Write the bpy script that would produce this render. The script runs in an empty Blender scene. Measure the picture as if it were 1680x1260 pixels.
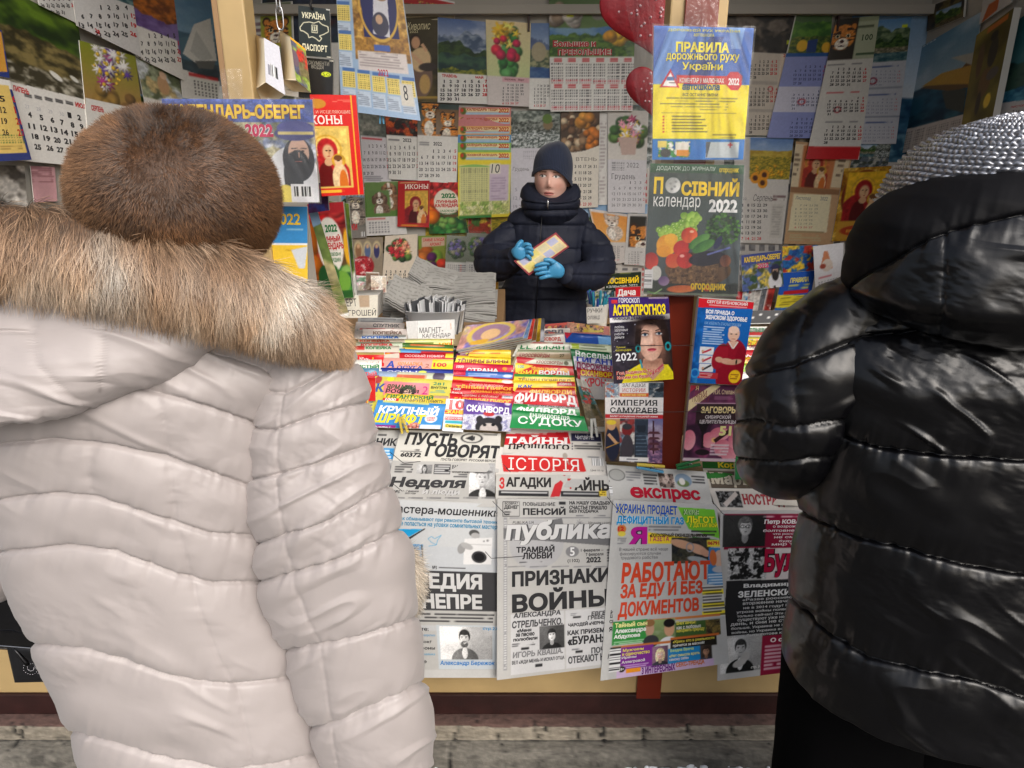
import bpy,bmesh,math,random
import numpy as np
from mathutils import Vector,Matrix
R=math.radians
SC=bpy.context.scene
COL=SC.collection
# ---------------------------------------------------------------- camera, sky, sun, exposure
PITCH,FPX,CAMZ=18.2,1095.0,1.6
cam_d=bpy.data.cameras.new('camera');cam=bpy.data.objects.new('camera',cam_d);COL.objects.link(cam)
cam_d.sensor_width=36.0;cam_d.lens=36.0*FPX/1680.0;cam_d.clip_start=0.05;cam_d.clip_end=500
cam.location=(0,0,CAMZ);cam.rotation_euler=(R(90-PITCH),0,0)
SC.camera=cam
w=bpy.data.worlds.new('World');SC.world=w;w.use_nodes=True
nt=w.node_tree;bg=nt.nodes['Background']
sky=nt.nodes.new('ShaderNodeTexSky');sky.sky_type='NISHITA';sky.sun_disc=False
sky.sun_elevation=R(40);sky.sun_rotation=R(152);sky.air_density=1.0;sky.dust_density=6.0;sky.ozone_density=1.0
hsv=nt.nodes.new('ShaderNodeHueSaturation');hsv.inputs['Saturation'].default_value=0.6
nt.links.new(sky.outputs[0],hsv.inputs['Color']);nt.links.new(hsv.outputs[0],bg.inputs[0])
bg.inputs[1].default_value=0.12
sun_d=bpy.data.lights.new('sun','SUN');sun=bpy.data.objects.new('sun',sun_d);COL.objects.link(sun)
sun_d.energy=1.0;sun_d.angle=R(50);sun_d.color=(1.0,0.985,0.965)
# sun stands behind the photographer, high and to the right
_sd=Vector((math.sin(R(152))*math.cos(R(40)),math.cos(R(152))*math.cos(R(40)),math.sin(R(40))))
sun.rotation_euler=_sd.to_track_quat('Z','Y').to_euler()
SC.view_settings.view_transform='Standard';SC.view_settings.look='None'
SC.view_settings.gamma=1.0;SC.view_settings.exposure=0.52
SC.cycles.max_bounces=8;SC.cycles.transparent_max_bounces=12
# ---------------------------------------------------------------- pixels of the photograph -> rays -> points on real surfaces
_a=R(90-PITCH)
CR=np.array([[1,0,0],[0,math.cos(_a),-math.sin(_a)],[0,math.sin(_a),math.cos(_a)]])
CPOS=np.array([0,0,CAMZ])
def rays(px,py):
 px=np.asarray(px,float);py=np.asarray(py,float)
 d=np.stack([(px-840)/FPX,-(py-630)/FPX,-np.ones_like(px)],-1)
 return d @ CR.T
def unY(px,py,Y):
 d=rays(px,py);return CPOS+d*(np.asarray(Y)/d[...,1])[...,None]
def proj(P):
 q=(np.asarray(P)-CPOS) @ CR
 return 840+FPX*q[...,0]/-q[...,2],630-FPX*q[...,1]/-q[...,2]
class Plane:
 def __init__(s,p,n):
  s.p=np.array(p,float);s.n=np.array(n,float)/np.linalg.norm(n)
 def __call__(s,px,py,off):
  d=rays(px,py);t=((s.p+0*d-CPOS) @ s.n+off)/(d @ s.n)
  return CPOS+d*t[...,None]
class Profile:
 def __init__(s,pts,n=400):
  p=np.array(pts,float);t=np.linspace(0,len(p)-1,n)
  q=np.stack([np.interp(t,range(len(p)),p[:,k]) for k in (0,1)],1)
  for _ in range(3):
   k=np.ones(25)/25
   pad=np.pad(q,((12,12),(0,0)),mode='reflect',reflect_type='odd')
   q=np.stack([np.convolve(pad[:,j],k,'valid') for j in (0,1)],1)
  s.q=q;g=np.gradient(q,axis=0);g /= np.linalg.norm(g,axis=1)[:,None]
  s.nn=np.stack([-g[:,1],g[:,0]],1)
 def __call__(s,px,py,off):
  d=rays(px,py);sl=d[...,2]/d[...,1]
  off=np.broadcast_to(np.asarray(off,float),sl.shape)
  Y=np.empty_like(sl);Z=np.empty_like(sl)
  o=np.round(off,4)
  for v in (np.unique(o) if o.size<50 or len(np.unique(o))<60 else [None]):
   if v is None:
    base=(s.q[:,1]-CAMZ)/s.q[:,0]
    y0=np.interp(sl,base,s.q[:,0]);z0=np.interp(sl,base,s.q[:,1])
    ny=np.interp(sl,base,s.nn[:,0]);nz=np.interp(sl,base,s.nn[:,1])
    # slide along the ray so that the point sits off above the surface
    h=np.sqrt(1+sl**2);den=(ny+nz*sl)/h
    tt=off/np.minimum(den,-.25)
    Y=y0+tt/h;Z=z0+tt*sl/h
   else:
    qo=s.q+s.nn*v;base=np.maximum.accumulate((qo[:,1]-CAMZ)/qo[:,0]);m=o==v
    base=base+np.arange(len(base))*1e-9
    Y[m]=np.interp(sl[m],base,qo[:,0]);Z[m]=np.interp(sl[m],base,qo[:,1])
  return np.stack([d[...,0]/d[...,1]*Y,Y,Z],-1)
# ---------------------------------------------------------------- materials (all procedural)
def lin(c):
 c=np.asarray(c,float)/255.0
 return np.where(c<=.04045,c/12.92,((c+.055)/1.055)**2.4)
MATS={}
def mat(name,col=None,rough=.6,metal=0.,spec=.5,bump=0.,bscale=60.,attr=None,coat=0.,mottle=0.,mscale=8.,sheen=0.):
 if name in MATS: return MATS[name]
 m=bpy.data.materials.new(name);m.use_nodes=True;N=m.node_tree.nodes;Lk=m.node_tree.links
 b=N['Principled BSDF'];b.inputs['Roughness'].default_value=rough;b.inputs['Metallic'].default_value=metal
 b.inputs['Specular IOR Level'].default_value=spec;b.inputs['Coat Weight'].default_value=coat;b.inputs['Coat Roughness'].default_value=.08
 b.inputs['Sheen Weight'].default_value=sheen
 src=None
 if attr:
  a=N.new('ShaderNodeAttribute');a.attribute_name=attr;src=a.outputs['Color']
 else:
  c=N.new('ShaderNodeRGB');c.outputs[0].default_value=(*lin(col),1);src=c.outputs[0]
 tc=N.new('ShaderNodeTexCoord')
 if mottle:
  n=N.new('ShaderNodeTexNoise');n.inputs['Scale'].default_value=mscale;n.inputs['Detail'].default_value=6
  Lk.new(tc.outputs['Object'],n.inputs['Vector'])
  r=N.new('ShaderNodeMapRange');r.inputs[3].default_value=1-mottle;r.inputs[4].default_value=1+mottle
  r.inputs[1].default_value=.3;r.inputs[2].default_value=.7
  Lk.new(n.outputs[0],r.inputs[0])
  mx=N.new('ShaderNodeVectorMath');mx.operation='SCALE';Lk.new(src,mx.inputs[0]);Lk.new(r.outputs[0],mx.inputs['Scale']);src=mx.outputs[0]
 Lk.new(src,b.inputs['Base Color'])
 if bump:
  n=N.new('ShaderNodeTexNoise');n.inputs['Scale'].default_value=bscale;n.inputs['Detail'].default_value=5
  Lk.new(tc.outputs['Object'],n.inputs['Vector'])
  bp=N.new('ShaderNodeBump');bp.inputs['Strength'].default_value=bump;bp.inputs['Distance'].default_value=.01
  Lk.new(n.outputs[0],bp.inputs['Height']);Lk.new(bp.outputs[0],b.inputs['Normal'])
 MATS[name]=m;return m
mat('cover_print',rough=.42,spec=.35,attr='Col',bump=.05,bscale=14)
mat('gloss_print',rough=.22,spec=.5,attr='Col',bump=.08,bscale=9)
mat('newsprint',rough=.85,spec=.15,attr='Col',bump=.06,bscale=25,mottle=.02,mscale=30)
def film_mat(name,amt,rough=.06,milk=.03):
 m=bpy.data.materials.new(name);m.use_nodes=True;N=m.node_tree.nodes;Lk=m.node_tree.links;N.clear()
 o=N.new('ShaderNodeOutputMaterial');mx=N.new('ShaderNodeMixShader');t=N.new('ShaderNodeBsdfTransparent');g=N.new('ShaderNodeBsdfGlossy')
 g.inputs['Roughness'].default_value=rough;t.inputs[0].default_value=(1,1,1,1)
 f=N.new('ShaderNodeLayerWeight');f.inputs[0].default_value=amt;Lk.new(f.outputs['Fresnel'],mx.inputs[0])
 df=N.new('ShaderNodeBsdfDiffuse');df.inputs[0].default_value=(.9,.91,.93,1);m2=N.new('ShaderNodeMixShader');m2.inputs[0].default_value=milk;Lk.new(t.outputs[0],m2.inputs[1]);Lk.new(df.outputs[0],m2.inputs[2])
 Lk.new(m2.outputs[0],mx.inputs[1]);Lk.new(g.outputs[0],mx.inputs[2]);Lk.new(mx.outputs[0],o.inputs[0])
 MATS[name]=m
film_mat('clear_film',.15);film_mat('crinkled_film',.26,.10,.05)
# ---------------------------------------------------------------- object helpers
def tag(o,label=None,cat=None,group=None,kind=None):
 for k,v in (('label',label),('category',cat),('group',group),('kind',kind)):
  if v: o[k]=v
 return o
def mesh_obj(name,V,F,m,parent=None,smooth=True,col=None,attrs=None):
 me=bpy.data.meshes.new(name)
 V=np.asarray(V,np.float32).reshape(-1,3)
 if isinstance(F,np.ndarray):
  k=F.shape[1];me.vertices.add(len(V));me.vertices.foreach_set('co',V.ravel())
  me.loops.add(F.size);me.loops.foreach_set('vertex_index',F.astype(np.int32).ravel())
  me.polygons.add(len(F));me.polygons.foreach_set('loop_start',np.arange(0,F.size,k,dtype=np.int32))
  me.polygons.foreach_set('loop_total',np.full(len(F),k,np.int32))
 else:
  tot=np.array([len(f) for f in F],np.int32);li=np.concatenate([np.asarray(f,np.int32) for f in F])
  me.vertices.add(len(V));me.vertices.foreach_set('co',V.ravel())
  me.loops.add(len(li));me.loops.foreach_set('vertex_index',li)
  me.polygons.add(len(F));me.polygons.foreach_set('loop_start',np.concatenate([[0],np.cumsum(tot)[:-1]]).astype(np.int32))
  me.polygons.foreach_set('loop_total',tot)
 if smooth is not False:
  me.polygons.foreach_set('use_smooth',np.ones(len(me.polygons),bool))
 if col is not None:
  ca=me.color_attributes.new('Col','FLOAT_COLOR','POINT')
  ca.data.foreach_set('color',np.concatenate([col,np.ones((len(col),1))],1).astype(np.float32).ravel())
 for an,av in (attrs or {}).items():
  at=me.attributes.new(an,'FLOAT_VECTOR','POINT');at.data.foreach_set('vector',av.astype(np.float32).ravel())
 me.update(calc_edges=True);me.validate()
 me.materials.append(MATS[m] if isinstance(m,str) else m)
 o=bpy.data.objects.new(name,me);COL.objects.link(o)
 if parent is not None: o.parent=parent
 return o
def empty(name,loc=(0,0,0)):
 o=bpy.data.objects.new(name,None);COL.objects.link(o);o.location=loc;o.empty_display_size=.1
 return o
def keep(o,p):
 o.parent=p;o.matrix_parent_inverse=Matrix.Translation(-Vector(p.location))
 return o
def box_bm(bm,lo,hi,bev=0.):
 r=bmesh.ops.create_cube(bm,size=1)
 for v in r['verts']:
  v.co=Vector([lo[i]+(v.co[i]+.5)*(hi[i]-lo[i]) for i in range(3)])
 if bev:
  es=list({e for v in r['verts'] for e in v.link_edges})
  bmesh.ops.bevel(bm,geom=es,offset=bev,segments=2,affect='EDGES',profile=.6)
def bm_obj(name,bm,m,parent=None,smooth=False):
 me=bpy.data.meshes.new(name);bm.to_mesh(me);bm.free()
 if smooth: me.polygons.foreach_set('use_smooth',np.ones(len(me.polygons),bool))
 me.materials.append(MATS[m] if isinstance(m,str) else m)
 o=bpy.data.objects.new(name,me);COL.objects.link(o)
 if parent is not None: keep(o,parent)
 return o
def box(name,lo,hi,m,parent=None,bev=.003):
 bm=bmesh.new();box_bm(bm,lo,hi,bev);return bm_obj(name,bm,m,parent)
def grid_faces(ny,nx,wrap=False):
 i=np.arange(ny-1)[:,None];j=np.arange(nx if wrap else nx-1)[None,:];jn=(j+1) % nx
 return np.stack([i*nx+j,i*nx+jn,(i+1)*nx+jn,(i+1)*nx+j],-1).reshape(-1,4)
def tube(pts,rad,n=8,caps=True):
 P=np.asarray(pts,float);rad=np.broadcast_to(np.asarray(rad,float),(len(P),))
 T=np.gradient(P,axis=0);T /= np.linalg.norm(T,axis=1)[:,None]+1e-9
 up=np.array([0,0,1.]) if abs(T[0,2])<.9 else np.array([1.,0,0]);V=[]
 A=np.cross(T[0],up);A /= np.linalg.norm(A)
 for k in range(len(P)):
  A=A-T[k]*(A @ T[k]);A /= np.linalg.norm(A);B=np.cross(T[k],A)
  th=np.linspace(0,2*np.pi,n,endpoint=False)
  V.append(P[k]+rad[k]*(np.cos(th)[:,None]*A+np.sin(th)[:,None]*B))
 F=[list(f) for f in grid_faces(len(P),n,True)]
 if caps: F+=[list(range(n))[::-1],[(len(P)-1)*n+j for j in range(n)]]
 return np.concatenate(V),F
def tube_obj(name,pts,rad,m,parent=None,n=8):
 V,F=tube(pts,rad,n);return mesh_obj(name,V,F,m,parent)
def cat_meshes(parts):
 V=[];F=[];o=0
 for v,f in parts:
  V.append(np.asarray(v,float));F+=[[i+o for i in q] for q in f];o+=len(v)
 return np.concatenate(V),F
# ---------------------------------------------------------------- noise
_rs=np.random.RandomState(7)
_NT=_rs.rand(64,64)
def vnoise(x,y,seed=0):
 x=np.asarray(x,float)+seed*13.37;y=np.asarray(y,float)+seed*7.91
 xi=np.floor(x).astype(int);yi=np.floor(y).astype(int);fx=x-xi;fy=y-yi
 fx=fx*fx*(3-2*fx);fy=fy*fy*(3-2*fy)
 g=lambda a,b: _NT[a % 64,b % 64]
 return (g(xi,yi)*(1-fx)+g(xi+1,yi)*fx)*(1-fy)+(g(xi,yi+1)*(1-fx)+g(xi+1,yi+1)*fx)*fy
def fbm(x,y,o=4,seed=0):
 s=0;a=.5;t=0
 for k in range(o):
  s=s+a*vnoise(x*2**k,y*2**k,seed+k*3);t+=a;a *= .55
 return s/t
def mixc(a,b,t):
 return np.asarray(a,float)*(1-t[...,None])+np.asarray(b,float)*t[...,None]
# ---------------------------------------------------------------- lettering: glyph triangles of Blender's own font
ALPH="АБВГДЕЖЗИЙКЛМНОПРСТУФХЦЧШЩЪЫЬЭЮЯабвгдежзийклмнопрстуфхцчшщъыьэюяЁёІіЇїЄєABCDEFGHIJKLMNOPQRSTUVWXYZabcdefghijklmnopqrstuvwxyz0123456789.,:;!?-–«»()№/%+&'*"
GL={}
from mathutils.geometry import delaunay_2d_cdt
def _fill(loops,off):
 s=1 if sum(np.sum(l[:,0]*np.roll(l[:,1],-1)-np.roll(l[:,0],-1)*l[:,1]) for l in loops)>0 else -1
 out=[]
 for l in loops:
  if off:
   d=np.roll(l,-1,0)-l;d /= np.linalg.norm(d,axis=1)[:,None]+1e-12;nr=np.stack([d[:,1],-d[:,0]],1)*s
   m=nr+np.roll(nr,1,0);ln=np.linalg.norm(m,axis=1)[:,None];m=m/np.maximum(ln,1e-6);k=1/np.clip((m*nr).sum(1),.5,1)
   l=l+m*(off*k)[:,None]
  out.append(l)
 V=[];E=[]
 for l in out:
  n=len(V);V+=[tuple(p) for p in l];E+=[(n+i,n+(i+1) % len(l)) for i in range(len(l))]
 v,_,f,*_r=delaunay_2d_cdt([Vector(p) for p in V],E,[],0,1e-5)
 v=np.array([p[:] for p in v]);f=np.array([q for q in f if len(q)==3]).reshape(-1,3);c=v[f].mean(1);wn=np.zeros(len(c))
 for l in out:
  for (x0,y0),(x1,y1) in zip(l,np.roll(l,-1,0)):
   if y0==y1: continue
   up=(y0<=c[:,1]) & (y1>c[:,1]);dn=(y0>c[:,1]) & (y1<=c[:,1]);cr=(x1-x0)*(c[:,1]-y0)-(c[:,0]-x0)*(y1-y0)
   wn+=up & (cr>0);wn-=dn & (cr<0)
 f=f[wn*s>0];A=v[f];ar=(A[:,1,0]-A[:,0,0])*(A[:,2,1]-A[:,0,1])-(A[:,1,1]-A[:,0,1])*(A[:,2,0]-A[:,0,0])
 f=np.where((ar<0)[:,None],f[:,::-1],f)[np.abs(ar)>1e-9];u,f=np.unique(f,return_inverse=True);return v[u],f.reshape(-1,3)
def _glyphs():
 obs=[]
 def mk(body):
  cu=bpy.data.curves.new('g','FONT');cu.body=body;cu.resolution_u=2;cu.fill_mode='NONE'
  ob=bpy.data.objects.new('g',cu);COL.objects.link(ob);return ob
 G1=[(c,mk(c)) for c in ALPH];G2=[(c,mk(c+'.')) for c in ALPH]
 bpy.context.view_layer.update();dg=bpy.context.evaluated_depsgraph_get()
 def grab(ob):
  ev=ob.evaluated_get(dg);me=ev.to_mesh();v=np.empty(len(me.vertices)*3,np.float32);me.vertices.foreach_get('co',v);v=v.reshape(-1,3)[:,:2].astype(float)
  e=np.empty(len(me.edges)*2,np.int32);me.edges.foreach_get('vertices',e);e=e.reshape(-1,2);ev.to_mesh_clear()
  nx={}
  for a,b in e: nx.setdefault(a,[]).append(b);nx.setdefault(b,[]).append(a)
  loops=[];st=0
  while st<len(v):
   en=st
   while en+1<len(v) and (en+1) in nx.get(en,[]): en+=1
   if en-st>=2:
    l=v[st:en+1];l=l[np.linalg.norm(l-np.roll(l,1,0),axis=1)>1e-6];loops.append(l)
   st=en+1
  return v,loops
 xm={c: grab(ob)[0][:,0].max() for c,ob in G2};dotx=grab(dict(G1)['.'])[0][:,0].max()
 for c,ob in G1:
  _,loops=grab(ob)
  for wk,off in (('r',0),('b',.022),('x',.045),('o',.085)):
   v,t=_fill(loops,off);GL[wk,c]=[v,t,xm[c]-dotx,np.zeros(len(v))];obs.append((wk,c,ob))
 adv=G2
 for wk,c,ob in obs:
  v,t,a,isl=GL[wk,c];V=[v];T=[t];n=len(v);IS=[isl]
  if len(t):
   top=v[:,1].max()
   for ys,s in ((.012,1),(top-.012,-1)):
    if c in 'СОсоЄєЭэ0368.,:;!?-–«»()УуS': continue
    e=np.concatenate([t[:,[0,1]],t[:,[1,2]],t[:,[2,0]]]);a0=v[e[:,0]];a1=v[e[:,1]]
    m=(a0[:,1]-ys)*(a1[:,1]-ys)<0;a0=a0[m];a1=a1[m]
    if len(a0)==0: continue
    xs=np.unique(np.round(a0[:,0]+(ys-a0[:,1])/(a1[:,1]-a0[:,1])*(a1[:,0]-a0[:,0]),4))
    runs=[]
    for x0,x1 in zip(xs[:-1],xs[1:]):
     p=np.array([(x0+x1)/2,ys]);A=v[t]
     def cr(i,j): return (A[:,j,0]-A[:,i,0])*(p[1]-A[:,i,1])-(A[:,j,1]-A[:,i,1])*(p[0]-A[:,i,0])
     d=np.stack([cr(0,1),cr(1,2),cr(2,0)],1)
     if ((d>=-1e-7).all(1) | (d<=1e-7).all(1)).any():
      if runs and abs(runs[-1][1]-x0)<1e-3: runs[-1][1]=x1
      else: runs.append([x0,x1])
    for x0,x1 in runs:
     if x1-x0>.3: continue
     yb=0 if s==1 else top;x0-=.055;x1+=.055
     V.append(np.array([[x0,yb],[x1,yb],[x1,yb+s*.05],[x0,yb+s*.05]]));T.append(np.array([[0,1,2],[0,2,3]] if s==1 else [[0,2,1],[0,3,2]])+n);n+=4;IS.append(np.full(4,5.+len(IS)))
  GL[wk+'s',c]=[np.concatenate(V),np.concatenate(T) if len(t) else t,a+.03,np.concatenate(IS)]
 for ob in [o for _,o in G1+G2]:
  cu=ob.data;bpy.data.objects.remove(ob);bpy.data.curves.remove(cu)
_glyphs()
def string_tris(s,wk,track=0.):
 V=[];T=[];x=0;n=0;I=[]
 for ci,c in enumerate(s):
  if c==' ': x+=.28+track;continue
  g=GL.get((wk,c))
  if g is None: x+=.3;continue
  V.append(g[0]+[x,0]);T.append(g[1]+n);I.append(g[3]+(ci % 2)*3);n+=len(g[0]);x+=g[2]+track
 return (np.concatenate(V),np.concatenate(T),np.concatenate(I)) if V else (np.zeros((0,2)),np.zeros((0,3),int),np.zeros(0))
# ---------------------------------------------------------------- a printed sheet: a fine colour grid + raised lettering, one mesh
class Sheet:
 def __init__(s,quad,step=1.5,seed=1,bg=(225,224,220)):
  if len(quad)==4 and not hasattr(quad[0],'__len__'):
   x0,y0,x1,y1=quad;quad=[(x0,y0),(x1,y0),(x1,y1),(x0,y1)]
  s.Q=np.array(quad,float);q=s.Q
  s.w=(np.linalg.norm(q[1]-q[0])+np.linalg.norm(q[2]-q[3]))/2;s.h=(np.linalg.norm(q[3]-q[0])+np.linalg.norm(q[2]-q[1]))/2
  s.nx=max(5,int(s.w/step));s.ny=max(5,int(s.h/step))
  s.U,s.V=np.meshgrid(np.linspace(0,1,s.nx),np.linspace(0,1,s.ny))
  s.rgb=np.empty((s.ny,s.nx,3));s.rgb[:]=bg;s.T=[];s.r=random.Random(seed);s.seed=seed
 def px(s,u,v):
  q=s.Q;u=np.asarray(u)[...,None];v=np.asarray(v)[...,None]
  p=q[0]*(1-u)*(1-v)+q[1]*u*(1-v)+q[2]*u*v+q[3]*(1-u)*v
  return p[...,0],p[...,1]
 def uv(s,x,y):
  q=s.Q;u=v=.5
  for _ in range(8):
   p=q[0]*(1-u)*(1-v)+q[1]*u*(1-v)+q[2]*u*v+q[3]*(1-u)*v
   du=(q[1]-q[0])*(1-v)+(q[2]-q[3])*v;dv=(q[3]-q[0])*(1-u)+(q[2]-q[1])*u
   d=np.linalg.solve(np.stack([du,dv],1),np.array([x,y])-p);u+=d[0];v+=d[1]
  return u,v
 def bx(s,b):
  x0,y0,x1,y1=b;ym=(y0+y1)/2;xm=(x0+x1)/2
  return s.uv(x0,ym)[0],s.uv(xm,y0)[1],s.uv(x1,ym)[0],s.uv(xm,y1)[1]
 def _m(s,b):
  u0,v0,u1,v1=b
  ax=np.clip(np.minimum(s.U-u0,u1-s.U)*s.nx+.5,0,1);ay=np.clip(np.minimum(s.V-v0,v1-s.V)*s.ny+.5,0,1)
  return ax*ay
 def put(s,m,c):
  s.rgb=s.rgb*(1-m[...,None])+np.asarray(c,float)*m[...,None]
 def rect(s,x0,y0,x1,y1,c): s.put(s._m(s.bx((x0,y0,x1,y1))),c);return s
 def ell(s,x,y,rx,ry,c,rot=0.,c2=None):
  u,v=s.uv(x,y);a=(s.U-u)*s.w;b=(s.V-v)*s.h
  ct,st=math.cos(rot),math.sin(rot);A=(a*ct+b*st)/rx;B=(-a*st+b*ct)/ry;d=np.sqrt(A*A+B*B)
  m=np.clip((1-d)*min(rx,ry)/(s.w/s.nx)+.5,0,1)
  if c2 is not None: c=mixc(c,c2,np.clip(.5+.4*A+.5*B,0,1))
  s.put(m,c);return s
 def soft(s,x,y,rx,ry,c,k=1.,rot=0.):
  u,v=s.uv(x,y);a=(s.U-u)*s.w;b=(s.V-v)*s.h;ct,st=math.cos(rot),math.sin(rot)
  s.put(k*np.exp(-((a*ct+b*st)/rx)**2-((-a*st+b*ct)/ry)**2),c);return s
 def grain(s,amt,sc=1.):
  n=fbm(s.U*s.w/3/sc,s.V*s.h/3/sc,2,s.seed)-.5;s.rgb=np.clip(s.rgb*(1+amt*n[...,None]),0,255);return s
 def ring(s,x,y,rx,ry,wd,c):
  u,v=s.uv(x,y);d=np.sqrt(((s.U-u)*s.w/rx)**2+((s.V-v)*s.h/ry)**2)
  s.put(np.clip((wd/2-abs(d-1)*min(rx,ry))/(s.w/s.nx)+.5,0,1),c);return s
 def poly(s,pts,c):
  p=np.array([s.uv(*a) for a in pts]);m=np.zeros(s.U.shape)
  for du,dv in ((-.25,-.25),(.25,-.25),(-.25,.25),(.25,.25)):
   X=s.U+du/s.nx;Y=s.V+dv/s.ny;ins=np.zeros(X.shape,bool)
   for (xa,ya),(xb,yb) in zip(p,np.roll(p,-1,0)):
    if ya==yb: continue
    ins ^= ((ya>Y) != (yb>Y)) & (X<(xb-xa)*(Y-ya)/(yb-ya)+xa)
   m+=ins/4
  s.put(m,c);return s
 def line(s,x0,y0,x1,y1,wd,c):
  d=np.array([x1-x0,y1-y0],float);n=np.array([-d[1],d[0]])/np.hypot(*d)*wd/2
  return s.poly([(x0+n[0],y0+n[1]),(x1+n[0],y1+n[1]),(x1-n[0],y1-n[1]),(x0-n[0],y0-n[1])],c)
 def img(S_,x0,y0,x1,y1,fn,*a,**k):
  u0,v0,u1,v1=S_.bx((x0,y0,x1,y1))
  m=S_._m((u0,v0,u1,v1));jj=np.where(m.max(1)>0)[0];ii=np.where(m.max(0)>0)[0]
  if len(jj)==0 or len(ii)==0: return S_
  sl=(slice(jj[0],jj[-1]+1),slice(ii[0],ii[-1]+1))
  U=np.clip((S_.U[sl]-u0)/(u1-u0),0,1);V=np.clip((S_.V[sl]-v0)/(v1-v0),0,1)
  asp=S_.w*(u1-u0)/(S_.h*(v1-v0))
  c=fn(U,V,asp,S_.r.randint(0,999),*a,**k)
  S_.rgb[sl]=S_.rgb[sl]*(1-m[sl][...,None])+np.asarray(c)*m[sl][...,None];return S_
 def bars(s,x0,y0,x1,y1,rows,c,fill=.55,gap=.25,ragged=.2):
  u0,v0,u1,v1=s.bx((x0,y0,x1,y1));m=s._m((u0,v0,u1,v1))
  t=(s.V-v0)/(v1-v0)*rows;row=np.floor(t);fr=t-row
  X=(s.U-u0)/(u1-u0);wl=1/max(2,(x1-x0)/13)
  n=vnoise(X/wl*1.0+row*5.3,row*1.7,s.seed)
  end=1-ragged*vnoise(row*3.1,row*0+4.2,s.seed)
  k=np.clip((fill/2-abs(fr-.5))*(y1-y0)/rows/(s.h/s.ny)+.5,0,1)*np.clip((n-gap)*6,0,1)*(X<end)
  s.put(m*k*.85,c);return s
 def t(s,txt,x0,y0,x1,y1,c,wk='b',it=0.,ol=None,lift=0,arc=0.,track=0.):
  b=s.bx((x0,y0,x1,y1))
  if ol is not None: s.T.append((txt,b,ol,'o'+('s' if 's' in wk else ''),it,lift,arc,track));lift+=1
  s.T.append((txt,b,c,wk,it,lift,arc,track));return s
 def month(s,x0,y0,x1,y1,first=2,n=31,c=(40,40,45),red=(200,40,45),redc=(6,),wk='b',colm=False,rows=None,hh=.62):
  rows=rows or (7 if colm else (first+n+6) // 7);cols=6 if colm else 7
  for d in range(1,n+1):
   k=first+d-1;i,j=(k // 7,k % 7) if not colm else (k % 7,k // 7)
   wd=(x1-x0)/cols;ht=(y1-y0)/rows;xa=x0+j*wd;ya=y0+i*ht
   f=.16 if d==1 else .34 if d<10 else .46 if d==11 else .6 if d in (10,12,13,14,15,16,17,18,19,21,31) else .7
   isr=(i if colm else j) in redc
   s.t(str(d),xa+wd*(.85-f),ya+ht*(1-hh)/2,xa+wd*.85,ya+ht*(1+hh)/2,red if isr else c,wk)
  return s
 def dots(s,x0,y0,x1,y1,nx,ny,c,red=None,fill=.6):
  u0,v0,u1,v1=s.bx((x0,y0,x1,y1));m=s._m((u0,v0,u1,v1))
  a=(s.U-u0)/(u1-u0)*nx;b=(s.V-v0)/(v1-v0)*ny
  k=(abs(a % 1-.5)<fill/2) & (abs(b % 1-.5)<.3);k=k*(.45+.55*vnoise(a*3.1,b*3.7,s.seed))
  cc=np.empty(s.rgb.shape);cc[:]=c
  if red is not None: cc[np.floor(a) % 7==6]=red
  s.put(m*k,cc);return s
 def barcode(s,x0,y0,x1,y1,c=(30,30,30),horiz=False):
  s.rect(x0,y0,x1,y1,(235,235,235));u0,v0,u1,v1=s.bx((x0,y0,x1,y1));m=s._m((u0,v0,u1,v1))
  a=(s.V-v0)/(v1-v0) if horiz else (s.U-u0)/(u1-u0)
  s.put(m*(vnoise(a*26,a*0,s.seed)>.5),c);return s
 def build(s,name,surf,off=0.,thick=.003,m='cover_print',hf=None,parent=None,edge=(205,203,196),sub=False,textoff=.00035):
  f=(lambda u,v: 0*u) if hf is None else hf;s.grain(.035 if m=='newsprint' else .08,.7)
  X,Y=s.px(s.U,s.V);P=surf(X,Y,off+f(s.U,s.V));V=[P.reshape(-1,3)];C=[lin(s.rgb.reshape(-1,3))]
  F=[list(q) for q in grid_faces(s.ny,s.nx)[:,::-1]];n=s.nx*s.ny
  idx=np.arange(n).reshape(s.ny,s.nx);loop=np.concatenate([idx[0,:-1],idx[:-1,-1],idx[-1,:0:-1],idx[:0:-1,0]])
  lx,ly=X.ravel()[loop],Y.ravel()[loop];lu,lv=s.U.ravel()[loop],s.V.ravel()[loop]
  e0=P.reshape(-1,3)[loop];nrm=CPOS-P.reshape(-1,3).mean(0)
  pc=P[s.ny // 2,s.nx // 2];nn=np.cross(P[s.ny // 2,-1]-P[s.ny // 2,0],P[-1,s.nx // 2]-P[0,s.nx // 2]);nn /= np.linalg.norm(nn)
  if nn @ (CPOS-pc)<0: nn=-nn
  e1=e0-nn*thick;L=len(loop)
  V+=[e0,e1];ec=lin(np.array(edge,float));C+=[np.tile(ec,(2*L,1))]
  F+=[[n+i,n+(i+1) % L,n+L+(i+1) % L,n+L+i] for i in range(L)]
  if hf is None and not sub: F+=[[n+L+i for i in range(L)]]
  n+=2*L
  if hf is not None or sub:
   V.append((P-nn*thick).reshape(-1,3));C.append(np.tile(ec,(s.nx*s.ny,1)));F+=[[i+n for i in q] for q in grid_faces(s.ny,s.nx)];n+=s.nx*s.ny
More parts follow.
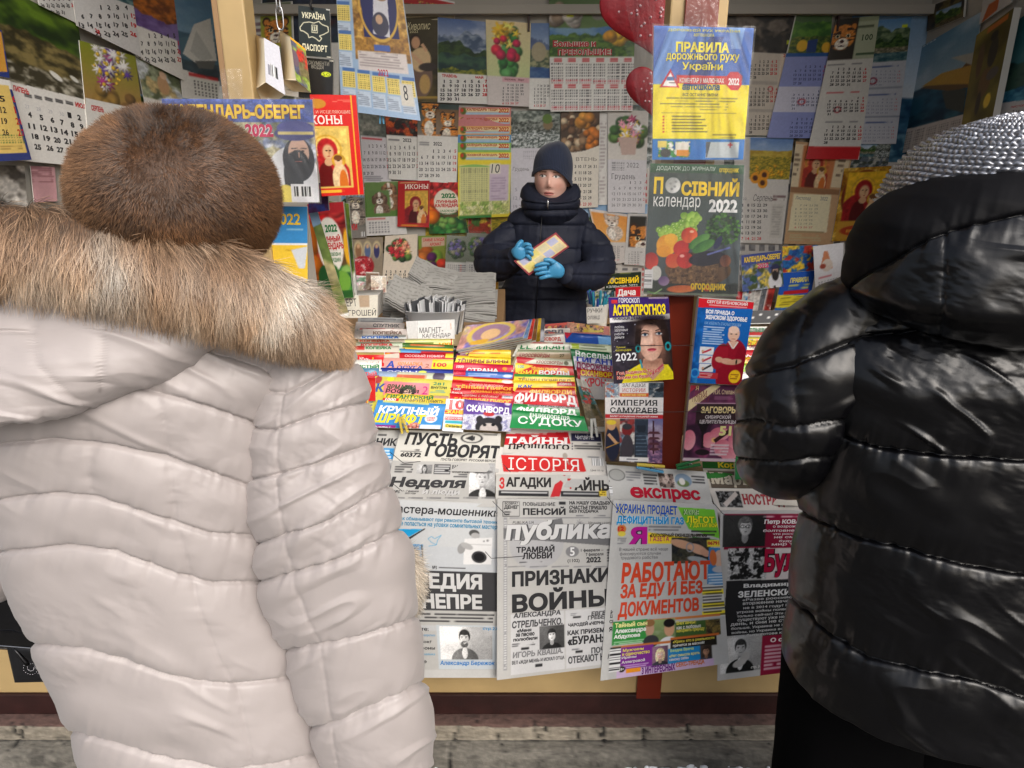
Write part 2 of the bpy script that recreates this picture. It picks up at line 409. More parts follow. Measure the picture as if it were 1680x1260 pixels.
  for k,(txt,b,c,wk,it,lift,arc,tr) in enumerate(s.T):
   v,t,isl=string_tris(txt,wk,tr)
   if len(t)==0: continue
   v=v.copy();v[:,0]+=it*v[:,1]
   lo,hi=v.min(0),v.max(0)
   if sub:
    sc=np.array([(b[2]-b[0])*s.w,(b[3]-b[1])*s.h])/(hi-lo)
    for _ in range(6):
     A=v[t]*sc;le=np.linalg.norm(A[:,[1,2,0]]-A,axis=2);mx=le.max(1);sp=mx>12
     if not sp.any(): break
     k0=le[sp].argmax(1);ts=t[sp];ii=np.arange(len(ts))
     a_,b_,c_=ts[ii,k0],ts[ii,(k0+1) % 3],ts[ii,(k0+2) % 3]
     mid=(v[a_]+v[b_])/2;mi=len(v)+ii;v=np.concatenate([v,mid]);isl=np.concatenate([isl,isl[a_]])
     t=np.concatenate([t[~sp],np.stack([a_,mi,c_],1),np.stack([mi,b_,c_],1)])
   q=(v-lo)/(hi-lo+1e-9);vv=b[3]-q[:,1]*(b[3]-b[1]);uu=b[0]+q[:,0]*(b[2]-b[0])
   if arc: vv=vv+arc*((q[:,0]-.5)**2*4-.5)*(b[3]-b[1])
   ok=(uu>=.002) & (uu<=.998) & (vv>=.002) & (vv<=.998)
   if not ok.all():
    uu=np.clip(uu,.003,.997);vv=np.clip(vv,.003,.997)
   xx,yy=s.px(uu,vv)
   V.append(surf(xx,yy,off+f(uu,vv)+textoff*(1+.6*lift)+isl*textoff*.04));C.append(np.tile(lin(np.array(c,float)),(len(uu),1)))
   F+=[[i+n for i in q3] for q3 in t];n+=len(uu)
  return mesh_obj(name,np.concatenate(V),F,m,parent,smooth=True,col=np.concatenate(C))
# ---------------------------------------------------------------- printed pictures: colour fields drawn with numpy
def P_land(U,V,asp,seed,sky=((120,160,200),(225,230,235)),layers=(),cloud=.6):
 c=mixc(sky[0],sky[1],np.clip(V*1.6,0,1));n=fbm(U*3*asp,V*5,4,seed)
 c=mixc(1,1,0*U)*0+c*(1-(np.clip((n-.5)*3,0,1)*cloud)[...,None])+np.array([240,242,245])*(np.clip((n-.5)*3,0,1)*cloud)[...,None]
 for k,(y,amp,fr,c1,c2,ts) in enumerate(layers):
  rdg=y+amp*(fbm(U*fr*asp,0*U+k*3.3,4,seed+k)-.5)*2
  tx=fbm(U*ts*asp,V*ts*1.6,3,seed+5+k);tx=np.clip((tx-.5)*2.6+.5,0,1)
  m=np.clip((V-rdg)*60,0,1);c=c*(1-m[...,None])+mixc(c1,c2,tx)*m[...,None]
 return c
def P_busy(U,V,asp,seed,cols=((220,60,50),(240,210,70),(60,120,190),(235,235,230)),sc=6):
 c=np.empty(U.shape+(3,));c[:]=cols[0]
 for k,q in enumerate(cols[1:]):
  n=fbm(U*sc*asp,V*sc,3,seed+11*k);c=c+(np.asarray(q,float)-c)*np.clip((n-.52)*9,0,1)[...,None]
 n=fbm(U*sc*5*asp,V*sc*5,2,seed+77);return np.clip(c*(.72+.5*n)[...,None],0,250)
def P_blobs(U,V,asp,seed,bg=None,groups=()):
 c=np.empty(U.shape+(3,));c[:]=(200,200,200)
 if bg is not None:
  c=bg(U,V,asp,seed) if callable(bg) else mixc(bg[0],bg[1],np.clip(V+.3*(fbm(U*3,V*3,3,seed)-.5),0,1))
 rg=random.Random(seed)
 for cx,cy,rx,ry,n,sz,cols,pet in groups:
  for _ in range(n):
   a=rg.uniform(0,6.28);q=rg.random()**.5;x=cx+rx*q*math.cos(a);y=cy+ry*q*math.sin(a)
   s_=sz*rg.uniform(.7,1.3);col=np.array(rg.choice(cols),float);dx=(U-x)*asp;dy=V-y;d=np.sqrt(dx*dx+dy*dy)
   lim=s_*(1 if not pet else .72+.28*np.cos(pet*np.arctan2(dy,dx)+a))
   m=np.clip((lim-d)/(.22*s_+.004),0,1)
   sh=np.clip(1.18-.5*d/s_+.25*(-(dx+dy))/s_,.45,1.3)
   c=c*(1-m[...,None])+np.clip(col*sh[...,None],0,250)*m[...,None]
 return c
def _E(c,U,V,asp,x,y,rx,ry,col,rot=0,soft=.12,tex=0,seed=0):
 a=(U-x)*asp;b=V-y;ct,st=math.cos(rot),math.sin(rot);A=(a*ct+b*st)/rx;B=(-a*st+b*ct)/ry
 m=np.clip((1-np.sqrt(A*A+B*B))/soft,0,1);k=np.asarray(col,float)*np.ones(U.shape+(1,))
 if tex: k=k*(1-tex+2*tex*fbm(U*22*asp,V*22,2,seed))[...,None]
 return c*(1-m[...,None])+k*m[...,None]
def P_face(U,V,asp,seed,bg=(150,150,150),hair=(50,40,36),skin=(205,165,140),cloth=(60,60,70),cx=.5,cy=.42,s=.2,longh=False,hat=None,beard=None,shirt=None,lips=(170,70,70),turn=0.,glasses=False):
 c=np.empty(U.shape+(3,));c[:]=bg;c=c*(.88+.24*fbm(U*3,V*3,3,seed))[...,None]
 E=lambda c,x,y,rx,ry,col,**k: _E(c,U,V,asp,cx+x*s/asp,cy+y*s,rx*s,ry*s,col,**k)
 if longh: c=E(c,0,.35,1.02,1.75,hair,tex=.3,seed=seed)
 c=E(c,0,3.1,2.1,1.75,cloth,soft=.05,tex=.15);c=E(c,0,1.25,.42,.75,np.array(skin)*.82)
 if shirt is not None: c=E(c,0,2.1,.45,.9,shirt)
 c=E(c,0,-.3,.9,1.08,hair,tex=.3,seed=seed);c=E(c,turn*.1,.12,.74,1.0,skin,soft=.16)
 c=E(c,.38+turn*.1,.25,.3,.7,np.array(skin)*.9,soft=.9)
 if beard is not None: c=E(c,turn*.1,.85,.6,.5,beard,tex=.3);c=E(c,0,.62,.3,.16,skin)
 else: pass
 c=E(c,0,-.78,.78,.36,hair,tex=.3,seed=seed)
 for sx in (-1,1):
  c=E(c,sx*.3+turn*.12,-.08,.2,.1,np.array(skin)*.7,soft=.5);c=E(c,sx*.3+turn*.12,-.05,.12,.07,(235,232,228));c=E(c,sx*.3+turn*.14,-.05,.065,.075,(45,50,60))
  c=E(c,sx*.31+turn*.12,-.24,.2,.05,np.array(hair)*.9+10,rot=sx*.12)
 c=E(c,turn*.16,.28,.1,.18,np.array(skin)*.86,soft=.7);c=E(c,turn*.12,.56,.24,.075,lips,soft=.4)
 lx=(U-cx)*asp/s;ly=(V-cy)/s;c=c*(1.1-.16*np.clip(lx,-1.2,1.2)-.10*np.clip(ly-.3,0,1.2))[...,None];c=E(c,-.2,-.3,.3,.2,np.clip(np.array(skin)*1.1,0,250),soft=.95);c=E(c,-.32,.3,.2,.18,np.clip(np.array(skin)*1.06,0,250),soft=.95)
 if glasses:
  for sx in (-1,1):
   q=np.sqrt(((U-cx)*asp/s-sx*.31)**2/.06+((V-cy)/s+.05)**2/.03);c=c*(1-(.6*(abs(q-1)<.22))[...,None])
 c=np.clip(c*(.86+.28*fbm(U*60*asp,V*60,2,seed+9))[...,None],0,252)
 if hat is not None: c=E(c,0,-.72,1.35,.24,hat);c=E(c,0,-1.0,.8,.5,hat,tex=.15)
 return c
def P_icon(U,V,asp,seed,bg=(212,170,70),robe=(140,30,38),rim=(196,150,50)):
 c=np.empty(U.shape+(3,));c[:]=bg;c=c*(.8+.4*fbm(U*14*asp,V*14,3,seed))[...,None]
 E=lambda c,x,y,rx,ry,col,**k: _E(c,U,V,asp,x,y,rx,ry,col,**k)
 c=E(c,.46,.36,.27,.27,rim,tex=.2);c=E(c,.46,.36,.24,.24,np.array(bg)*1.08,tex=.15)
 c=E(c,.42,1.0,.46,.58,robe,tex=.2,soft=.05);c=E(c,.46,.38,.19,.23,robe,tex=.15);c=E(c,.38,.92,.16,.36,np.array(robe)*.55)
 c=E(c,.48,.41,.115,.16,(214,172,130),soft=.3);c=E(c,.51,.4,.03,.09,(180,130,95),soft=.8)
 for sx in (-.045,.045): c=E(c,.485+sx,.38,.022,.013,(50,32,26))
 c=E(c,.49,.48,.03,.012,(170,70,60));c=E(c,.47,.58,.08,.07,(205,160,120))
 c=E(c,.73,.56,.13,.13,rim,tex=.2);c=E(c,.74,.88,.15,.3,(226,196,150),tex=.15);c=E(c,.82,.95,.08,.25,(205,110,40));c=E(c,.72,.57,.08,.095,(222,182,140),soft=.3)
 c=E(c,.72,.51,.08,.05,(110,70,40));c=E(c,.7,.565,.012,.009,(50,32,26));c=E(c,.745,.565,.012,.009,(50,32,26));return c
def P_beast(U,V,asp,seed,bg=((90,130,70),(120,150,80)),fur=(205,130,55),fur2=(60,40,28),light=(235,225,210),cx=.5,cy=.4,s=.26,stripe=True,ears=1,body=True,flop=False):
 c=mixc(bg[0],bg[1],np.clip(V+.5*(fbm(U*5,V*5,3,seed)-.5),0,1));X=lambda x: cx+x*s/asp;Y=lambda y: cy+y*s
 def E(c,x,y,rx,ry,col,**k): return _E(c,U,V,asp,X(x),Y(y),rx*s,ry*s,col,**k)
 def furry(c,x,y,rx,ry,col):
  k=c.copy();k=_E(k,U,V,asp,X(x),Y(y),rx*s,ry*s,col,tex=.35,seed=seed)
  if stripe:
   st=fbm(U*4*asp+3*V,V*22,2,seed)>.56;a=np.sqrt(((U-X(x))*asp/(rx*s))**2+((V-Y(y))/(ry*s))**2)<.97;k[st & a]=fur2
  return k
 if body: c=furry(c,.25,1.75,1.25,1.3,fur);c=E(c,-.1,1.9,.55,.9,light,tex=.3)
 for sx in (-1,1):
  if flop: c=E(c,sx*.85,.25,.34,.72,fur2,tex=.2)
  elif ears: c=E(c,sx*.68,-.72,.33,.38,fur2);c=E(c,sx*.68,-.68,.2,.24,fur)
 c=furry(c,0,0,.95,.92,fur);c=E(c,0,.45,.52,.42,light,tex=.25);c=E(c,0,-.5,.22,.4,light if flop else fur,tex=.2)
 for sx in (-1,1): c=E(c,sx*.38,-.08,.17,.15,(225,215,170) if stripe else fur2);c=E(c,sx*.38,-.08,.1,.11,(20,18,16))
 c=E(c,0,.28,.17,.11,(70,40,38));c=E(c,0,.6,.26,.05,(60,40,36));return c
def GREY(fn):
 def g(*a,**k): c=fn(*a,**k);return np.repeat((c @ np.array([.3,.59,.11]))[...,None],3,2)
 return g
# ---------------------------------------------------------------- ground and kiosk
mat('concrete',(128,122,110),rough=.9,bump=.6,bscale=22,mottle=.35,mscale=9)
mat('asphalt',(74,72,68),rough=.92,bump=.7,bscale=70,mottle=.3,mscale=5)
mat('snow',(225,228,232),rough=.75,bump=.5,bscale=40)
mat('cream_paint',(180,154,108),rough=.45,bump=.06,bscale=20,mottle=.12,mscale=7)
mat('maroon_paint',(46,22,20),rough=.5,bump=.25,bscale=30,mottle=.3,mscale=14)
mat('redbrown_paint',(118,40,22),rough=.35,bump=.05,bscale=24,mottle=.1,mscale=6)
mat('wall_panel',(176,172,164),rough=.7,mottle=.08,mscale=2)
mat('ceiling_panel',(150,148,142),rough=.7,mottle=.08,mscale=2)
mat('board',(150,118,82),rough=.6,mottle=.15,mscale=4)
mat('dark_metal',(60,60,62),rough=.35,metal=1);mat('steel',(190,190,192),rough=.25,metal=1)
mat('black_plastic',(24,24,26),rough=.35);mat('facade',(168,160,146),rough=.8,mottle=.1,mscale=1)
# the ground: one sheet to the horizon, gently uneven
g=120
_gx,_gy=np.meshgrid(np.sign(np.linspace(-1,1,g))*np.abs(np.linspace(-1,1,g))**3*90,np.sign(np.linspace(-1,1,g))*np.abs(np.linspace(-1,1,g))**3*90)
_gz=.012*(fbm(_gx*3,_gy*3,3,4)-.6)
tag(mesh_obj('pavement',np.stack([_gx,_gy,_gz],-1).reshape(-1,3),grid_faces(g,g),'asphalt'),kind='structure')
# trodden snow crumbs along the plinth: too many to count
def snow():
 rg=np.random.RandomState(3);V=[];F=[]
 for cx,cy,n,sp,s0 in ((.50,1.405,110,.10,.010),(.66,1.40,120,.10,.012),(-.21,1.408,12,.012,.008),(-.105,1.408,16,.014,.009),(.3,1.35,40,.14,.008),(-1.15,1.38,50,.22,.009),(.1,1.3,60,.4,.007)):
  for _ in range(n):
   s_=s0*rg.uniform(.3,1.1);c=np.array([cx+rg.randn()*sp,min(cy-abs(rg.randn())*.012,1.412),.045*rg.rand()**1.5])
   bm=bmesh.new();bmesh.ops.create_icosphere(bm,subdivisions=1,radius=1)
   v=np.array([q.co[:] for q in bm.verts])*rg.uniform(.6,1.3,(len(bm.verts),1))*[s_*1.4,s_,s_*.6]+c
   V.append((v,[[q.index for q in f.verts] for f in bm.faces]));bm.free()
 v,f=cat_meshes(V);tag(mesh_obj('snow',v,f,'snow'),kind='stuff')
snow()
KX0,KX1,KYB,KZT=-1.5,2.12,3.8,3.2
kiosk=empty('kiosk',(0,2.6,0))
tag(kiosk,'cream newspaper kiosk with red-brown post strip, open front and calendar-covered walls','kiosk')
box('back_wall',(KX0-.05,KYB,.1),(KX1+.05,KYB+.06,KZT),'wall_panel',kiosk)
box('side_wall',(KX0-.05,1.52,.1),(KX0,KYB-.002,KZT),'wall_panel',kiosk);box('side_wall',(KX1,1.52,.1),(KX1+.05,KYB-.002,KZT),'wall_panel',kiosk)
box('ceiling',(KX0-.05,1.56,KZT+.002),(KX1+.05,KYB+.06,KZT+.04),'ceiling_panel',kiosk)
box('roof',(KX0-.15,1.42,KZT+.043),(KX1+.15,KYB+.2,KZT+.16),'maroon_paint',kiosk)
box('floor',(KX0,1.62,.1),(KX1,KYB-.003,.16),'board',kiosk)
box('back_shelf',(KX0+.004,3.36,.82),(KX1-.004,KYB-.004,.85),'board',kiosk)
for k in range(5): box('wall_bracket',(KX0+.02+k*.78,3.76,2.24),(KX0+.03+k*.78,3.797,2.312),'maroon_paint',kiosk,.001)
box('ceiling_trim',(KX0+.003,3.74,2.315),(KX1-.003,3.797,2.358),'wall_panel',kiosk)
CNT=Profile([(1.462,.16),(1.462,.30),(1.47,.50),(1.49,.68),(1.525,.80),(1.58,.885),(1.66,.95),(1.76,1.04),(1.86,1.115),(1.98,1.12),(2.2,1.115),(2.6,1.11),(2.9,1.105)])
# the display counter board under the papers
q=CNT.q[::6]-CNT.nn[::6]*.012;q=q[q[:,1]>.55];q=q[q[:,0]<2.12];n=len(q)
q2=np.concatenate([q,[[2.13,.16],[1.515,.16],[1.515,.5]]])
V=np.concatenate([np.c_[np.full(len(q2),x),q2] for x in (KX0+.003,KX1-.003)]);L=len(q2)
mesh_obj('display_counter',V,[[i,(i+1) % L,L+(i+1) % L,L+i] for i in range(L)]+[list(range(L))[::-1],list(range(L,2*L))],'cream_paint',None,smooth=False)
keep(bpy.data.objects['display_counter'],kiosk)
box('side_table',(-.80,2.16,.165),(-.03,2.95,1.075),'board',kiosk)
box('front_panel',(KX0-.05,1.50,.2),(KX1+.05,1.513,.62),'cream_paint',kiosk)
box('skirting',(KX0-.05,1.492,.132),(KX1+.05,1.514,.199),'maroon_paint',kiosk)
for x0,x1 in ((-.615,-.602),(-.6,-.556)): pass
def post(x0,x1,strip):
 p=box('post',(x0,1.56,.95),(x1,1.62,KZT),'cream_paint',kiosk,.004)
 if strip: s_=box('post_strip',(strip[0],1.552,.86),(strip[1],1.5595,KZT),'redbrown_paint',None,.002);s_.parent=p;s_.matrix_parent_inverse=p.matrix_basis.inverted()
 return p
post(.329,.450,(.358,.428));lp=post(-.612,-.556,None);post(-1.5,-1.44,None);post(2.06,2.12,(2.075,2.105))
box('post_edge',(-.626,1.565,.95),(-.6125,1.63,KZT),'board',kiosk)
box('lower_strip',(.345,1.488,.19),(.412,1.4995,.6),'redbrown_paint',kiosk,.002)
# plinth: cast concrete with a worn ledge and cracks
nx,prof=420,[(1.51,.133),(1.478,.131),(1.462,.127),(1.455,.118),(1.452,.100),(1.449,.089),(1.440,.085),(1.425,.082),(1.412,.076),(1.405,.062),(1.402,.035),(1.400,0.004),(1.40,-.05)]
pr=np.array(prof);tt=np.linspace(0,len(pr)-1,60);pr=np.stack([np.interp(tt,range(len(pr)),pr[:,k]) for k in (0,1)],1)
xs=np.linspace(KX0-.3,KX1+.3,nx);X=np.repeat(xs[None],len(pr),0);T=np.repeat(np.arange(len(pr))[:,None],nx,1).astype(float)
d=.008*(fbm(X*9,T*.06,4,2)-.5)+.005*(fbm(X*40,T*.6,3,3)-.5)
crk=np.zeros_like(X);rg=np.random.RandomState(5)
for cx in list(rg.uniform(-1.7,2.3,60))+[-.155,-.99,.31,.09]:
 wob=.012*(vnoise(T*.3,T*0+cx*9)-.5)+(T-15)*rg.uniform(-.0012,.0012);t0,t1=sorted(rg.uniform(4,40,2))
 if abs(cx+.155)<1e-6 or abs(cx+.99)<1e-6: t0,t1=5,59
 crk=np.maximum(crk,np.clip(1-abs(X-cx-wob)/.0055,0,1)*(T>t0)*(T<t1))
seam=np.clip(1-abs(T-27)/1.2,0,1)*(.4+.6*vnoise(X*8,X*0,3))
d=d-.007*crk-.004*seam
Y=pr[:,0][:,None]-d;Z=pr[:,1][:,None]+.4*d
tone=np.clip(.92+.3*(fbm(X*9,T*.05,4,8)-.5)+.4*(fbm(X*90,T*.6,3,9)-.5)-.75*np.maximum(crk,.7*seam)-.25*np.clip((fbm(X*22,T*.2,3,17)-.6)*5,0,1),.05,1.2)
base=np.where((T<27)[...,None],np.array([138,130,116.]),np.array([112,108,100.]));base=np.where(((T<9+6*fbm(X*9,X*0,3,1)))[...,None],np.array([92,70,64.]),base)
cc=lin(np.clip(base*tone[...,None],0,255).reshape(-1,3))
mat('plinth_concrete',rough=.9,attr='Col',bump=.5,bscale=60,mottle=.12,mscale=60)
o=mesh_obj('plinth',np.stack([X,Y,Z],-1).reshape(-1,3),grid_faces(len(pr),nx),'plinth_concrete',None,col=cc);keep(o,kiosk)
# house front across the street, behind the photographer (seen only as reflections)
# ---------------------------------------------------------------- everything printed that hangs on the walls
BW=Plane((0,KYB,0),(0,-1,0));LW=Plane((KX0,0,0),(1,0,0));RW=Plane((KX1,0,0),(-1,0,0));PW=Plane((0,1.55,0),(0,-1,0))
W_=(228,227,223);K_=(36,36,40);RD=(196,30,38);YL=(246,208,30);BL=(32,84,168);GN=(26,120,62);GY=(120,120,124);OR=(226,110,30);CRM=(226,210,170)
_n=[0]
def paper(name,quad,surf,draw,label,cat='calendar',group='calendars pinned on the kiosk walls',L=0,thick=.002,m='cover_print',step=1.5,seed=None,hf=0,bg=W_,sub=False,textoff=.00035):
 _n[0]+=1;hf=(curl(.005,3,_n[0]*1.3) if surf in (BW,LW,RW) else None) if hf==0 else hf;s=Sheet(quad,step,seed or _n[0]*7,bg);draw(s)
 o=s.build(name,surf,.004+L*.0065+(_n[0] % 13)*.00025+thick,thick,m,hf,sub=sub,textoff=textoff);tag(o,label,cat,group);return o
def curl(a,p=3,ph=0.):
 return lambda u,v: a*(v**p)+a*.35*np.sin(u*5+ph)*(.3+v)
def land(*a,**k): return (P_land,a,k)
FOR=[(.15,.2,4,(30,60,22),(90,120,40),9),(.55,.1,5,(60,52,26),(120,104,60),12),(.75,.1,6,(70,60,40),(150,140,120),18)]
MNT=[(.32,.35,2.2,(70,90,120),(150,165,185),9),(.5,.2,3,(24,50,22),(58,84,32),12),(.68,.16,3,(20,52,54),(60,96,70),5),(.9,.08,6,(60,80,20),(150,150,40),20)]
SEA=[(.55,.02,3,(20,62,96),(70,120,150),10),(.8,.02,8,(24,70,100),(96,140,160),16)]
LAKE=[(.3,.25,3,(60,84,60),(130,150,110),10),(.45,.15,5,(26,56,26),(80,110,50),14),(.62,.04,4,(90,90,70),(170,160,130),20),(.75,.03,5,(40,80,90),(110,140,140),9)]
STRM=[(.0,.1,4,(80,90,84),(170,178,170),9),(.3,.1,6,(54,60,54),(150,156,150),18),(.55,.1,7,(70,80,76),(214,220,220),22)]
FIELD=[(.3,.04,3,(170,140,40),(200,176,70),9),(.45,.04,8,(110,110,30),(200,170,50),24)]
TUL=lambda U,V,a,s: P_blobs(U,V,a,s,((236,214,170),(196,210,150)),[(.5,.55,.2,.4,40,.09,[(40,110,50),(60,140,60),(90,160,90)],0),(.5,.25,.33,.22,12,.12,[(245,205,60),(240,190,40),(250,220,110)],5),(.5,.5,.35,.2,9,.085,[(200,30,80),(220,40,70)],0)])
BOUQ=lambda bg,*cols: (lambda U,V,a,s: P_blobs(U,V,a,s,bg,[(.5,.5,.36,.3,30,.12,[(60,100,50),(90,130,60),(50,80,50)],0),(.5,.44,.28,.27,26,.11,list(cols),6)]))
def grid_only(s,b,first,n,**k): s.month(*b,first=first,n=n,**k)
# --- back wall, from left to right
def d(s):
 s.rect(390,5,482,250,(120,128,104));s.poly([(400,25),(434,22),(450,120),(405,130)],(196,196,190));s.bars(405,35,432,95,6,(110,80,90))
 s.img(428,25,478,78,P_beast,bg=((150,160,60),(180,170,50)),body=False,cy=.5,s=.42);s.img(385,90,482,250,P_busy,((50,70,30),(90,104,50),(170,180,160),(60,60,40)),5)
paper('wall_calendar',[(385,8),(480,2),(490,260),(395,260)],BW,d,'greenish wall calendar with a tiger head behind the left post',L=1)
def d(s): s.img(430,-30,560,70,P_busy,((40,50,70),(70,20,30),(30,60,60)),3);s.rect(440,18,478,60,(190,170,60))
paper('wall_calendar',(428,-40,556,160),BW,d,'dark calendar behind the passport cover, yellow patch on it',L=0)
def d(s):
 s.rect(655,-4,745,40,(190,40,40));s.img(660,6,690,20,P_busy,((120,70,40),(220,170,70)),5);s.img(685,6,738,22,P_busy,((190,40,60),(90,120,60),(230,200,90)),6);s.rect(655,22,745,40,(190,180,150))
paper('picture_strip',[(650,-20),(746,3),(746,34),(650,30)],BW,d,'red strip of small pictures below the ceiling trim','poster',L=0)
def d(s):
 s.img(655,28,720,170,P_land,sky=((70,60,30),(50,44,26)),layers=[(.5,.2,3,(50,44,26),(90,76,40),5)],cloud=.1)
 s.t('Живопис',664,36,706,49,(225,215,170),'r',.25);s.t('2022',672,50,686,54,(225,215,170),'r')
 s.ell(690,128,20,34,(120,96,84));s.ell(690,98,17,20,(226,196,150));s.ell(681,68,10,12,(52,36,26));s.ell(682,70,7,10,(214,166,128));s.line(672,86,694,106,6,(222,178,140));s.line(700,84,692,72,5,(222,178,140));s.ell(697,138,9,16,(196,160,96));s.ell(702,110,15,7,(60,50,46))
 s.rect(655,158,720,162,(170,140,60))
paper('wall_calendar',[(657,30),(720,27),(719,168),(660,168)],BW,d,'brown painting calendar with a seated woman and the word in script',L=1,hf=curl(.006))
def d(s):
 s.img(718,28,798,122,P_land,sky=((70,100,160),(215,220,230)),layers=MNT);s.rect(718,121,800,170,W_)
 s.t('ТРАВЕНЬ',725,122,750,127,RD,'x');s.t('МАЙ',780,124,793,129,RD,'x');s.month(720,130,801,166,0-0,31,hh=.75,wk='x',redc=(6,))
paper('wall_calendar',[(718,28),(797,36),(801,171),(718,168)],BW,d,'mountain valley calendar with bold May dates and red month names',L=2,hf=curl(.004,3,1))
def d(s):
 s.img(797,28,872,128,TUL);s.rect(797,126,872,176,(214,206,204));s.rect(824,127,868,135,(216,170,180));s.t('Березень • Март',828,128.5,860,133,(120,60,70),'b');s.month(820,137,868,172,1,31,colm=True,c=(70,70,74),hh=.7)
paper('wall_calendar',[(797,32),(871,38),(868,175),(800,172)],BW,d,'tulip bouquet calendar with a pale pink month page',L=3,hf=curl(.004,3,2))
def d(s):
 s.img(866,36,908,128,P_land,sky=((90,120,170),(170,190,215)),layers=[(.3,.2,9,(50,70,120),(90,110,150),5),(.5,.1,5,(60,80,60),(160,160,120),14),(.8,.04,4,(30,70,130),(60,100,150),8)]);s.ell(884,85,12,16,(170,160,130));s.month(873,138,908,176,1,31,colm=True,hh=.7)
paper('wall_calendar',[(866,38),(907,38),(904,180),(868,179)],BW,d,'narrow blue castle and flowers calendar partly behind the hens poster',L=2)
def d(s):
 s.img(898,-40,1045,95,P_blobs,lambda U,V,a,q: P_land(U,V,a,q,sky=((60,90,40),(90,120,60)),layers=[(.62,.03,4,(70,120,180),(120,160,190),6),(.72,.06,12,(40,80,24),(90,130,40),20)],cloud=.1),[(.1,.45,.06,.1,12,.09,[(200,190,180),(150,130,110)],0),(.3,.5,.06,.1,12,.09,[(220,215,205),(170,160,150)],0),(.85,.3,.06,.1,12,.08,[(190,120,30),(210,140,50)],0),(.78,.75,.12,.06,20,.06,[(230,180,40),(210,150,30)],0)])
 s.ell(981,25,10,8,(120,116,110));s.rect(930,22,941,28,(220,230,60))
 s.rect(898,93,1045,185,W_)
 s.t('Большие и',907,66,978,77,(180,26,36),'x',ol=(235,225,220));s.t('ПРЕБОЛЬШИЕ!',915,80,1004,91,(180,26,36),'x',ol=(235,225,220))
 for k in range(12):
  x=904+(k % 6)*23;y=96+(k // 6)*43;s.bars(x+5,y-1,x+18,y+6,2,RD,.7,.1,.0);s.dots(x,y+7,x+21,y+41,6,7,(60,60,64))
  s.rect(x+1,y+34,x+20,y+40,(226,210,210));s.dots(x,y+34,x+21,y+41,6,1.4,(190,50,60))
paper('wall_calendar',[(900,-40),(1044,-40),(1038,182),(903,183)],BW,d,'large hen and chick calendar with twelve month columns and red heading',L=3,hf=curl(.006),thick=.003)
# --- second row
def d(s): s.img(588,178,636,226,P_busy,((120,124,116),(150,150,140),(90,96,90)),3);s.rect(588,224,640,300,(214,212,218));s.bars(592,226,634,230,1,RD,.6);s.month(594,234,640,290,1,30,hh=.5,c=(70,70,80));s.bars(596,288,630,297,3,(120,120,130))
paper('wall_calendar',[(588,180),(634,186),(642,299),(597,299)],BW,d,'grey misty calendar with pale November dates next to the red icon book',L=1)
def d(s): s.img(630,190,688,224,P_busy,((40,34,32),(120,30,24),(70,70,66),(200,90,40)),4);s.rect(632,223,690,298,W_);s.t('2022',661,227,675,233,K_,'b');s.bars(637,227,658,232,1,GY);s.month(635,237,690,288,0,31,hh=.6)
paper('wall_calendar',[(632,188),(685,192),(688,296),(638,294)],BW,d,'dark red boats calendar with white month page, between two calendars',L=2,hf=curl(.005))
def d(s): s.img(682,168,756,225,P_beast,bg=((40,60,60),(140,130,120)),cx=.32,cy=.25,s=.27);s.img(715,180,754,222,P_beast,bg=((120,90,60),(140,130,120)),s=.3);s.rect(680,223,756,300,W_);s.t('2022',711,233,725,239,K_,'b');s.bars(688,232,706,239,2,GY);s.month(686,243,750,293,2,30,hh=.55,c=(60,60,66))
paper('wall_calendar',[(685,169),(753,172),(749,301),(685,297)],BW,d,'two tigers calendar with June dates on white page',L=3,hf=curl(.006))
HD=[('КАЛЕНДАРЬ ТЕЩИ',(206,130,130),176),('КАЛЕНДАРЬ ЗДОРОВЬЯ',(226,160,120),192),('КАЛЕНДАРЬ ЗДОРОВЬЯ',(226,170,90),207),('ПРАВОСЛАВНЫЙ КАЛЕНДАРЬ',(90,150,200),221),('КАЛЕНДАРЬ САДОВОДА',(140,190,100),234),('ПОСЕВНОЙ КАЛЕНДАРЬ',(236,216,60),250)]
LBL=['rosy','peach','orange','blue','green','yellow']
for k,(tx,bgc,y) in enumerate(HD):
 def d(s,tx=tx,bgc=bgc,y=y,k=k):
  s.rect(750,y-2,840,360,bgc);s.rect(764,y+2,836,y+8,(240,220,170));s.rect(764,y+8,836,y+12,(170,200,220));s.ell(760,y+6,5,6,(90,110,40));s.ell(758,y+5,2.5,3,(210,60,40))
  s.t(tx,766,y+1.5,816,y+6.5,(186,80,30),'x');s.t('2022',818,y+1.5,835,y+9,(200,70,30),'x',ol=(245,225,150))
  if k==5:
   s.rect(754,270,837,352,(214,214,150));s.dots(756,272,800,330,12,18,(150,150,110));s.rect(803,270,834,332,(205,190,206));s.bars(805,290,832,328,9,(170,150,176));s.rect(804,268,821,285,(226,222,206));s.t('10',806,269,820,284,(60,60,62),'r',.1);s.img(754,330,834,352,P_busy,((200,206,130),(150,180,90),(222,222,170)),3);s.rect(752,353,806,359,(60,130,60))
 paper('garden_poster',[(751,y),(839,y),(836,(355 if k==5 else y+40)),(752,(359 if k==5 else y+40))],BW,d,LBL[k]+' topped almanac sheet in the stack of six left of the seller','poster','almanac sheets overlapping beside the seller',L=1+k*.55,hf=curl(.004))
def d(s): s.img(836,178,922,245,P_land,sky=((120,130,120),(150,156,150)),layers=STRM,cloud=.2);s.ell(899,205,8,8,(130,110,80));s.ell(898,195,8,8,(90,120,50));s.rect(838,243,922,372,(208,206,214));s.dots(858,247,886,262,9,4,(160,160,170));s.t('Грудень',841,274,868,282,GY,'r',.2);s.month(840,290,910,360,3,31,c=(140,138,156),hh=.4,wk='r')
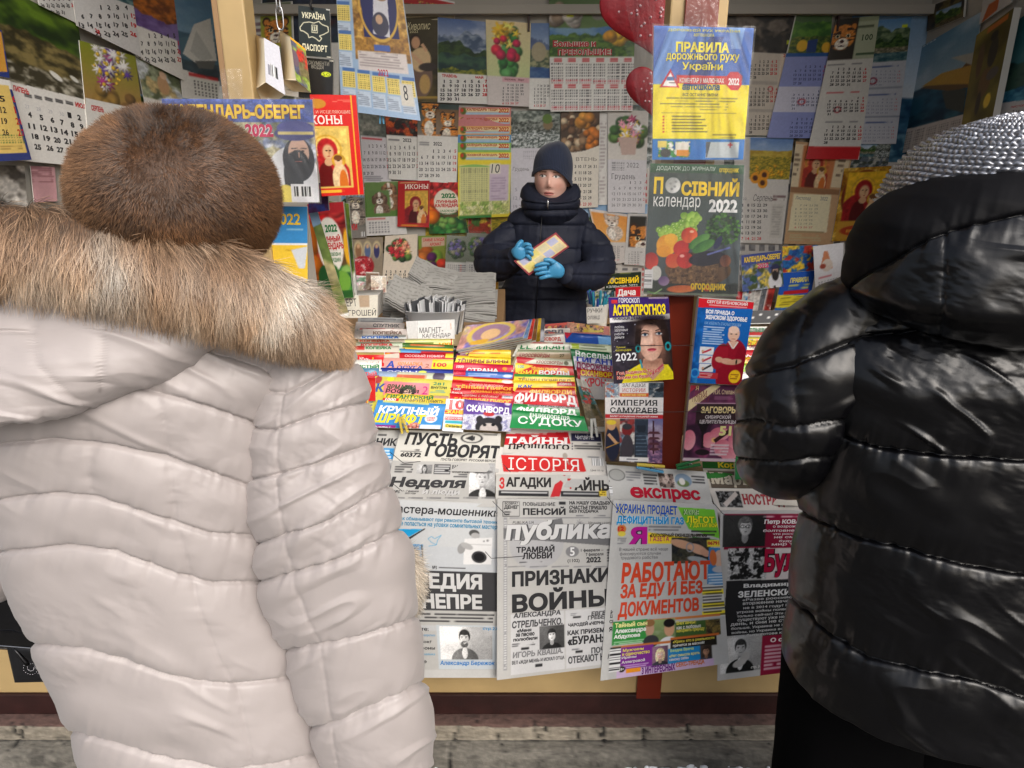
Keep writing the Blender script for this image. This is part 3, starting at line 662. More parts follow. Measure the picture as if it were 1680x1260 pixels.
paper('wall_calendar',[(838,182),(919,181),(917,372),(838,370)],BW,d,'grey stream calendar with faint December dates behind the seller head',L=1,hf=curl(.004))
MSH=lambda U,V,a,s: P_blobs(U,V,a,s,((90,70,56),(60,46,36)),[(.5,.5,.5,.5,60,.09,[(150,120,90),(200,180,150),(110,80,56),(90,60,40)],0),(.65,.25,.25,.15,5,.13,[(210,150,60),(196,130,50)],0),(.75,.7,.2,.2,8,.1,[(205,120,40),(190,110,40)],0)])
def d(s): s.img(918,178,985,250,MSH);s.poly([(918,236),(935,251),(960,247),(985,238),(985,345),(918,345)],(222,216,204));s.t('ВТЕНЬ',945,258,979,264,(110,100,90),'r');s.month(930,268,980,340,5,31,colm=True,hh=.5,c=(60,56,54),rows=7)
paper('wall_calendar',[(920,180),(984,182),(981,340),(922,342)],BW,d,'mushroom calendar with cream October page above the seller shoulder',L=2,hf=curl(.004,3,2))
def d(s): s.rect(980,175,998,340,(216,214,210));s.bars(984,200,994,330,22,(170,160,160))
paper('price_list',[(983,181),(998,181),(996,336),(982,336)],BW,d,'narrow white printed strip between mushroom and flower vase calendars','sheet',L=0)
def d(s): s.img(996,178,1064,262,BOUQ(((200,196,190),(216,212,206)),(170,60,100),(220,150,170),(225,190,60),(240,230,235)));s.poly([(1014,225),(1046,225),(1042,254),(1020,254)],(196,170,160));s.rect(996,262,1064,355,(212,210,214));s.dots(1003,266,1025,281,8,4,GY);s.t('2022',1028,267,1048,275,GY,'rs');s.t('Грудень',1003,285,1042,296,(90,90,96),'rs');s.month(1002,295,1062,341,3,31,hh=.5,c=(90,90,96),wk='r')
paper('wall_calendar',[(997,180),(1064,182),(1058,350),(997,348)],BW,d,'flower vase calendar with serif December dates beside the hanging posters',L=1,hf=curl(.004))
# --- third row
def d(s): s.img(597,298,660,358,P_beast,bg=((110,140,80),(90,130,60)),fur=(150,110,80),fur2=(110,80,60),light=(226,220,210),cx=.68,cy=.2,s=.2,stripe=False,flop=True);s.img(606,312,640,350,P_beast,bg=((100,130,76),(90,130,60)),fur=(120,96,80),fur2=(90,66,54),light=(226,220,210),cy=.34,s=.3,stripe=False,flop=True);s.poly([(599,357),(655,355),(669,384),(600,387)],(216,214,212));s.bars(602,357,635,361,1,(190,90,90),.6);s.dots(604,363,640,383,7,5,GY)
paper('wall_calendar',[(598,299),(655,297),(668,384),(600,387)],BW,d,'beagle puppies calendar on green grass with small white month page',L=2,hf=curl(.006))
def d(s): s.rect(650,296,706,375,(176,32,36));s.bars(656,298,698,301,1,(226,190,130));s.t('ИКОНЫ',664,302,703,310,(236,226,214),'bs');s.img(664,313,702,366,P_icon);s.bars(658,368,700,372,1,(230,180,60))
paper('icon_book',[(653,297),(705,296),(704,373),(652,372)],BW,d,'small red icon magazine next to the lunar calendar, below white month pages','magazine','magazines shown on the back wall',L=4,thick=.006)
VEG=lambda U,V,a,s: P_blobs(U,V,a,s,((170,40,40),(40,90,40)),[(.4,.12,.5,.14,40,.07,[(190,30,36),(150,24,30),(210,60,60)],0),(.5,.85,.5,.16,50,.08,[(40,110,50),(70,140,60),(30,80,44),(120,160,80)],0),(.08,.5,.1,.2,6,.12,[(226,120,30),(200,60,30)],0)])
def d(s): s.img(703,298,770,384,VEG);s.ell(733,331,22,21,(226,218,200));s.t('2022',724,317,747,325,GN,'x');s.t('ЛУННЫЙ',715,327,750,333,RD,'x');s.t('КАЛЕНДАРЬ',714,334,753,341,RD,'x');s.t('САДОВОДА И',722,344,750,348,GN,'b');s.t('ОГОРОДНИКА',721,349,751,353,GN,'b')
paper('lunar_calendar',[(704,299),(752,299),(769,382),(704,384)],BW,d,'small lunar gardening calendar with red berries, pinned on back wall','magazine','magazines shown on the back wall',L=3,thick=.006)
def d(s): s.rect(566,320,602,392,(130,126,120));s.img(566,322,602,372,P_beast,bg=((120,120,110),(110,110,104)),fur=(140,130,120),fur2=(70,64,60),cx=.5,cy=.2,s=.26,ears=0);s.t('ОТКИ',566,367,586,378,(200,40,50),'x');s.barcode(593,380,599,388)
paper('cat_magazine',[(567,322),(598,324),(601,390),(573,391)],BW,d,'grey kitten magazine wedged beside the puppies calendar','magazine','magazines shown on the back wall',L=4,thick=.006)
def d(s):
 s.rect(575,386,632,464,(150,138,120))
 for k in range(3): s.ell(588+k*15,410,7,15,(206,190,150));s.ell(588+k*15,412,5,12,((150,110,80),(90,110,150),(60,60,110))[k]);s.ell(588+k*15,404,2.5,3.5,(220,180,140))
 s.ell(596,437,18,17,(160,36,44));s.img(580,424,610,450,P_busy,((190,50,60),(230,180,180),(150,30,40)),6)
paper('icon_card',[(576,390),(628,389),(628,458),(580,461)],BW,d,'three arched icons card with a round red picture below','card','cards shown on the back wall',L=3)
def d(s): s.rect(625,384,690,470,(226,214,196));s.img(630,386,682,438,BOUQ(((226,214,196),(226,214,196)),(190,40,60),(226,160,130),(236,200,120),(210,60,70)));s.month(628,443,683,463,0,28,hh=.75,wk='x',rows=4)
paper('wall_calendar',[(632,387),(685,384),(684,466),(627,461)],BW,d,'heart shaped rose bouquet calendar over the newspaper pile',L=4,hf=curl(.008))
BSK=lambda U,V,a,s: P_blobs(U,V,a,s,((120,150,60),(140,120,50)),[(.25,.55,.3,.2,14,.16,[(190,110,50),(170,90,40)],0),(.6,.65,.35,.25,20,.12,[(200,60,40),(226,140,40),(120,160,50),(90,40,90)],0),(.5,.92,.5,.1,16,.1,[(60,80,90),(200,90,40),(60,110,50)],0)])
def d(s): s.img(684,384,735,468,BSK);s.rect(692,389,730,404,(200,170,150));s.t('САМЫЕ',694,391,710,396,RD,'b');s.t('БЛЮДА',712,391,729,396,RD,'b');s.t('АРОМАТ',705,398,724,403,RD,'b')
paper('recipe_calendar',[(686,387),(732,386),(730,457),(688,467)],BW,d,'harvest basket calendar between rose bouquet and lavender calendars',L=3)
def lav(s):
 x0,y0=s.Q[:,0].min(),s.Q[:,1].min();x1,y1=s.Q[:,0].max(),s.Q[:,1].max();ym=y0+(y1-y0)*.66
 s.img(x0-2,y0,x1+2,ym,BOUQ(((150,156,140),(120,130,110)),(90,80,150),(120,110,170),(150,150,120)));s.dots(x0+4,ym+3,x1-4,y1-3,9,5,(90,90,100),(190,60,60))
lv1=paper('pocket_calendar',[(733,386),(768,388),(766,453),(730,452)],BW,lav,'lavender calendar in clear sleeve next to harvest basket',L=3)
lv2=paper('pocket_calendar',[(766,382),(812,384),(806,456),(764,453)],BW,lav,'lavender calendar in clear sleeve half behind the seller sleeve',L=4)
def d(s): s.rect(965,342,1032,440,(206,200,196));s.poly([(968,342),(990,342),(992,360),(976,396)],(222,216,212));s.img(976,352,1032,397,P_beast,bg=((226,150,70),(230,170,90)),fur=(206,190,176),fur2=(170,140,120),light=(232,224,214),cx=.52,cy=.25,s=.24,stripe=False);s.month(992,403,1030,428,1,28,colm=True,hh=.7,wk='r')
paper('wall_calendar',[(966,342),(1031,352),(1028,430),(990,436)],BW,d,'white kitten on orange calendar right of the seller',L=1)
def d(s): s.rect(1025,345,1064,440,(200,198,196));s.img(1032,355,1064,406,P_beast,bg=((40,40,36),(70,50,40)),cx=.75,cy=.75,s=.5,body=False);s.month(1028,412,1060,436,1,28,colm=True,hh=.7,wk='r')
paper('wall_calendar',[(1030,350),(1064,351),(1060,436),(1024,434)],BW,d,'dark tiger calendar half hidden behind the vegetable calendar poster',L=2)
def d(s): s.rect(985,440,1056,480,(24,40,26));s.bars(994,446,1040,450,1,(200,200,120));s.t('ПОСІВНИЙ',993,453,1048,465,YL,'x');s.ell(1006,459,4,4.5,(150,150,150));s.t('календар 2022',995,467,1046,473,(225,225,225),'r')
paper('sowing_calendar',[(992,449),(1052,446),(1051,476),(992,478)],Plane((0,3.3,0),(0,-1,0)),d,'small dark sowing calendar on the rack right of the seller','magazine','magazines on the back rack',thick=.01)
def d(s): s.rect(1008,470,1052,492,(196,26,40));s.t('Дача',1013,474,1043,487,(240,236,234),'x')
paper('cottage_magazine',[(1010,472),(1051,470),(1050,500),(1010,502)],Plane((0,3.27,0),(0,-1,0)),d,'red magazine with white title below the small dark sowing calendar','magazine','magazines on the back rack',thick=.01)
def d(s): s.img(960,476,1012,505,P_busy,((60,110,120),(170,180,70),(40,60,70),(200,200,190)),4)
paper('garden_magazine',[(962,480),(1008,476),(1008,505),(962,505)],Plane((0,3.29,0),(0,-1,0)),d,'green and teal magazine behind the pen cup','magazine','magazines on the back rack',thick=.01)
for (x0,y0,x1,y1,cols,nm) in ((738,456,770,478,((40,110,110),(60,140,130),(220,220,210)),'teal leaflet under the lavender calendars'),(772,455,796,480,((180,70,60),(220,170,100),(230,230,220)),'pink and cream booklet next to the teal leaflet'),(794,460,818,485,((220,150,40),(240,200,90),(200,100,30)),'orange leaf booklet beside the seller jacket'),(640,462,690,490,((190,60,40),(120,140,40),(230,180,60),(60,40,70)),'vegetable booklet behind the newspaper pile'),(768,356,806,382,((160,60,40),(214,180,60),(70,110,50)),'small pepper leaflet under the yellow almanac')):
 paper('booklet',(x0,y0,x1,y1+12),BW,lambda s,c=cols: s.img(s.Q[0][0],s.Q[0][1],s.Q[2][0],s.Q[2][1],P_busy,c,4),nm,'booklet','booklets on the back wall',L=0,thick=.004)
# --- right of the posters
def d(s): s.img(1185,10,1310,88,P_busy,((34,32,30),(70,60,50),(20,18,18),(110,100,90)),3);s.rect(1291,66,1299,73,(216,230,40));s.rect(1185,86,1310,225,(206,196,182));s.rect(1276,88,1300,222,(226,208,190));s.t('2022',1285,89,1300,94,RD,'b')
def d3(s): d(s);[s.month(1228,y,1276,y+32,f,n,hh=.75,wk='x',c=(70,64,60),redc=(6,5)) for y,f,n in ((98,2,28),(143,1,31),(188,1,28))];s.rect(1228,133,1276,139,(180,170,160));s.rect(1228,179,1276,184,(180,170,160));s.ring(1264,146,4,4,1.5,(200,60,70))
paper('wall_calendar',[(1192,12),(1306,20),(1287,222),(1200,222)],BW,d3,'dark photo calendar with tan triple month block beside blue one',L=1,hf=curl(.004))
def d(s): s.img(1300,15,1370,90,P_land,sky=((60,90,50),(80,110,60)),layers=[(.25,.1,3,(40,90,24),(90,140,40),6),(.6,.06,5,(40,70,20),(120,130,30),14)],cloud=.1);s.ell(1316,75,10,10,(226,180,40));s.poly([(1326,66),(1342,64),(1338,86),(1322,86)],(30,60,120));s.ell(1356,78,9,9,(220,170,40));s.rect(1250,87,1370,93,(20,80,150));s.rect(1250,93,1370,228,(140,150,206));s.rect(1250,142,1370,184,(206,206,224));[s.month(1300-k*3,y,1356-k*3,y+34,f,n,hh=.6,wk='b',c=(50,60,110),redc=(6,)) for k,(y,f,n) in enumerate(((106,2,28),(147,5,31),(192,1,30)))];s.ring(1315,167,5,4.5,2,(190,50,60))
paper('wall_calendar',[(1306,20),(1366,18),(1352,227),(1258,226)],BW,d,'blue three month calendar with green field picture and yellow flowers',L=2,hf=curl(.006))
def d(s):
 s.rect(1300,20,1450,100,(150,160,130));s.rect(1385,35,1446,95,(178,186,158));s.bars(1404,40,1440,46,1,(80,90,70),.7,.1);s.t('100',1414,56,1432,66,(60,80,50),'bs');s.bars(1404,86,1438,90,1,(40,70,40),.9,0,0);s.img(1360,30,1404,100,P_beast,bg=((40,40,34),(50,44,38)),cy=.45,s=.34,body=False);s.rect(1310,98,1450,245,(214,212,206))
 [s.month(1360-k*5,y,1423-k*4,y+32,f,n,hh=.7,wk='x',redc=(6,)) for k,(y,f,n) in enumerate(((110,1,31),(158,5,31),(205,1,28)))];s.bars(1358,103,1425,107,1,GY);s.bars(1356,150,1420,153,1,RD);s.bars(1354,198,1416,202,1,GY);s.ring(1374,180,5,4.5,2,(180,50,60));s.poly([(1325,240),(1413,241),(1408,262),(1320,262)],(190,28,34))
paper('wall_calendar',[(1372,32),(1443,25),(1409,262),(1322,261)],BW,d,'tiger head banknote calendar with three month blocks and red bottom',L=4,hf=curl(.008))
def d(s): s.img(1430,30,1500,104,P_land,sky=((90,140,190),(190,210,225)),layers=LAKE);s.rect(1480,40,1489,45,(216,230,40));s.rect(1405,101,1500,240,(196,198,206));[(s.bars(1430-k*5,y-7,1478-k*5,y-3,1,(60,80,140),.6),s.month(1425-k*5,y,1478-k*5,y+28,f,30,hh=.45,wk='r',c=(110,120,150))) for k,(y,f) in enumerate(((114,1),(160,3),(206,1)))];s.ring(1432,133,6,5,2.5,(150,40,60));s.rect(1405,143,1480,146,(150,156,170));s.rect(1405,190,1480,193,(150,156,170))
paper('wall_calendar',[(1440,34),(1496,28),(1470,236),(1412,236)],BW,d,'pale grey mountain lake calendar by the right corner, yellow price sticker',L=2,hf=curl(.005))
SUNF=lambda U,V,a,s: P_blobs(U,V,a,s,lambda U,V,a,q: P_land(U,V,a,q,sky=((90,130,190),(200,214,226)),layers=FIELD,cloud=.3),[(.5,.82,.5,.16,30,.05,[(226,170,30),(210,150,30)],7)])
def d(s): s.rect(1200,220,1302,405,(210,206,200));s.img(1230,226,1302,294,SUNF);[(s.ell(x,y,8,9,(226,150,30)),s.ell(x,y,4,4.5,(80,40,20))) for x,y in ((1239,292),(1254,287),(1251,300))];s.t('Серпень',1236,319,1268,333,(90,80,80),'r',.3);s.t('2022',1212,324,1225,328,GY,'r');s.bars(1268,320,1290,330,2,(110,80,80),.7);s.month(1211,332,1270,396,0,31,colm=True,hh=.55);s.rect(1264,335,1284,390,(200,196,188));s.bars(1266,338,1282,386,12,(170,166,160))
paper('wall_calendar',[(1205,224),(1302,226),(1283,400),(1205,398)],BW,d,'sunflower field calendar with white August page',L=1,hf=curl(.005))
def d(s): s.rect(1280,225,1405,405,(196,158,118));s.rect(1296,236,1318,308,(222,204,170));s.rect(1368,240,1392,308,(222,204,170));s.rect(1314,240,1368,310,(196,120,70));s.img(1318,244,1360,308,P_icon,(196,110,60),(170,50,34));s.rect(1290,309,1392,318,(150,110,76));s.poly([(1302,318),(1364,320),(1356,382),(1293,380)],(232,222,186));s.t('Листопад',1305,322,1330,329,GY,'r',.2);s.t('2022',1346,323,1358,329,GY,'r');s.month(1299,334,1352,376,1,30,colm=True,hh=.5,wk='r',c=(150,146,120));s.bars(1295,384,1350,396,3,(190,180,140));s.rect(1292,379,1352,382,(170,150,110));s.bars(1302,250,1312,290,5,(120,100,80));s.bars(1374,252,1386,292,5,(120,100,80))
paper('scroll_calendar',[(1306,232),(1402,240),(1366,402),(1286,400)],BW,d,'tan scroll style icon calendar with cream tear-off month page',L=2,thick=.004)
def d(s): s.rect(1360,265,1470,400,(176,128,40));s.img(1364,270,1462,394,P_busy,((190,140,40),(150,96,24),(220,180,80)),9);s.ell(1416,322,36,44,(120,50,24));s.img(1386,282,1450,362,P_icon,(222,176,40),(150,26,30));s.rect(1372,362,1446,392,(196,146,50));s.ell(1408,378,30,9,(170,60,30));s.bars(1388,374,1430,383,1,(226,180,60))
paper('holy_icon',[(1385,276),(1463,272),(1446,394),(1364,396)],BW,d,'golden framed mother and child icon in red robe, right of the scroll calendar','icon',None,L=3,thick=.008,m='gloss_print')
def d(s): s.img(1400,234,1440,258,P_land,layers=LAKE);s.img(1436,236,1462,258,P_land,layers=STRM);s.img(1390,257,1462,276,P_busy,((90,100,110),(180,180,170),(60,70,60)),4)
paper('postcard_sheet',[(1408,236),(1462,236),(1456,276),(1386,276)],BW,d,'sheet of small landscape pictures above the golden icon','poster',None,L=1)
# --- rack at the lower right
RK=Plane((0,3.45,0),(0,-1,0))
def ober(s,x0,y0,x1,y1):
 w,h=x1-x0,y1-y0;X=lambda f: x0+f*w;Y=lambda f: y0+f*h
 s.img(x0-4,y0-2,x1+4,y1+4,P_busy,((90,110,170),(60,90,60),(180,190,210),(90,100,60),(226,200,90)),5);s.rect(x0-3,y0-3,x1+3,Y(.28),(70,84,150));s.t('КАЛЕНДАРЬ-ОБЕРЕГ',X(.06),Y(.06),X(.96),Y(.24),(246,214,90),'x',ol=(110,60,40));s.t('2022',X(.38),Y(.28),X(.66),Y(.42),(214,60,110),'x',ol=(230,220,225))
 s.ell(X(.82),Y(.8),w*.17,h*.25,(226,226,230));s.ell(X(.82),Y(.52),w*.1,h*.16,(60,52,50));s.ell(X(.82),Y(.5),w*.065,h*.1,(214,176,150));s.ell(X(.82),Y(.63),w*.08,h*.14,(44,40,40));s.ell(X(.82),Y(.4),w*.13,h*.05,(40,42,80));s.ell(X(.82),Y(.36),w*.09,h*.06,(50,52,90))
 for sx in (-.025,.025): s.ell(X(.82+sx),Y(.49),w*.012,h*.012,(30,30,34))
 s.barcode(X(.78),Y(.9),X(.95),Y(.995))
paper('amulet_calendar',[(1216,419),(1282,411),(1286,470),(1218,479)],RK,lambda s: ober(s,1217,415,1284,474),'small amulet almanac with bearded man, on the rack behind the right post','magazine','magazines on the back rack',L=3,thick=.008)
def d(s): s.rect(1265,440,1345,515,(30,90,190));s.t('ПРАВИЛА',1297,455,1327,463,(240,230,80),'x');s.bars(1294,465,1330,475,2,(240,230,80));s.rect(1286,476,1326,482,RD);s.poly([(1260,484),(1345,484),(1345,505),(1260,505)],(240,224,60));s.bars(1280,486,1322,500,4,(140,120,40));s.rect(1262,503,1345,515,(40,110,190))
paper('rules_booklet',[(1284,448),(1338,444),(1326,506),(1270,512)],RK,d,'small blue and yellow road rules booklet on the rack behind the right post','magazine','magazines on the back rack',L=2,thick=.012)
def d(s): s.img(1275,400,1345,450,P_busy,((40,110,180),(30,80,150),(240,200,60),(190,60,50)),4)
paper('puzzle_booklet',[(1284,404),(1342,402),(1338,452),(1282,448)],RK,d,'blue booklet with yellow shapes behind the small road rules booklet','magazine','magazines on the back rack',L=0,thick=.01)
for k,c in enumerate(((190,40,44),(40,120,190),(170,60,60),(214,206,200),(120,124,130),(196,60,50))):
 paper('thin_booklet',[(1209+k*10,478-k),(1222+k*10,478-k),(1217+k*9,516),(1205+k*9,514)],RK,lambda s,c=c: (s.img(s.Q[0][0]-3,470,s.Q[1][0]+3,520,P_busy,(c,np.array(c)*.7,(220,216,210)),3)),('dark red','sky blue','brick red','white','grey','orange red')[k]+' booklet leaning in the row under the small amulet almanac','booklet','booklets leaning on the right rack',L=.5+.2*k,thick=.006)
def d(s): s.rect(1330,396,1392,485,(216,214,216));s.poly([(1352,412),(1358,412),(1366,440),(1346,440)],(190,110,60));s.ell(1357,435,9,10,(206,190,176));s.ell(1350,437,5,4,(150,60,40));s.bars(1342,452,1366,456,1,(190,90,100),.6);s.dots(1342,458,1374,474,7,5,GY)
paper('wall_calendar',[(1334,404),(1384,398),(1381,468),(1338,482)],Plane((0,3.4,0),(0,-1,0)),d,'white gnome calendar hanging over the right rack edge',L=1,hf=lambda u,v: .03*np.sin(v*3.0))
# --- right side wall
def d(s):
 s.img(1440,0,1640,222,P_land,sky=((50,110,160),(150,175,190)),layers=[(.62,.02,3,(16,52,76),(40,90,116),9),(.8,.02,8,(14,48,70),(50,100,120),12)],cloud=.5)
 s.poly([(1510,145),(1575,115),(1600,85),(1602,140),(1560,150)],(110,84,50));s.poly([(1512,142),(1545,120),(1600,105),(1600,138)],(190,150,60));s.poly([(1545,150),(1585,146),(1580,185),(1552,178)],(70,74,66));s.poly([(1560,95),(1602,85),(1602,110)],(180,180,170));s.t('2022',1516,58,1536,71,(190,210,220),'r',.2)
 s.poly([(1440,220),(1480,214),(1580,188),(1600,190),(1600,262),(1440,270)],(206,200,196))
 for k in range(5): s.dots(1478+k*20,217-k*5,1494+k*20,246-k*5,5,8,(130,124,124))
paper('wall_calendar',[(1502,82),(1612,18),(1578,232),(1464,254)],RW,d,'big seascape calendar with an eagle diving, on the right side wall',L=1)
def d(s): s.img(1520,0,1584,55,P_busy,((40,36,30),(70,60,40),(100,90,50)),4);s.img(1535,12,1575,45,P_land,layers=FOR)
paper('framed_picture',[(1524,10),(1584,-14),(1580,28),(1520,52)],RW,d,'small dark framed picture in the upper right corner','picture',None,L=0,thick=.01)
def d(s): s.rect(1560,-30,1680,55,(196,192,188));s.poly([(1610,38),(1622,8),(1640,-4),(1636,16)],(190,100,50));s.poly([(1580,-30),(1612,-30),(1610,20),(1585,30)],(90,60,30))
paper('wall_calendar',[(1614,-10),(1668,-40),(1660,4),(1606,40)],RW,d,'white page with an orange fox shape at the top right',L=3)
def d(s): s.img(1565,0,1680,225,P_busy,((110,100,40),(130,116,50),(90,80,36)),2);s.bars(1622,34,1652,44,1,(200,110,50),.8,0,0);s.ell(1629,85,9,25,(60,54,44));s.ell(1632,58,7,8,(50,44,38));s.ell(1608,100,6,30,(96,76,50));s.ell(1615,135,12,24,(110,84,50));s.ell(1604,170,5,20,(70,60,44));s.ell(1628,120,12,10,(90,84,76));s.ell(1619,165,7,12,(226,190,60))
paper('hunter_calendar',[(1602,58),(1664,12),(1628,193),(1576,214)],RW,d,'thick olive calendar with two hunters on the right side wall',L=6,thick=.03)
def d(s): s.img(1620,20,1720,175,P_land,sky=((40,90,100),(60,120,130)),layers=[(.55,.1,3,(30,60,60),(60,90,80),7),(.8,.02,6,(20,80,120),(80,150,180),12)],cloud=.1);s.poly([(1620,172),(1720,160),(1720,225),(1620,225)],(206,204,206));s.t('ЛИСТОПАД',1658,172,1690,176,RD,'b');s.month(1648,180,1700,214,1,30,colm=True,hh=.7,wk='b')
paper('wall_calendar',[(1632,60),(1730,-10),(1720,216),(1624,214)],RW,d,'blue water calendar at the right edge with November page',L=2)
# --- left side wall
def d(s):
 s.img(-30,-30,150,170,P_land,sky=((60,90,26),(90,120,40)),layers=[(.1,.15,3,(24,44,14),(90,120,30),5),(.5,.12,4,(50,46,26),(130,116,70),12),(.72,.1,5,(60,56,40),(190,186,170),16)],cloud=.1);s.ell(92,125,12,5,(222,222,216),.5);s.ell(122,130,8,4,(214,214,206),.5)
 s.poly([(-30,120),(18,134),(150,166),(150,290),(-30,290)],W_);s.t('ЛИПЕНЬ',22,143,47,152,RD,'x');s.t('ИЮЛЬ',124,170,146,178,RD,'x')
 for k in range(5): s.bars(40+k*17,154+k*3,52+k*17,160+k*3,2,K_,.8,0,0)
 rows=[[(1,114,189),(2,130,193),(3,148,196)],[(4,49,188),(5,68,193),(6,86,197),(7,102,201),(8,119,205),(9,134,208),(10,150,210)],[(11,52,207),(12,72,210),(13,89,213),(14,106,217),(15,123,220),(16,138,223),(17,153,226)],[(18,58,224),(19,77,227),(20,94,230),(21,111,232),(22,127,235),(23,142,238),(24,156,240)],[(25,62,241),(26,82,243),(27,99,246),(28,115,248),(29,130,250),(30,145,252),(31,158,254)]]
 for r_ in rows:
  for n_,x,y in r_: wd=3 if n_<10 else 5.5;s.t(str(n_),x-wd,y-4.5,x+wd,y+4.5,RD if n_ in (3,10,17,24,31) else K_,'x')
 for k,t_ in enumerate(('27','28','29','30')): s.t(t_,41+k*19,172+k*4,48+k*19,178+k*4,(190,190,196),'r')
paper('wall_calendar',[(-40,-45),(128,40),(166,276),(18,262)],LW,d,'large forest brook calendar with bold July dates on the left side wall',L=2,thick=.004)
ASTER=lambda U,V,a,s: P_blobs(U,V,a,s,((130,150,30),(170,130,80)),[(.5,.85,.4,.12,14,.1,[(150,120,60),(120,90,50)],0),(.45,.45,.25,.32,22,.11,[(225,222,226),(90,60,150),(170,60,130),(235,232,230)],8),(.45,.45,.22,.3,22,.03,[(226,190,60)],0)])
def d(s): s.img(128,60,250,182,ASTER);s.poly([(140,160),(246,184),(246,300),(150,300)],W_);s.t('СЕРПЕНЬ',150,174,170,183,RD,'x');s.month(155,190,250,280,0,31,hh=.45,wk='x')
paper('wall_calendar',[(130,66),(222,92),(248,290),(150,276)],LW,d,'aster flower basket calendar on the left side wall, beside the fur hat',L=3,thick=.003)
def d(s): s.img(205,-40,292,70,P_land,sky=((110,60,40),(150,90,50)),layers=[(.2,.3,6,(110,60,30),(190,110,40),10),(.6,.1,4,(96,70,130),(130,110,170),6)],cloud=0);s.poly([(205,34),(290,66),(304,135),(225,100)],W_);s.month(226,52,300,118,1,30,hh=.55,wk='x')
paper('wall_calendar',[(205,-50),(282,-30),(302,132),(222,92)],LW,d,'autumn lane calendar with month page above the aster calendar',L=3)
def d(s): s.rect(100,-60,240,100,(212,212,212));s.img(170,-50,240,5,P_land,layers=LAKE);s.month(126,5,226,78,2,28,hh=.5,wk='x');s.t('28',156,48,164,55,RD,'x')
paper('wall_calendar',[(110,-70),(212,-40),(232,94),(126,42)],LW,d,'plain white month page above the aster calendar, leftmost of the upper row',L=4)
def d(s): s.rect(40,-60,130,45,(206,206,204));s.month(66,-30,124,26,2,31,hh=.5,wk='x')
paper('wall_calendar',[(46,-90),(114,-60),(126,38),(64,8)],LW,d,'partly cropped white month page at the top left',L=3)
def d(s): s.img(270,-40,362,132,P_land,sky=((60,110,150),(110,150,180)),layers=[(.55,.02,3,(40,80,110),(70,110,130),8),(.8,.02,5,(34,50,66),(70,90,104),10)],cloud=.3);s.poly([(318,40),(345,30),(356,100),(322,104),(300,88)],(216,216,212));s.poly([(322,50),(312,84),(330,100),(350,96)],(190,192,190));s.poly([(320,100),(354,100),(350,114),(326,112)],(96,96,96));s.poly([(296,112),(360,134),(364,180),(300,170)],W_);s.bars(310,122,358,130,1,RD,.7,0,0);s.dots(318,134,358,160,7,5,(70,70,74))
paper('wall_calendar',[(276,-60),(350,-40),(366,172),(300,160)],LW,d,'white sailing ship calendar next to the left post',L=2)
def d(s): s.img(220,90,306,165,P_busy,((150,160,130),(190,170,120),(90,100,70),(200,206,210)),4);s.ell(268,140,10,16,(190,150,110));s.ell(267,124,6,7,(214,180,150))
paper('wall_calendar',[(222,92),(292,122),(306,200),(242,190)],LW,d,'pale fairy picture calendar between the aster calendar and left post',L=2)
def yel(s,n4,y0):
 s.rect(-60,y0-200,60,y0+300,(40,56,120));s.poly([(-60,y0+4),(14,y0+8),(44,y0+118),(-60,y0+122)],(226,196,110))
 for k,(a,b) in enumerate(n4):
  y=y0+30+k*18*1.02;s.t(b,20+k*3.0,y-5,24+k*3+(8 if len(b)>1 else 2),y+6,RD,'bs');s.t(a,-2+k*2,y-5,8+k*2,y+5,K_,'bs')
 s.dots(0,y0+88,41,y0+104,16,4,(90,120,60));s.bars(0,y0+106,40,y0+114,2,(160,130,70))
paper('bordered_calendar',[(-60,118),(16,132),(52,262),(-60,268)],LW,lambda s: yel(s,(('5','6'),('12','13'),('19','20'),('26','27')),132),'yellow calendar with blue border and red Sundays at the left edge',L=7,thick=.004,m='gloss_print')
def d(s): s.rect(-80,-20,20,140,(40,56,120));s.poly([(-80,40),(2,52),(12,118),(-80,116)],(206,150,60))
paper('bordered_calendar',[(-60,30),(3,50),(16,128),(-60,116)],LW,d,'orange page with blue border at the left edge, above the yellow one',L=6,thick=.004,m='gloss_print')
def d(s): s.rect(40,265,100,340,(196,150,156));s.bars(52,272,90,300,9,(120,70,80))
paper('leaflet',[(50,272),(90,274),(94,330),(56,332)],LW,d,'pinkish printed leaflet below the July calendar','leaflet',None,L=1)
def d(s): s.img(-20,265,60,350,P_busy,((120,116,110),(80,76,72),(200,196,190)),3)
paper('leaflet',[(-30,270),(40,272),(46,340),(-30,350)],LW,d,'grey wrapped leaflet under the yellow bordered calendar','leaflet',None,L=1)
# --- older calendars whose edges show in the gaps between the others
FL=[((556,165,606,335),'old dark calendar showing at the edge of the large red icon magazine',MNT),((560,322,645,485),'old brown calendar showing around the kitten magazine',FOR),((698,318,860,486),'old green calendar showing under the yellow almanac',FIELD),((938,172,1070,352),'old grey calendar showing between mushroom and flower vase calendars',STRM),((945,335,1072,486),'old calendar page showing around the kitten on orange',LAKE),((1188,205,1312,470),'old brownish calendar showing left of the sunflower calendar',STRM),((1285,55,1425,420),'old dark calendar showing around the tan scroll calendar',FOR),((1398,26,1522,440),'old blue calendar showing at the right corner beside the mountain lake one',SEA)]
for k,(b,lb,ly) in enumerate(FL):
 def d(s,b=b,ly=ly): ym=b[1]+(b[3]-b[1])*.58;s.img(b[0]-3,b[1]-3,b[2]+3,ym,P_land,layers=ly,cloud=.2);s.rect(b[0]-3,ym,b[2]+3,b[3]+3,(196,192,186));s.dots(b[0]+5,ym+6,b[2]-5,b[3]-6,7,6,(90,90,94),(180,60,60))
 paper('old_calendar',b,BW,d,lb,L=-.4,thick=.0012,hf=None)
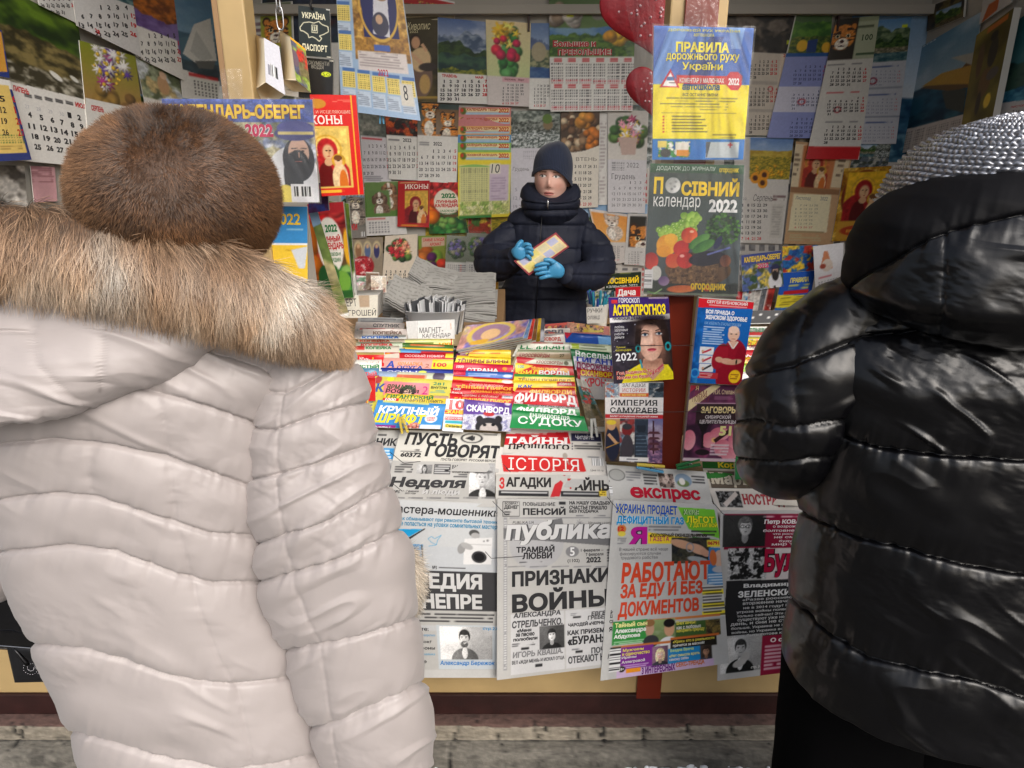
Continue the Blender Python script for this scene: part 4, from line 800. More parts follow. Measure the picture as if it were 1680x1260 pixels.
def d(s): s.img(140,140,360,260,P_land,layers=FOR,cloud=.1);s.rect(140,250,360,345,(190,188,184));s.dots(160,256,350,335,7,5,(80,80,84))
paper('old_calendar',[(150,152),(345,158),(352,322),(156,338)],LW,d,'old forest calendar showing behind the fur hat on the left side wall',L=0,hf=None)
# ---------------------------------------------------------------- posters, books and trinkets hung at the front posts
def film(name,quad,surf,off,m='crinkled_film',amp=.004,seed=1,parent=None,ny=70,nx=55,streak=True):
 q=np.array(quad,float) if hasattr(quad[0],'__len__') else np.array([(quad[0],quad[1]),(quad[2],quad[1]),(quad[2],quad[3]),(quad[0],quad[3])],float)
 U,V=np.meshgrid(np.linspace(0,1,nx),np.linspace(0,1,ny));u=U[...,None];v=V[...,None]
 P=q[0]*(1-u)*(1-v)+q[1]*u*(1-v)+q[2]*u*v+q[3]*(1-u)*v
 fan=(U-.5)/(.35+.65*V)
 h=amp*(1.1*fbm(fan*7+.6*V,V*1.5,4,seed)+.8*np.abs(fbm(fan*11,V*2.2,3,seed+4)-.5)*2)
 X=surf(P[...,0],P[...,1],off+h)
 return mesh_obj(name,X.reshape(-1,3),grid_faces(ny,nx)[:,::-1],m,parent)
def inset(q,a,b):
 c=np.mean(q,0);return [tuple(c+(np.array(p)-c)*[a,b]) for p in q]
PG='magazines and posters hung on the front posts'
# road rules poster
Q1=[(1073,42),(1237,46),(1219,262),(1070,262)]
def d(s):
 s.rect(1060,35,1245,262,(244,226,40));s.poly([(1060,30),(1245,30),(1245,140),(1060,136)],(70,112,190))
 s.poly([(1100,36),(1135,36),(1090,138),(1066,138)],(110,150,210));s.poly([(1165,60),(1188,60),(1160,140),(1120,140)],(48,70,140));s.poly([(1195,36),(1225,36),(1215,80),(1200,80)],(130,165,215))
 s.t('ДОРОЖНІЙ РУХ УКРАЇНИ',1096,47,1214,53,(225,220,90),'b');s.t('АВТОШКОЛА',1138,55,1172,60,(225,220,90),'b')
 s.t('ПРАВИЛА',1109,69,1197,86,(250,232,60),'x',ol=(50,74,130));s.t('дорожнього руху',1093,88,1213,102,(250,232,60),'b',ol=(50,74,130));s.t('України',1119,102,1186,118,(250,232,60),'b',ol=(50,74,130))
 s.poly([(1110,123),(1196,125),(1194,139),(1110,137)],(214,50,50));s.t('КОМЕНТАР У МАЛЮНКАХ',1115,128,1188,136,(244,240,236),'b')
 s.poly([(1193,124),(1198,118),(1211,118),(1218,125),(1217,139),(1211,148),(1199,148),(1191,139)],(206,40,54));s.t('2022',1195,128,1213,140,(248,244,244),'x')
 s.poly([(1100,113),(1115,144),(1082,143)],(206,36,50));s.poly([(1100,119),(1111,142),(1087,141)],(246,246,246));s.rect(1094,126,1106,132,(60,100,160));s.bars(1089,134,1109,140,2,(90,60,60))
 s.t('автошкола',1119,139,1181,148,(40,90,130),'x');s.t('ВСІ ОСТАННІ ЗМІНИ',1120,153,1178,158,(90,90,60),'b');s.bars(1083,159,1216,173,3,(120,116,60),.45,.15);s.bars(1090,173,1200,182,2,(150,140,60),.4,.2);s.rect(1085,185,1208,186,(150,130,50))
 for k in range(6): s.rect(1087,190+k*5,1090,192.5+k*5,(206,50,40));s.bars(1093,189+k*5,1150+(k*7) % 12,193+k*5,1,(110,104,40),.6,.1,0)
 s.bars(1160,219,1210,228,2,(120,110,50),.5,.1);s.rect(1062,228,1245,270,(46,120,196));s.img(1080,232,1132,258,P_busy,((60,150,60),(230,170,50),(235,235,230),(50,110,190)),4);s.rect(1108,233,1130,254,(240,236,226));s.rect(1110,246,1130,256,(230,150,40));s.rect(1079,231,1094,242,(244,220,110));s.ell(1092,251,9,7,(60,60,58));s.rect(1158,233,1212,259,(196,204,206));s.poly([(1158,233),(1166,233),(1160,258),(1158,258)],(90,94,96));s.line(1198,234,1198,242,2.2,(210,60,60));s.line(1194,238,1202,238,2.2,(210,60,60))
p1=paper('rules_poster',Q1,PW,d,'blue and yellow road rules poster in crinkled film, topmost on the right post','poster',PG,L=2,thick=.004,step=1.1)
film('film_sleeve',inset(Q1,1.04,1.03),PW,.024,amp=.006,seed=3,parent=p1)
tp=film('tape',[(1128,-8),(1178,-8),(1180,46),(1122,44)],PW,.012,amp=.012,seed=9,parent=p1,ny=30,nx=26)
# sowing calendar poster
Q2=[(1067,268),(1221,271),(1210,486),(1056,482)]
def d(s):
 s.img(1050,262,1230,492,P_land,sky=((44,58,50),(72,84,88)),layers=[(.85,.1,4,(30,40,36),(46,56,44),8)],cloud=.15);s.rect(1055,266,1225,284,(36,76,46))
 s.t('ДОДАТОК ДО ЖУРНАЛУ',1077,273,1174,281,(200,214,200),'r');s.t('огородник',1180,276,1212,285,(214,190,40),'x')
 s.t('П',1073,290,1088,318,YL,'x');s.ell(1104,304,12.5,13,(170,172,170),c2=(224,224,222));[s.ell(1104+a,304+b,2.2,2,(150,152,150)) for a,b in ((-4,-3),(3,2),(-2,6),(5,-6))];s.t('СІВНИЙ',1118,292,1213,322,YL,'x')
 s.t('календар',1072,323,1149,345,(232,232,230),'r');s.t('2022',1163,327,1210,349,(240,240,240),'x')
 r=s.r
 for _ in range(260): a=r.uniform(0,6.28);q=r.random()**.5;s.ell(1186+28*q*math.cos(a),376+26*q*math.sin(a),2.6,2.2,r.choice([(34,74,26),(54,104,34),(80,136,44),(26,56,24)]))
 for _ in range(75):
  a=r.uniform(0,1);x=1082+a*60+r.uniform(-6,6);y=372+(1-a)*14+r.uniform(-22,26)*(.4+.6*a);s.ell(x,y,4.6,4.8,(110,160,40),c2=(176,212,90));s.ell(x-1.2,y-1.4,1.2,1.2,(214,232,150))
 for _ in range(12): x=1136+r.uniform(-16,14);s.ell(x,352+r.uniform(-2,18),4.6,4.8,(120,168,46),c2=(180,214,96))
 s.ell(1145,443,54,26,(104,74,46));s.ell(1145,428,50,14,(60,40,28));s.img(1096,432,1178,466,P_busy,((120,88,56),(86,60,36),(150,114,74)),9)
 s.ell(1068,428,12,14,(170,30,30),c2=(220,70,50));s.ell(1094,402,17,17,(226,150,30),.5,c2=(246,190,50));s.ell(1089,412,12,10,(232,160,34));s.ell(1101,392,11,9,(240,180,50))
 s.ell(1118,408,13,14,(190,30,28),.4,c2=(224,60,48));s.ell(1131,386,13.5,13,(200,50,20),c2=(240,110,50));s.ell(1135,380,3.5,2,(250,200,170));s.ell(1104,428,12,12,(206,66,30),c2=(232,110,60));s.ell(1124,427,14,13.5,(190,24,22),c2=(230,60,50));s.ell(1119,420,4,2.5,(248,190,180))
 s.ell(1147,396,20,8,(60,120,50),-.6,c2=(110,170,80));s.ell(1154,404,20,8,(46,104,44),-.5,c2=(96,160,70));s.ell(1160,424,30,12,(30,28,44),-.15);s.line(1160,418,1198,406,3,(110,120,190));s.ell(1190,428,9,10,(110,60,44),c2=(150,90,60));s.ell(1178,398,12,5,(40,44,90),-1.1)
 s.ell(1076,448,9,12,(214,214,206));s.ell(1089,461,9,8,(110,80,130),c2=(170,140,180));s.ell(1118,474,24,6,(214,100,40),-.05,c2=(236,130,60));s.rect(1050,481,1230,492,(120,130,110));s.line(1062,478,1092,486,2,(90,140,60));s.line(1070,484,1086,474,2,(150,190,120))
 s.rect(1052,442,1071,473,(232,232,232));s.barcode(1053.5,449,1069,466,horiz=True);s.t('огородник',1133,465,1191,479,YL,'x',-.05);s.ell(1160,473,5.5,5,(206,60,30))
p2=paper('sowing_poster',Q2,PW,d,'large vegetable basket sowing calendar poster in clear film on right post','poster',PG,L=3,thick=.006,step=1.0)
film('film_sleeve',inset(Q2,1.04,1.02),PW,.034,amp=.005,seed=12,parent=p2)
# astrology magazine
def d(s):
 s.rect(995,480,1110,635,(40,36,52));s.img(1000,530,1108,640,P_busy,((40,36,52),(60,54,66),(30,28,40)),3)
 s.poly([(995,482),(1102,480),(1102,516),(995,526)],(64,42,120));s.t('АСТРОПРОГНОЗ',1005,499,1092,517,(250,224,30),'x');s.t('ГОРОСКОП',1015,489,1049,497,(235,232,240),'b');s.rect(1003,492,1013,498,(206,50,60));s.rect(1064,484,1096,490,(190,170,200))
 s.poly([(998,522),(1104,514),(1104,523),(998,530)],(238,236,238));s.t('РЕКОМЕНДАЦИИ ДЛЯ КАЖДОГО ЗНАКА ЗОДИАКА',1005,518.5,1091,525,(40,36,60),'x')
 s.soft(1072,560,34,44,(34,26,26),1.3);s.ell(1094,598,12,42,(36,28,28));s.soft(1098,585,8,30,(80,60,54),.5)
 s.poly([(1018,634),(1028,610),(1050,597),(1096,598),(1108,616),(1108,642),(1018,642)],(236,220,40));s.poly([(1056,588),(1086,588),(1090,604),(1071,624),(1052,604)],(196,146,122));s.soft(1072,592,16,6,(140,94,78),.7);s.soft(1074,610,8,10,(214,166,142),.8)
 s.ell(1068,561,19.5,31,(222,176,154),.05);s.soft(1060,556,13,20,(238,200,180),.8);s.soft(1086,566,7,26,(176,124,104),.8);s.soft(1052,580,6,12,(190,138,118),.6);s.soft(1070,588,9,4,(232,188,166),.6)
 s.soft(1068,527,24,9,(40,29,27),1.4);s.ell(1047,553,5,26,(40,30,28),.12);s.ell(1091,550,6,27,(40,30,28),-.1);s.soft(1060,536,12,4,(200,150,130),.5)
 for x,y in ((1058,549),(1081,547)): s.soft(x,y,7.5,4.5,(104,70,62),.9);s.ell(x,y+.4,5.2,2.1,(214,212,214));s.ell(x+.3,y+.1,2.4,2.3,(60,86,108));s.ell(x+.3,y+.1,1.1,1.1,(14,14,18));s.line(x-6,y-.6,x,y-2.4,1.2,(24,18,18));s.line(x,y-2.4,x+6,y-.8,1.2,(24,18,18))
 s.line(1049,544.5,1057,542,1.9,(56,40,34));s.line(1057,542,1065,543.5,1.6,(56,40,34));s.line(1075,542.5,1083,540,1.6,(56,40,34));s.line(1083,540,1091,542,1.9,(56,40,34));s.soft(1073,557,2.2,8,(190,138,116),.7);s.soft(1069,556,1.8,8,(246,214,196),.7);s.soft(1071,566,5.5,2.2,(176,118,100),.8);s.ell(1068.4,566.5,1.2,.8,(110,60,52));s.ell(1073.6,566.3,1.2,.8,(110,60,52))
 s.ell(1069.5,573.6,7.2,2.6,(186,62,80));s.soft(1069.5,575.4,5,1.3,(226,120,130),.8);s.line(1062.5,573.2,1076.5,572.8,.8,(110,30,42));s.grain(.16)
 s.ring(1047,572,3.5,5,2,(40,150,160));s.ring(1096,568,4,6,2.4,(40,150,160));s.line(1050,590,1054,604,3,(60,150,170));s.line(1054,604,1070,614,3,(206,160,60));s.line(1070,614,1088,598,3,(190,80,100))
 for k,t_ in enumerate(('любовь','здоровье','работа','деньги')): s.t(t_,1008,534+k*6,1024+(k==1)*6,538.5+k*6,(226,224,228),'r',.1)
 s.t('Лунный',1010,568,1026,572,(220,210,60),'r',.2);s.t('календарь',1010,573,1036,577,(220,210,60),'r',.2);s.t('2022',1010,579,1045,592,(240,240,244),'bs');s.t('Год Водяного Тигра.',1011,607,1084,614,(206,40,50),'b',ol=(240,220,200));s.t('Каким он будет?',1012,615,1072,622,(206,40,50),'b',ol=(240,220,200))
 for _ in range(30): s.ell(s.r.uniform(1003,1046),s.r.uniform(530,612),.6,.6,(190,190,210))
paper('horoscope_magazine',[(998,488),(1097,487),(1105,622),(1007,630)],PW,d,'horoscope magazine with a woman in yellow, upper left of the red-brown strip','magazine',PG,L=3,thick=.006,m='gloss_print',step=.9)
def d(s):
 s.rect(985,620,1095,765,(236,232,230));s.img(990,627,1016,652,P_busy,((130,150,170),(190,110,90),(200,210,214)),4);s.img(1064,627,1092,652,P_busy,((70,84,96),(160,160,160),(40,44,52)),4);s.t('ЗАГАДКИ',1021,629,1059,636,(70,60,60),'s' and 'rs');s.t('ИСТОРИИ',1021,637,1059,643,(196,60,56),'rs');s.rect(1017,645,1064,651,(216,90,40));s.t('ЗОЛОТАЯ СЕРИЯ',1020,646,1060,650,(240,210,120),'x')
 s.t('ИМПЕРИЯ',1002,656,1079,665.5,K_,'bs');s.t('САМУРАЕВ',1001,668.5,1079,678,K_,'bs');s.rect(988,680,1095,686.5,(196,44,50));s.t('ВЗЛЕТ И ПАДЕНИЕ РЫЦАРЕЙ АЗИИ',1001,681.3,1079,685,(240,220,220),'x')
 s.img(992,687,1017,760,P_land,sky=((196,150,100),(120,70,50)),layers=[(.6,.2,4,(50,40,40),(90,70,50),6)],cloud=.1);s.img(1017,687,1041,760,P_busy,((120,150,170),(150,60,60),(220,216,210),(60,60,66)),4);s.img(1041,687,1063,760,P_busy,((60,72,86),(120,140,160),(40,46,56)),4);s.img(1063,687,1092,760,P_land,sky=((110,110,160),(214,170,170)),layers=[(.45,.1,6,(90,60,90),(150,110,120),9),(.7,.1,8,(190,140,170),(90,70,110),16)])
 s.ell(1005,726,12,30,(36,40,60));s.ell(1003,698,7,8,(206,160,120));s.ell(1003,693,8,4,(230,200,60));s.line(998,712,1012,728,5,(206,160,120));s.line(994,735,1016,726,1.5,(190,140,60));s.ell(1029,705,9,10,(130,40,44));s.ell(1029,700,8,5,(60,60,66));s.ell(1029,735,10,22,(70,64,72));s.ell(1052,702,8,9,(40,48,60));s.ell(1052,694,11,4,(50,60,76));s.ell(1052,735,10,26,(54,66,82));[s.line(1043,715+k*6,1061,715+k*6,1,(110,130,150)) for k in range(6)]
 s.line(1072,690,1072,745,3,(70,40,56));[s.poly([(1062+k,712+k*9),(1084-k,712+k*9),(1080,708+k*9),(1066,708+k*9)],(90,50,60)) for k in range(4)];s.rect(1016,750,1064,757,(240,238,238));s.bars(1028,752,1048,755,1,(90,90,100))
paper('samurai_book',[(993,628),(1089,628),(1086,760),(993,757)],PW,d,'samurai history book with four picture panels, lower left of the red-brown strip','book',PG,L=2,thick=.012,step=.9)
def d(s):
 s.rect(1125,480,1245,640,(30,100,180));s.img(1125,500,1150,640,P_busy,((30,100,180),(60,140,206),(24,84,160)),3);s.poly([(1140,486),(1242,492),(1238,507),(1140,504)],(206,36,48));s.t('СЕРГЕЙ БУБНОВСКИЙ',1160,493,1227,499.5,(240,232,232),'b');s.bars(1163,501,1226,504,1,(230,180,180),.7,0,0)
 s.t('ВСЯ ПРАВДА О',1158,509,1205,517,(240,242,246),'x');s.t('ЖЕНСКОМ ЗДОРОВЬЕ',1157,518.5,1226,527,(240,242,246),'x');s.t('КАК ИЗБЕЖАТЬ ОПАСНЫХ ПРОБЛЕМ',1156,529,1216,534,(150,196,236),'r');s.bars(1153,535,1190,566,8,(206,222,240),.5,.05)
 for k in range(3): s.rect(1148-k*.6,569+k*14,1171-k*.4,582+k*14,(230,230,232));s.line(1152,579+k*14,1167,573+k*13,3,((190,50,70),(190,60,80),(60,60,64))[k]);s.ell(1153,576+k*14,2,2,(206,160,130))
 s.ell(1200,606,26,50,(150,26,44));s.ell(1181,585,12,22,(160,30,48),.25);s.ell(1216,590,10,22,(142,22,40),-.1);s.poly([(1194,560),(1211,560),(1203,573)],(222,178,156));s.line(1195,560,1202,572,1.6,(236,230,228));s.line(1211,561,1203,572,1.6,(236,230,228));s.ell(1204,548,9.5,12.5,(226,184,160));s.ell(1204,541,8.5,6,(236,202,182));s.ell(1200,548,1.5,.9,(60,50,50));s.ell(1208,548.5,1.5,.9,(60,50,50));s.line(1200,556,1207,556.5,1.1,(170,90,84));s.ell(1193,593,12,5,(216,168,142),.1);s.ell(1205,594,12,4.5,(210,160,134),-.2);s.ell(1180,590,7,4.5,(214,164,138),.2);s.ell(1208,594,1.5,4,(30,40,30))
 s.poly([(1145,610),(1178,612),(1177,622),(1144,620)],(196,50,60));s.bars(1147,612,1170,620,3,(230,190,190));s.ell(1205,618,10,11,(246,200,40));s.bars(1198,613,1212,623,3,(150,90,30));s.ell(1140,612,8,8,(60,150,214));s.ell(1140,612,5,5,(30,100,180))
paper('health_book',[(1147,489),(1237,496),(1216,632),(1132,628)],PW,d,'blue health book with a bald man in red shirt, right of the red-brown strip','book',PG,L=3,thick=.02,m='gloss_print',step=.9,hf=lambda u,v: .004*u**4)
def d(s):
 s.img(1115,625,1225,765,P_busy,((96,50,80),(150,70,110),(60,36,56)),3);s.poly([(1125,660),(1174,628),(1182,634),(1125,678)],(226,206,160));s.t('ВАМ',1141,641,1160,650,(130,60,60),'rs',.0);s.t('ПОМОГУ',1136,650,1164,659,(130,60,60),'rs');s.poly([(1118,628),(1152,628),(1118,655)],(170,50,70));s.t('Я',1141,633,1147,640,(230,200,140),'rs')
 s.t('Н.И. Степанова',1171,639,1215,647,(206,180,150),'b');s.bars(1172,650,1206,656,2,(150,100,130));s.rect(1142,662,1216,696,(56,40,44));s.rect(1140,661,1211,662.5,(190,150,170));s.t('ЗАГОВОРЫ',1150,667,1209,678,(226,206,150),'x');s.t('СИБИРСКОЙ',1157,680,1199,687,(214,204,206),'b');s.t('ЦЕЛИТЕЛЬНИЦЫ',1148,689,1207,696,(214,204,206),'b')
 for x,y,a,b in ((1130,722,11,17),(1163,722,12,13),(1181,712,16,11),(1185,735,14,14),(1196,744,14,12),(1205,722,10,14)): s.ell(x,y,a,b,(206,110,130),c2=(232,160,170))
 s.ell(1172,722,5,4,(240,190,120));s.poly([(1143,690),(1166,690),(1158,708),(1150,708)],(30,24,28));s.line(1153,706,1152,735,3,(30,24,28));s.ell(1152,742,12,5,(40,30,36));s.t('51',1180,699,1200,715,(230,224,150),'x');s.line(1172,724,1198,706,6,(60,34,34));s.bars(1165,728,1198,748,4,(225,210,215),.6,.05);s.rect(1115,752,1225,757,(214,190,200))
paper('spells_book',[(1133,632),(1220,632),(1206,758),(1120,756)],PW,d,'purple paperback with pink orchids and diagonal cream ribbon, below the blue book','book',PG,L=2,thick=.018,step=.9)
# elastic cords over the books
for nm,lb,(xa,ya),(xb,yb) in (('elastic_cord','thin dark elastic stretched across the horoscope and blue health book',(1000,566),(1222,566)),('elastic_cord','thin elastic stretched across the samurai and spells books',(990,676),(1215,674))):
 tag(tube_obj(nm,[PW(x,y,o) for x,y,o in ((xa-2,ya,.012),(xa+20,ya+.5,.0345),((xa+xb)/2,(ya+yb)/2+1,.030),(xb-30,yb,.049),(xb+2,yb,.014))],.0007,'black_plastic'),lb,'elastic cord','elastic cords across the books')
# clothes pegs under the books
mat('peg_blue',(90,160,200),rough=.4);mat('peg_yellow',(214,190,80),rough=.4);mat('peg_green',(40,110,60),rough=.4);mat('peg_white',(206,206,200),rough=.4)
def peg(px,py,ang,m,lb,surf=PW,off=.035,ln=.07,grp='clothes pegs holding papers'):
 c=surf(np.array(px),np.array(py),off);t=empty('clothes_peg',tuple(c));tag(t,lb,'clothes peg',grp)
 for k,sg in enumerate((-1,1)):
  bm=bmesh.new();box_bm(bm,(-ln/2,-.004,-.0035),(ln/2,.004,.0035),.0015)
  for v in bm.verts:
   tt=v.co.x/ln+.5;v.co.z *= 1.25-.8*abs(tt-.4);v.co.z+=sg*(.0035+.006*max(0,tt-.35))
  bmesh.ops.transform(bm,matrix=Matrix.Rotation(R(ang),4,'Y'),verts=bm.verts);o=bm_obj('peg_arm',bm,m[k] if isinstance(m,tuple) else m);o.parent=t
 th=np.linspace(0,6*np.pi,40);V,F=tube(np.stack([.0045*np.cos(th)+.004,-.006+.012*th/th[-1],.0045*np.sin(th)],1),.0006,5)
 o=mesh_obj('spring',V,F,'steel',t);return t
peg(1067,767,8,('peg_blue','peg_yellow'),'blue and yellow clothes peg under the samurai book');peg(1129,762,-14,'peg_green','green clothes peg under the spells book',ln=.06)
# amulet poster on the left post
PO=Plane((0,1.52,0),(0,-1,0))
Q3=[(265,162),(512,163),(524,332),(283,330)]
def d(s):
 s.img(255,155,530,340,P_busy,((120,132,160),(84,104,100),(200,206,216),(120,126,100),(190,184,150)),8);s.rect(255,150,530,200,(72,90,160));s.img(255,158,530,200,P_busy,((72,90,160),(90,110,180)),3)  # bluish-silver glare on the sleeve is put into these print colours
 s.t('КАЛЕНДАРЬ-ОБЕРЕГ',278,171,500,199,(244,206,60),'x',ol=(120,50,40));s.t('2022',402,203,448,225,(206,40,90),'x',ol=(236,226,230));s.ell(506,178,6,6,(70,90,150))
 s.ell(482,300,46,60,(222,224,228));s.ell(490,262,26,36,(40,44,52));s.ell(490,250,17,24,(206,170,150));s.ell(490,272,18,26,(36,40,46));s.ell(482,290,16,40,(44,48,54));s.ell(484,219,34,12,(60,64,120));s.ell(484,210,30,12,(80,84,150));s.rect(456,216,514,221,(206,190,120));s.ell(484,248,2.2,1.5,(30,30,34));s.ell(497,248,2.2,1.5,(30,30,34));s.line(490,250,491,259,1.5,(176,136,116));s.line(484,265,496,265,1.4,(150,90,84));s.line(478,244,488,243,1.5,(40,36,36));s.line(493,243,503,244,1.5,(40,36,36));s.ell(470,325,18,22,(226,206,90));s.rect(478,302,515,332,(228,228,232));s.barcode(482,306,512,322)
p3=paper('amulet_poster',Q3,PO,d,'large amulet almanac poster with bearded man in film, behind the fur hat','poster',PG,L=2,thick=.004,step=1.2)
film('film_sleeve',inset(Q3,1.03,1.03),PO,.026,amp=.006,seed=21,parent=p3);film('tape',[(361,113),(397,113),(399,163),(358,163)],PW,.01,amp=.01,seed=8,parent=p3,ny=30,nx=22)
PI=Plane((0,1.60,0),(0,-1,0))
def d(s):
 s.rect(500,150,610,330,(206,40,36));s.ell(520,170,14,8,(190,130,40));s.t('И ИСЦЕЛЯЮЩИЕ',518,181,575,187,(230,190,170),'rs');s.t('ИКОНЫ',495,189,562,204,(240,224,216),'bs');s.bars(545,163,578,168,2,(226,120,100));s.rect(505,207,576,309,(216,180,90));s.ring(523,248,34,36,2,(150,110,40));s.img(509,211,572,306,P_icon,(222,190,100),(176,36,40));s.bars(520,311,566,317,1,(240,200,60),.8,0,0);s.rect(581,150,583,322,(226,170,50))
paper('icon_magazine',[(508,155),(584,156),(597,319),(528,322)],PI,d,'large red icon magazine with golden mother and child, beside the amulet poster','magazine',PG,L=1,thick=.008,m='gloss_print',step=1.1)
def d(s): s.img(500,290,545,360,P_busy,((60,30,70),(150,30,60),(40,50,110)),4)
paper('magazine_edge',[(506,300),(536,300),(540,345),(506,350)],Plane((0,1.63,0),(0,-1,0)),d,'dark purple magazine peeking out under the large red icon magazine','magazine',PG,thick=.006)
def d(s): s.rect(440,335,510,405,(60,140,200));s.t('2022',448,350,493,369,(246,206,60),'b');s.bars(470,374,500,384,2,(150,200,226));s.poly([(440,402),(510,402),(510,500),(440,500)],(236,196,60));s.bars(468,408,498,418,2,(190,150,40));s.poly([(478,410),(505,404),(500,440),(490,440)],(206,210,214));s.rect(440,399,510,402,(236,236,236))
paper('rules_magazine',[(440,338),(504,339),(505,470),(440,470)],Plane((0,1.58,0),(0,-1,0)),d,'blue over yellow magazine half hidden behind the fur hat','magazine',PG,thick=.006)
PL=Plane((0,1.85,0),(0,-1,0))
def d(s):
 s.img(500,320,590,500,VEG);s.rect(500,322,572,350,(170,40,46));s.ell(542,402,21,46,(232,226,216));s.t('2022',533,368,553,381,GN,'x');s.t('ЛУННЫЙ',527,385,558,397,RD,'x');s.t('КАЛЕНДАРЬ',525,398,564,411,RD,'x');s.t('САДОВОДА И',536,414,559,421,GN,'b');s.t('ОГОРОДНИКА',540,423,560,431,GN,'b');s.ell(562,462,14,18,(110,160,60));s.ell(548,450,9,16,(60,110,50));s.ell(535,455,12,20,(30,80,40));s.rect(500,478,590,490,(40,90,40));s.rect(574,330,590,420,(60,80,40));s.ell(570,405,6,30,(226,170,40))
paper('lunar_magazine',[(504,335),(563,331),(580,488),(524,492)],PL,d,'large lunar gardening magazine with white oval, standing on the counter','magazine','magazines standing at the counter',L=1,thick=.014)
paper('lunar_magazine',[(540,330),(572,334),(586,490),(560,490)],PL,lambda s: s.img(530,320,590,500,P_busy,((90,110,40),(226,190,60),(40,70,36),(220,220,214)),4),'yellow edged magazine standing behind the large lunar magazine','magazine','magazines standing at the counter',L=-2,thick=.01)
def d(s): s.img(495,335,575,520,P_busy,((150,140,100),(110,110,60),(190,180,150),(90,110,50)),4);s.poly([(495,340),(530,340),(530,365),(500,380)],(110,140,170))
paper('landscape_album',[(506,347),(521,347),(573,517),(558,520)],Plane((0,1.80,0),(.25,-1,0)),d,'narrow landscape album leaning in front of the lunar magazine','album',None,L=2,thick=.012)
def d(s): s.rect(535,480,625,526,(226,222,208));s.t('КОНВЕРТ',541,490,585,503,K_,'r');s.t('ДЛЯ ГРОШЕЙ',543,506,617,520,K_,'r',.05);s.rect(589,479,606,504,(186,164,140))
bx=paper('envelope_box',[(541,486),(620,484),(619,521),(552,522)],Plane((0,1.93,0),(0,-1,0)),d,'cream box with handwritten marker sign for money envelopes','box',None,thick=.08,step=1.2)
for k,(x0,y0,x1,y1,cl) in enumerate(((582,452,606,486,((214,170,190),(110,150,120),(230,224,214))),(588,462,612,486,((190,180,160),(210,120,140),(230,230,226))),(600,446,622,484,((120,96,80),(206,196,176))),(608,452,634,480,((206,190,170),(150,110,100),(226,220,210))))):
 paper('greeting_card',[(x0,y0),(x1,y0+1),(x1,y1),(x0+1,y1)],Plane((0,1.97+.03*(3-k),0),(0,-1,.12)),lambda s,c=cl: (s.img(s.Q[0][0],s.Q[0][1],s.Q[2][0],s.Q[2][1],P_busy,c,4),s.rect(s.Q[0][0],s.Q[0][1]-2,s.Q[1][0],s.Q[0][1]+2,(226,222,214))),('pink flowered','cream and pink','brown','tan')[k]+' greeting card standing in the money envelope box','card','cards standing in the envelope box',thick=.004)
# --- trinkets hanging by the left post
HB=Plane((0,1.62,0),(0,-1,0))
mat('leatherette',(26,32,34),rough=.3,bump=.25,bscale=160);mat('page_block',(222,208,178),rough=.8,bump=.1,bscale=50);mat('page_white',(214,214,224),rough=.6)
def d(s):
 s.rect(480,0,550,100,(28,36,36));s.t('УКРАЇНА',495,19,534,31,(226,220,190),'bs');s.t('ПАСПОРТ',496,73,537,84,(226,220,190),'bs')
 pts=[(492,45),(498,37),(508,36),(515,38),(523,35),(528,40),(538,44),(539,52),(532,56),(524,59),(528,63),(524,68),(518,63),(512,60),(507,62),(505,56),(498,51),(493,50)]
 for a,b in zip(pts,pts[1:]+pts[:1]): s.line(*a,*b,1.3,(226,220,190))
 s.rect(511,41,521,54,(226,220,190));s.rect(512,42,520,53,(28,36,36))
 for x in (513,516,519): s.line(x,43,x,50,1.2,(226,220,190))
 s.line(513,50.5,519,50.5,1.2,(226,220,190));s.rect(535,15,543,17,(190,190,180));s.rect(541,15,543,23,(190,190,180));s.rect(536,93,544,95,(200,196,180))
paper('passport_cover',[(489,9),(541,15),(543,95),(491,90)],HB,d,'dark leatherette passport cover with pale map outline, hanging by the left post','passport cover',None,L=2,thick=.006,m='gloss_print',step=.8)
def d(s): s.rect(490,85,555,170,(26,26,28));s.t('ДОКУМЕНТИ',501,100,540,108,(130,126,116),'b');s.t('ВОДІЯ',511,107,531,114,(130,126,116),'b');s.ell(535,122,8,4,(214,226,40));s.t('50',529,119.5,541,125,(60,90,30),'r');s.bars(470,140,484,150,2,(140,140,130));s.rect(540,99,548,101,(200,196,180));s.rect(540,163,548,165,(200,196,180))
paper('document_wallet',[(466,92),(547,98),(546,167),(466,156)],HB,d,'black driver document wallet with lime price sticker, hanging by the left post','wallet',None,L=0,thick=.008,m='gloss_print',step=.8)
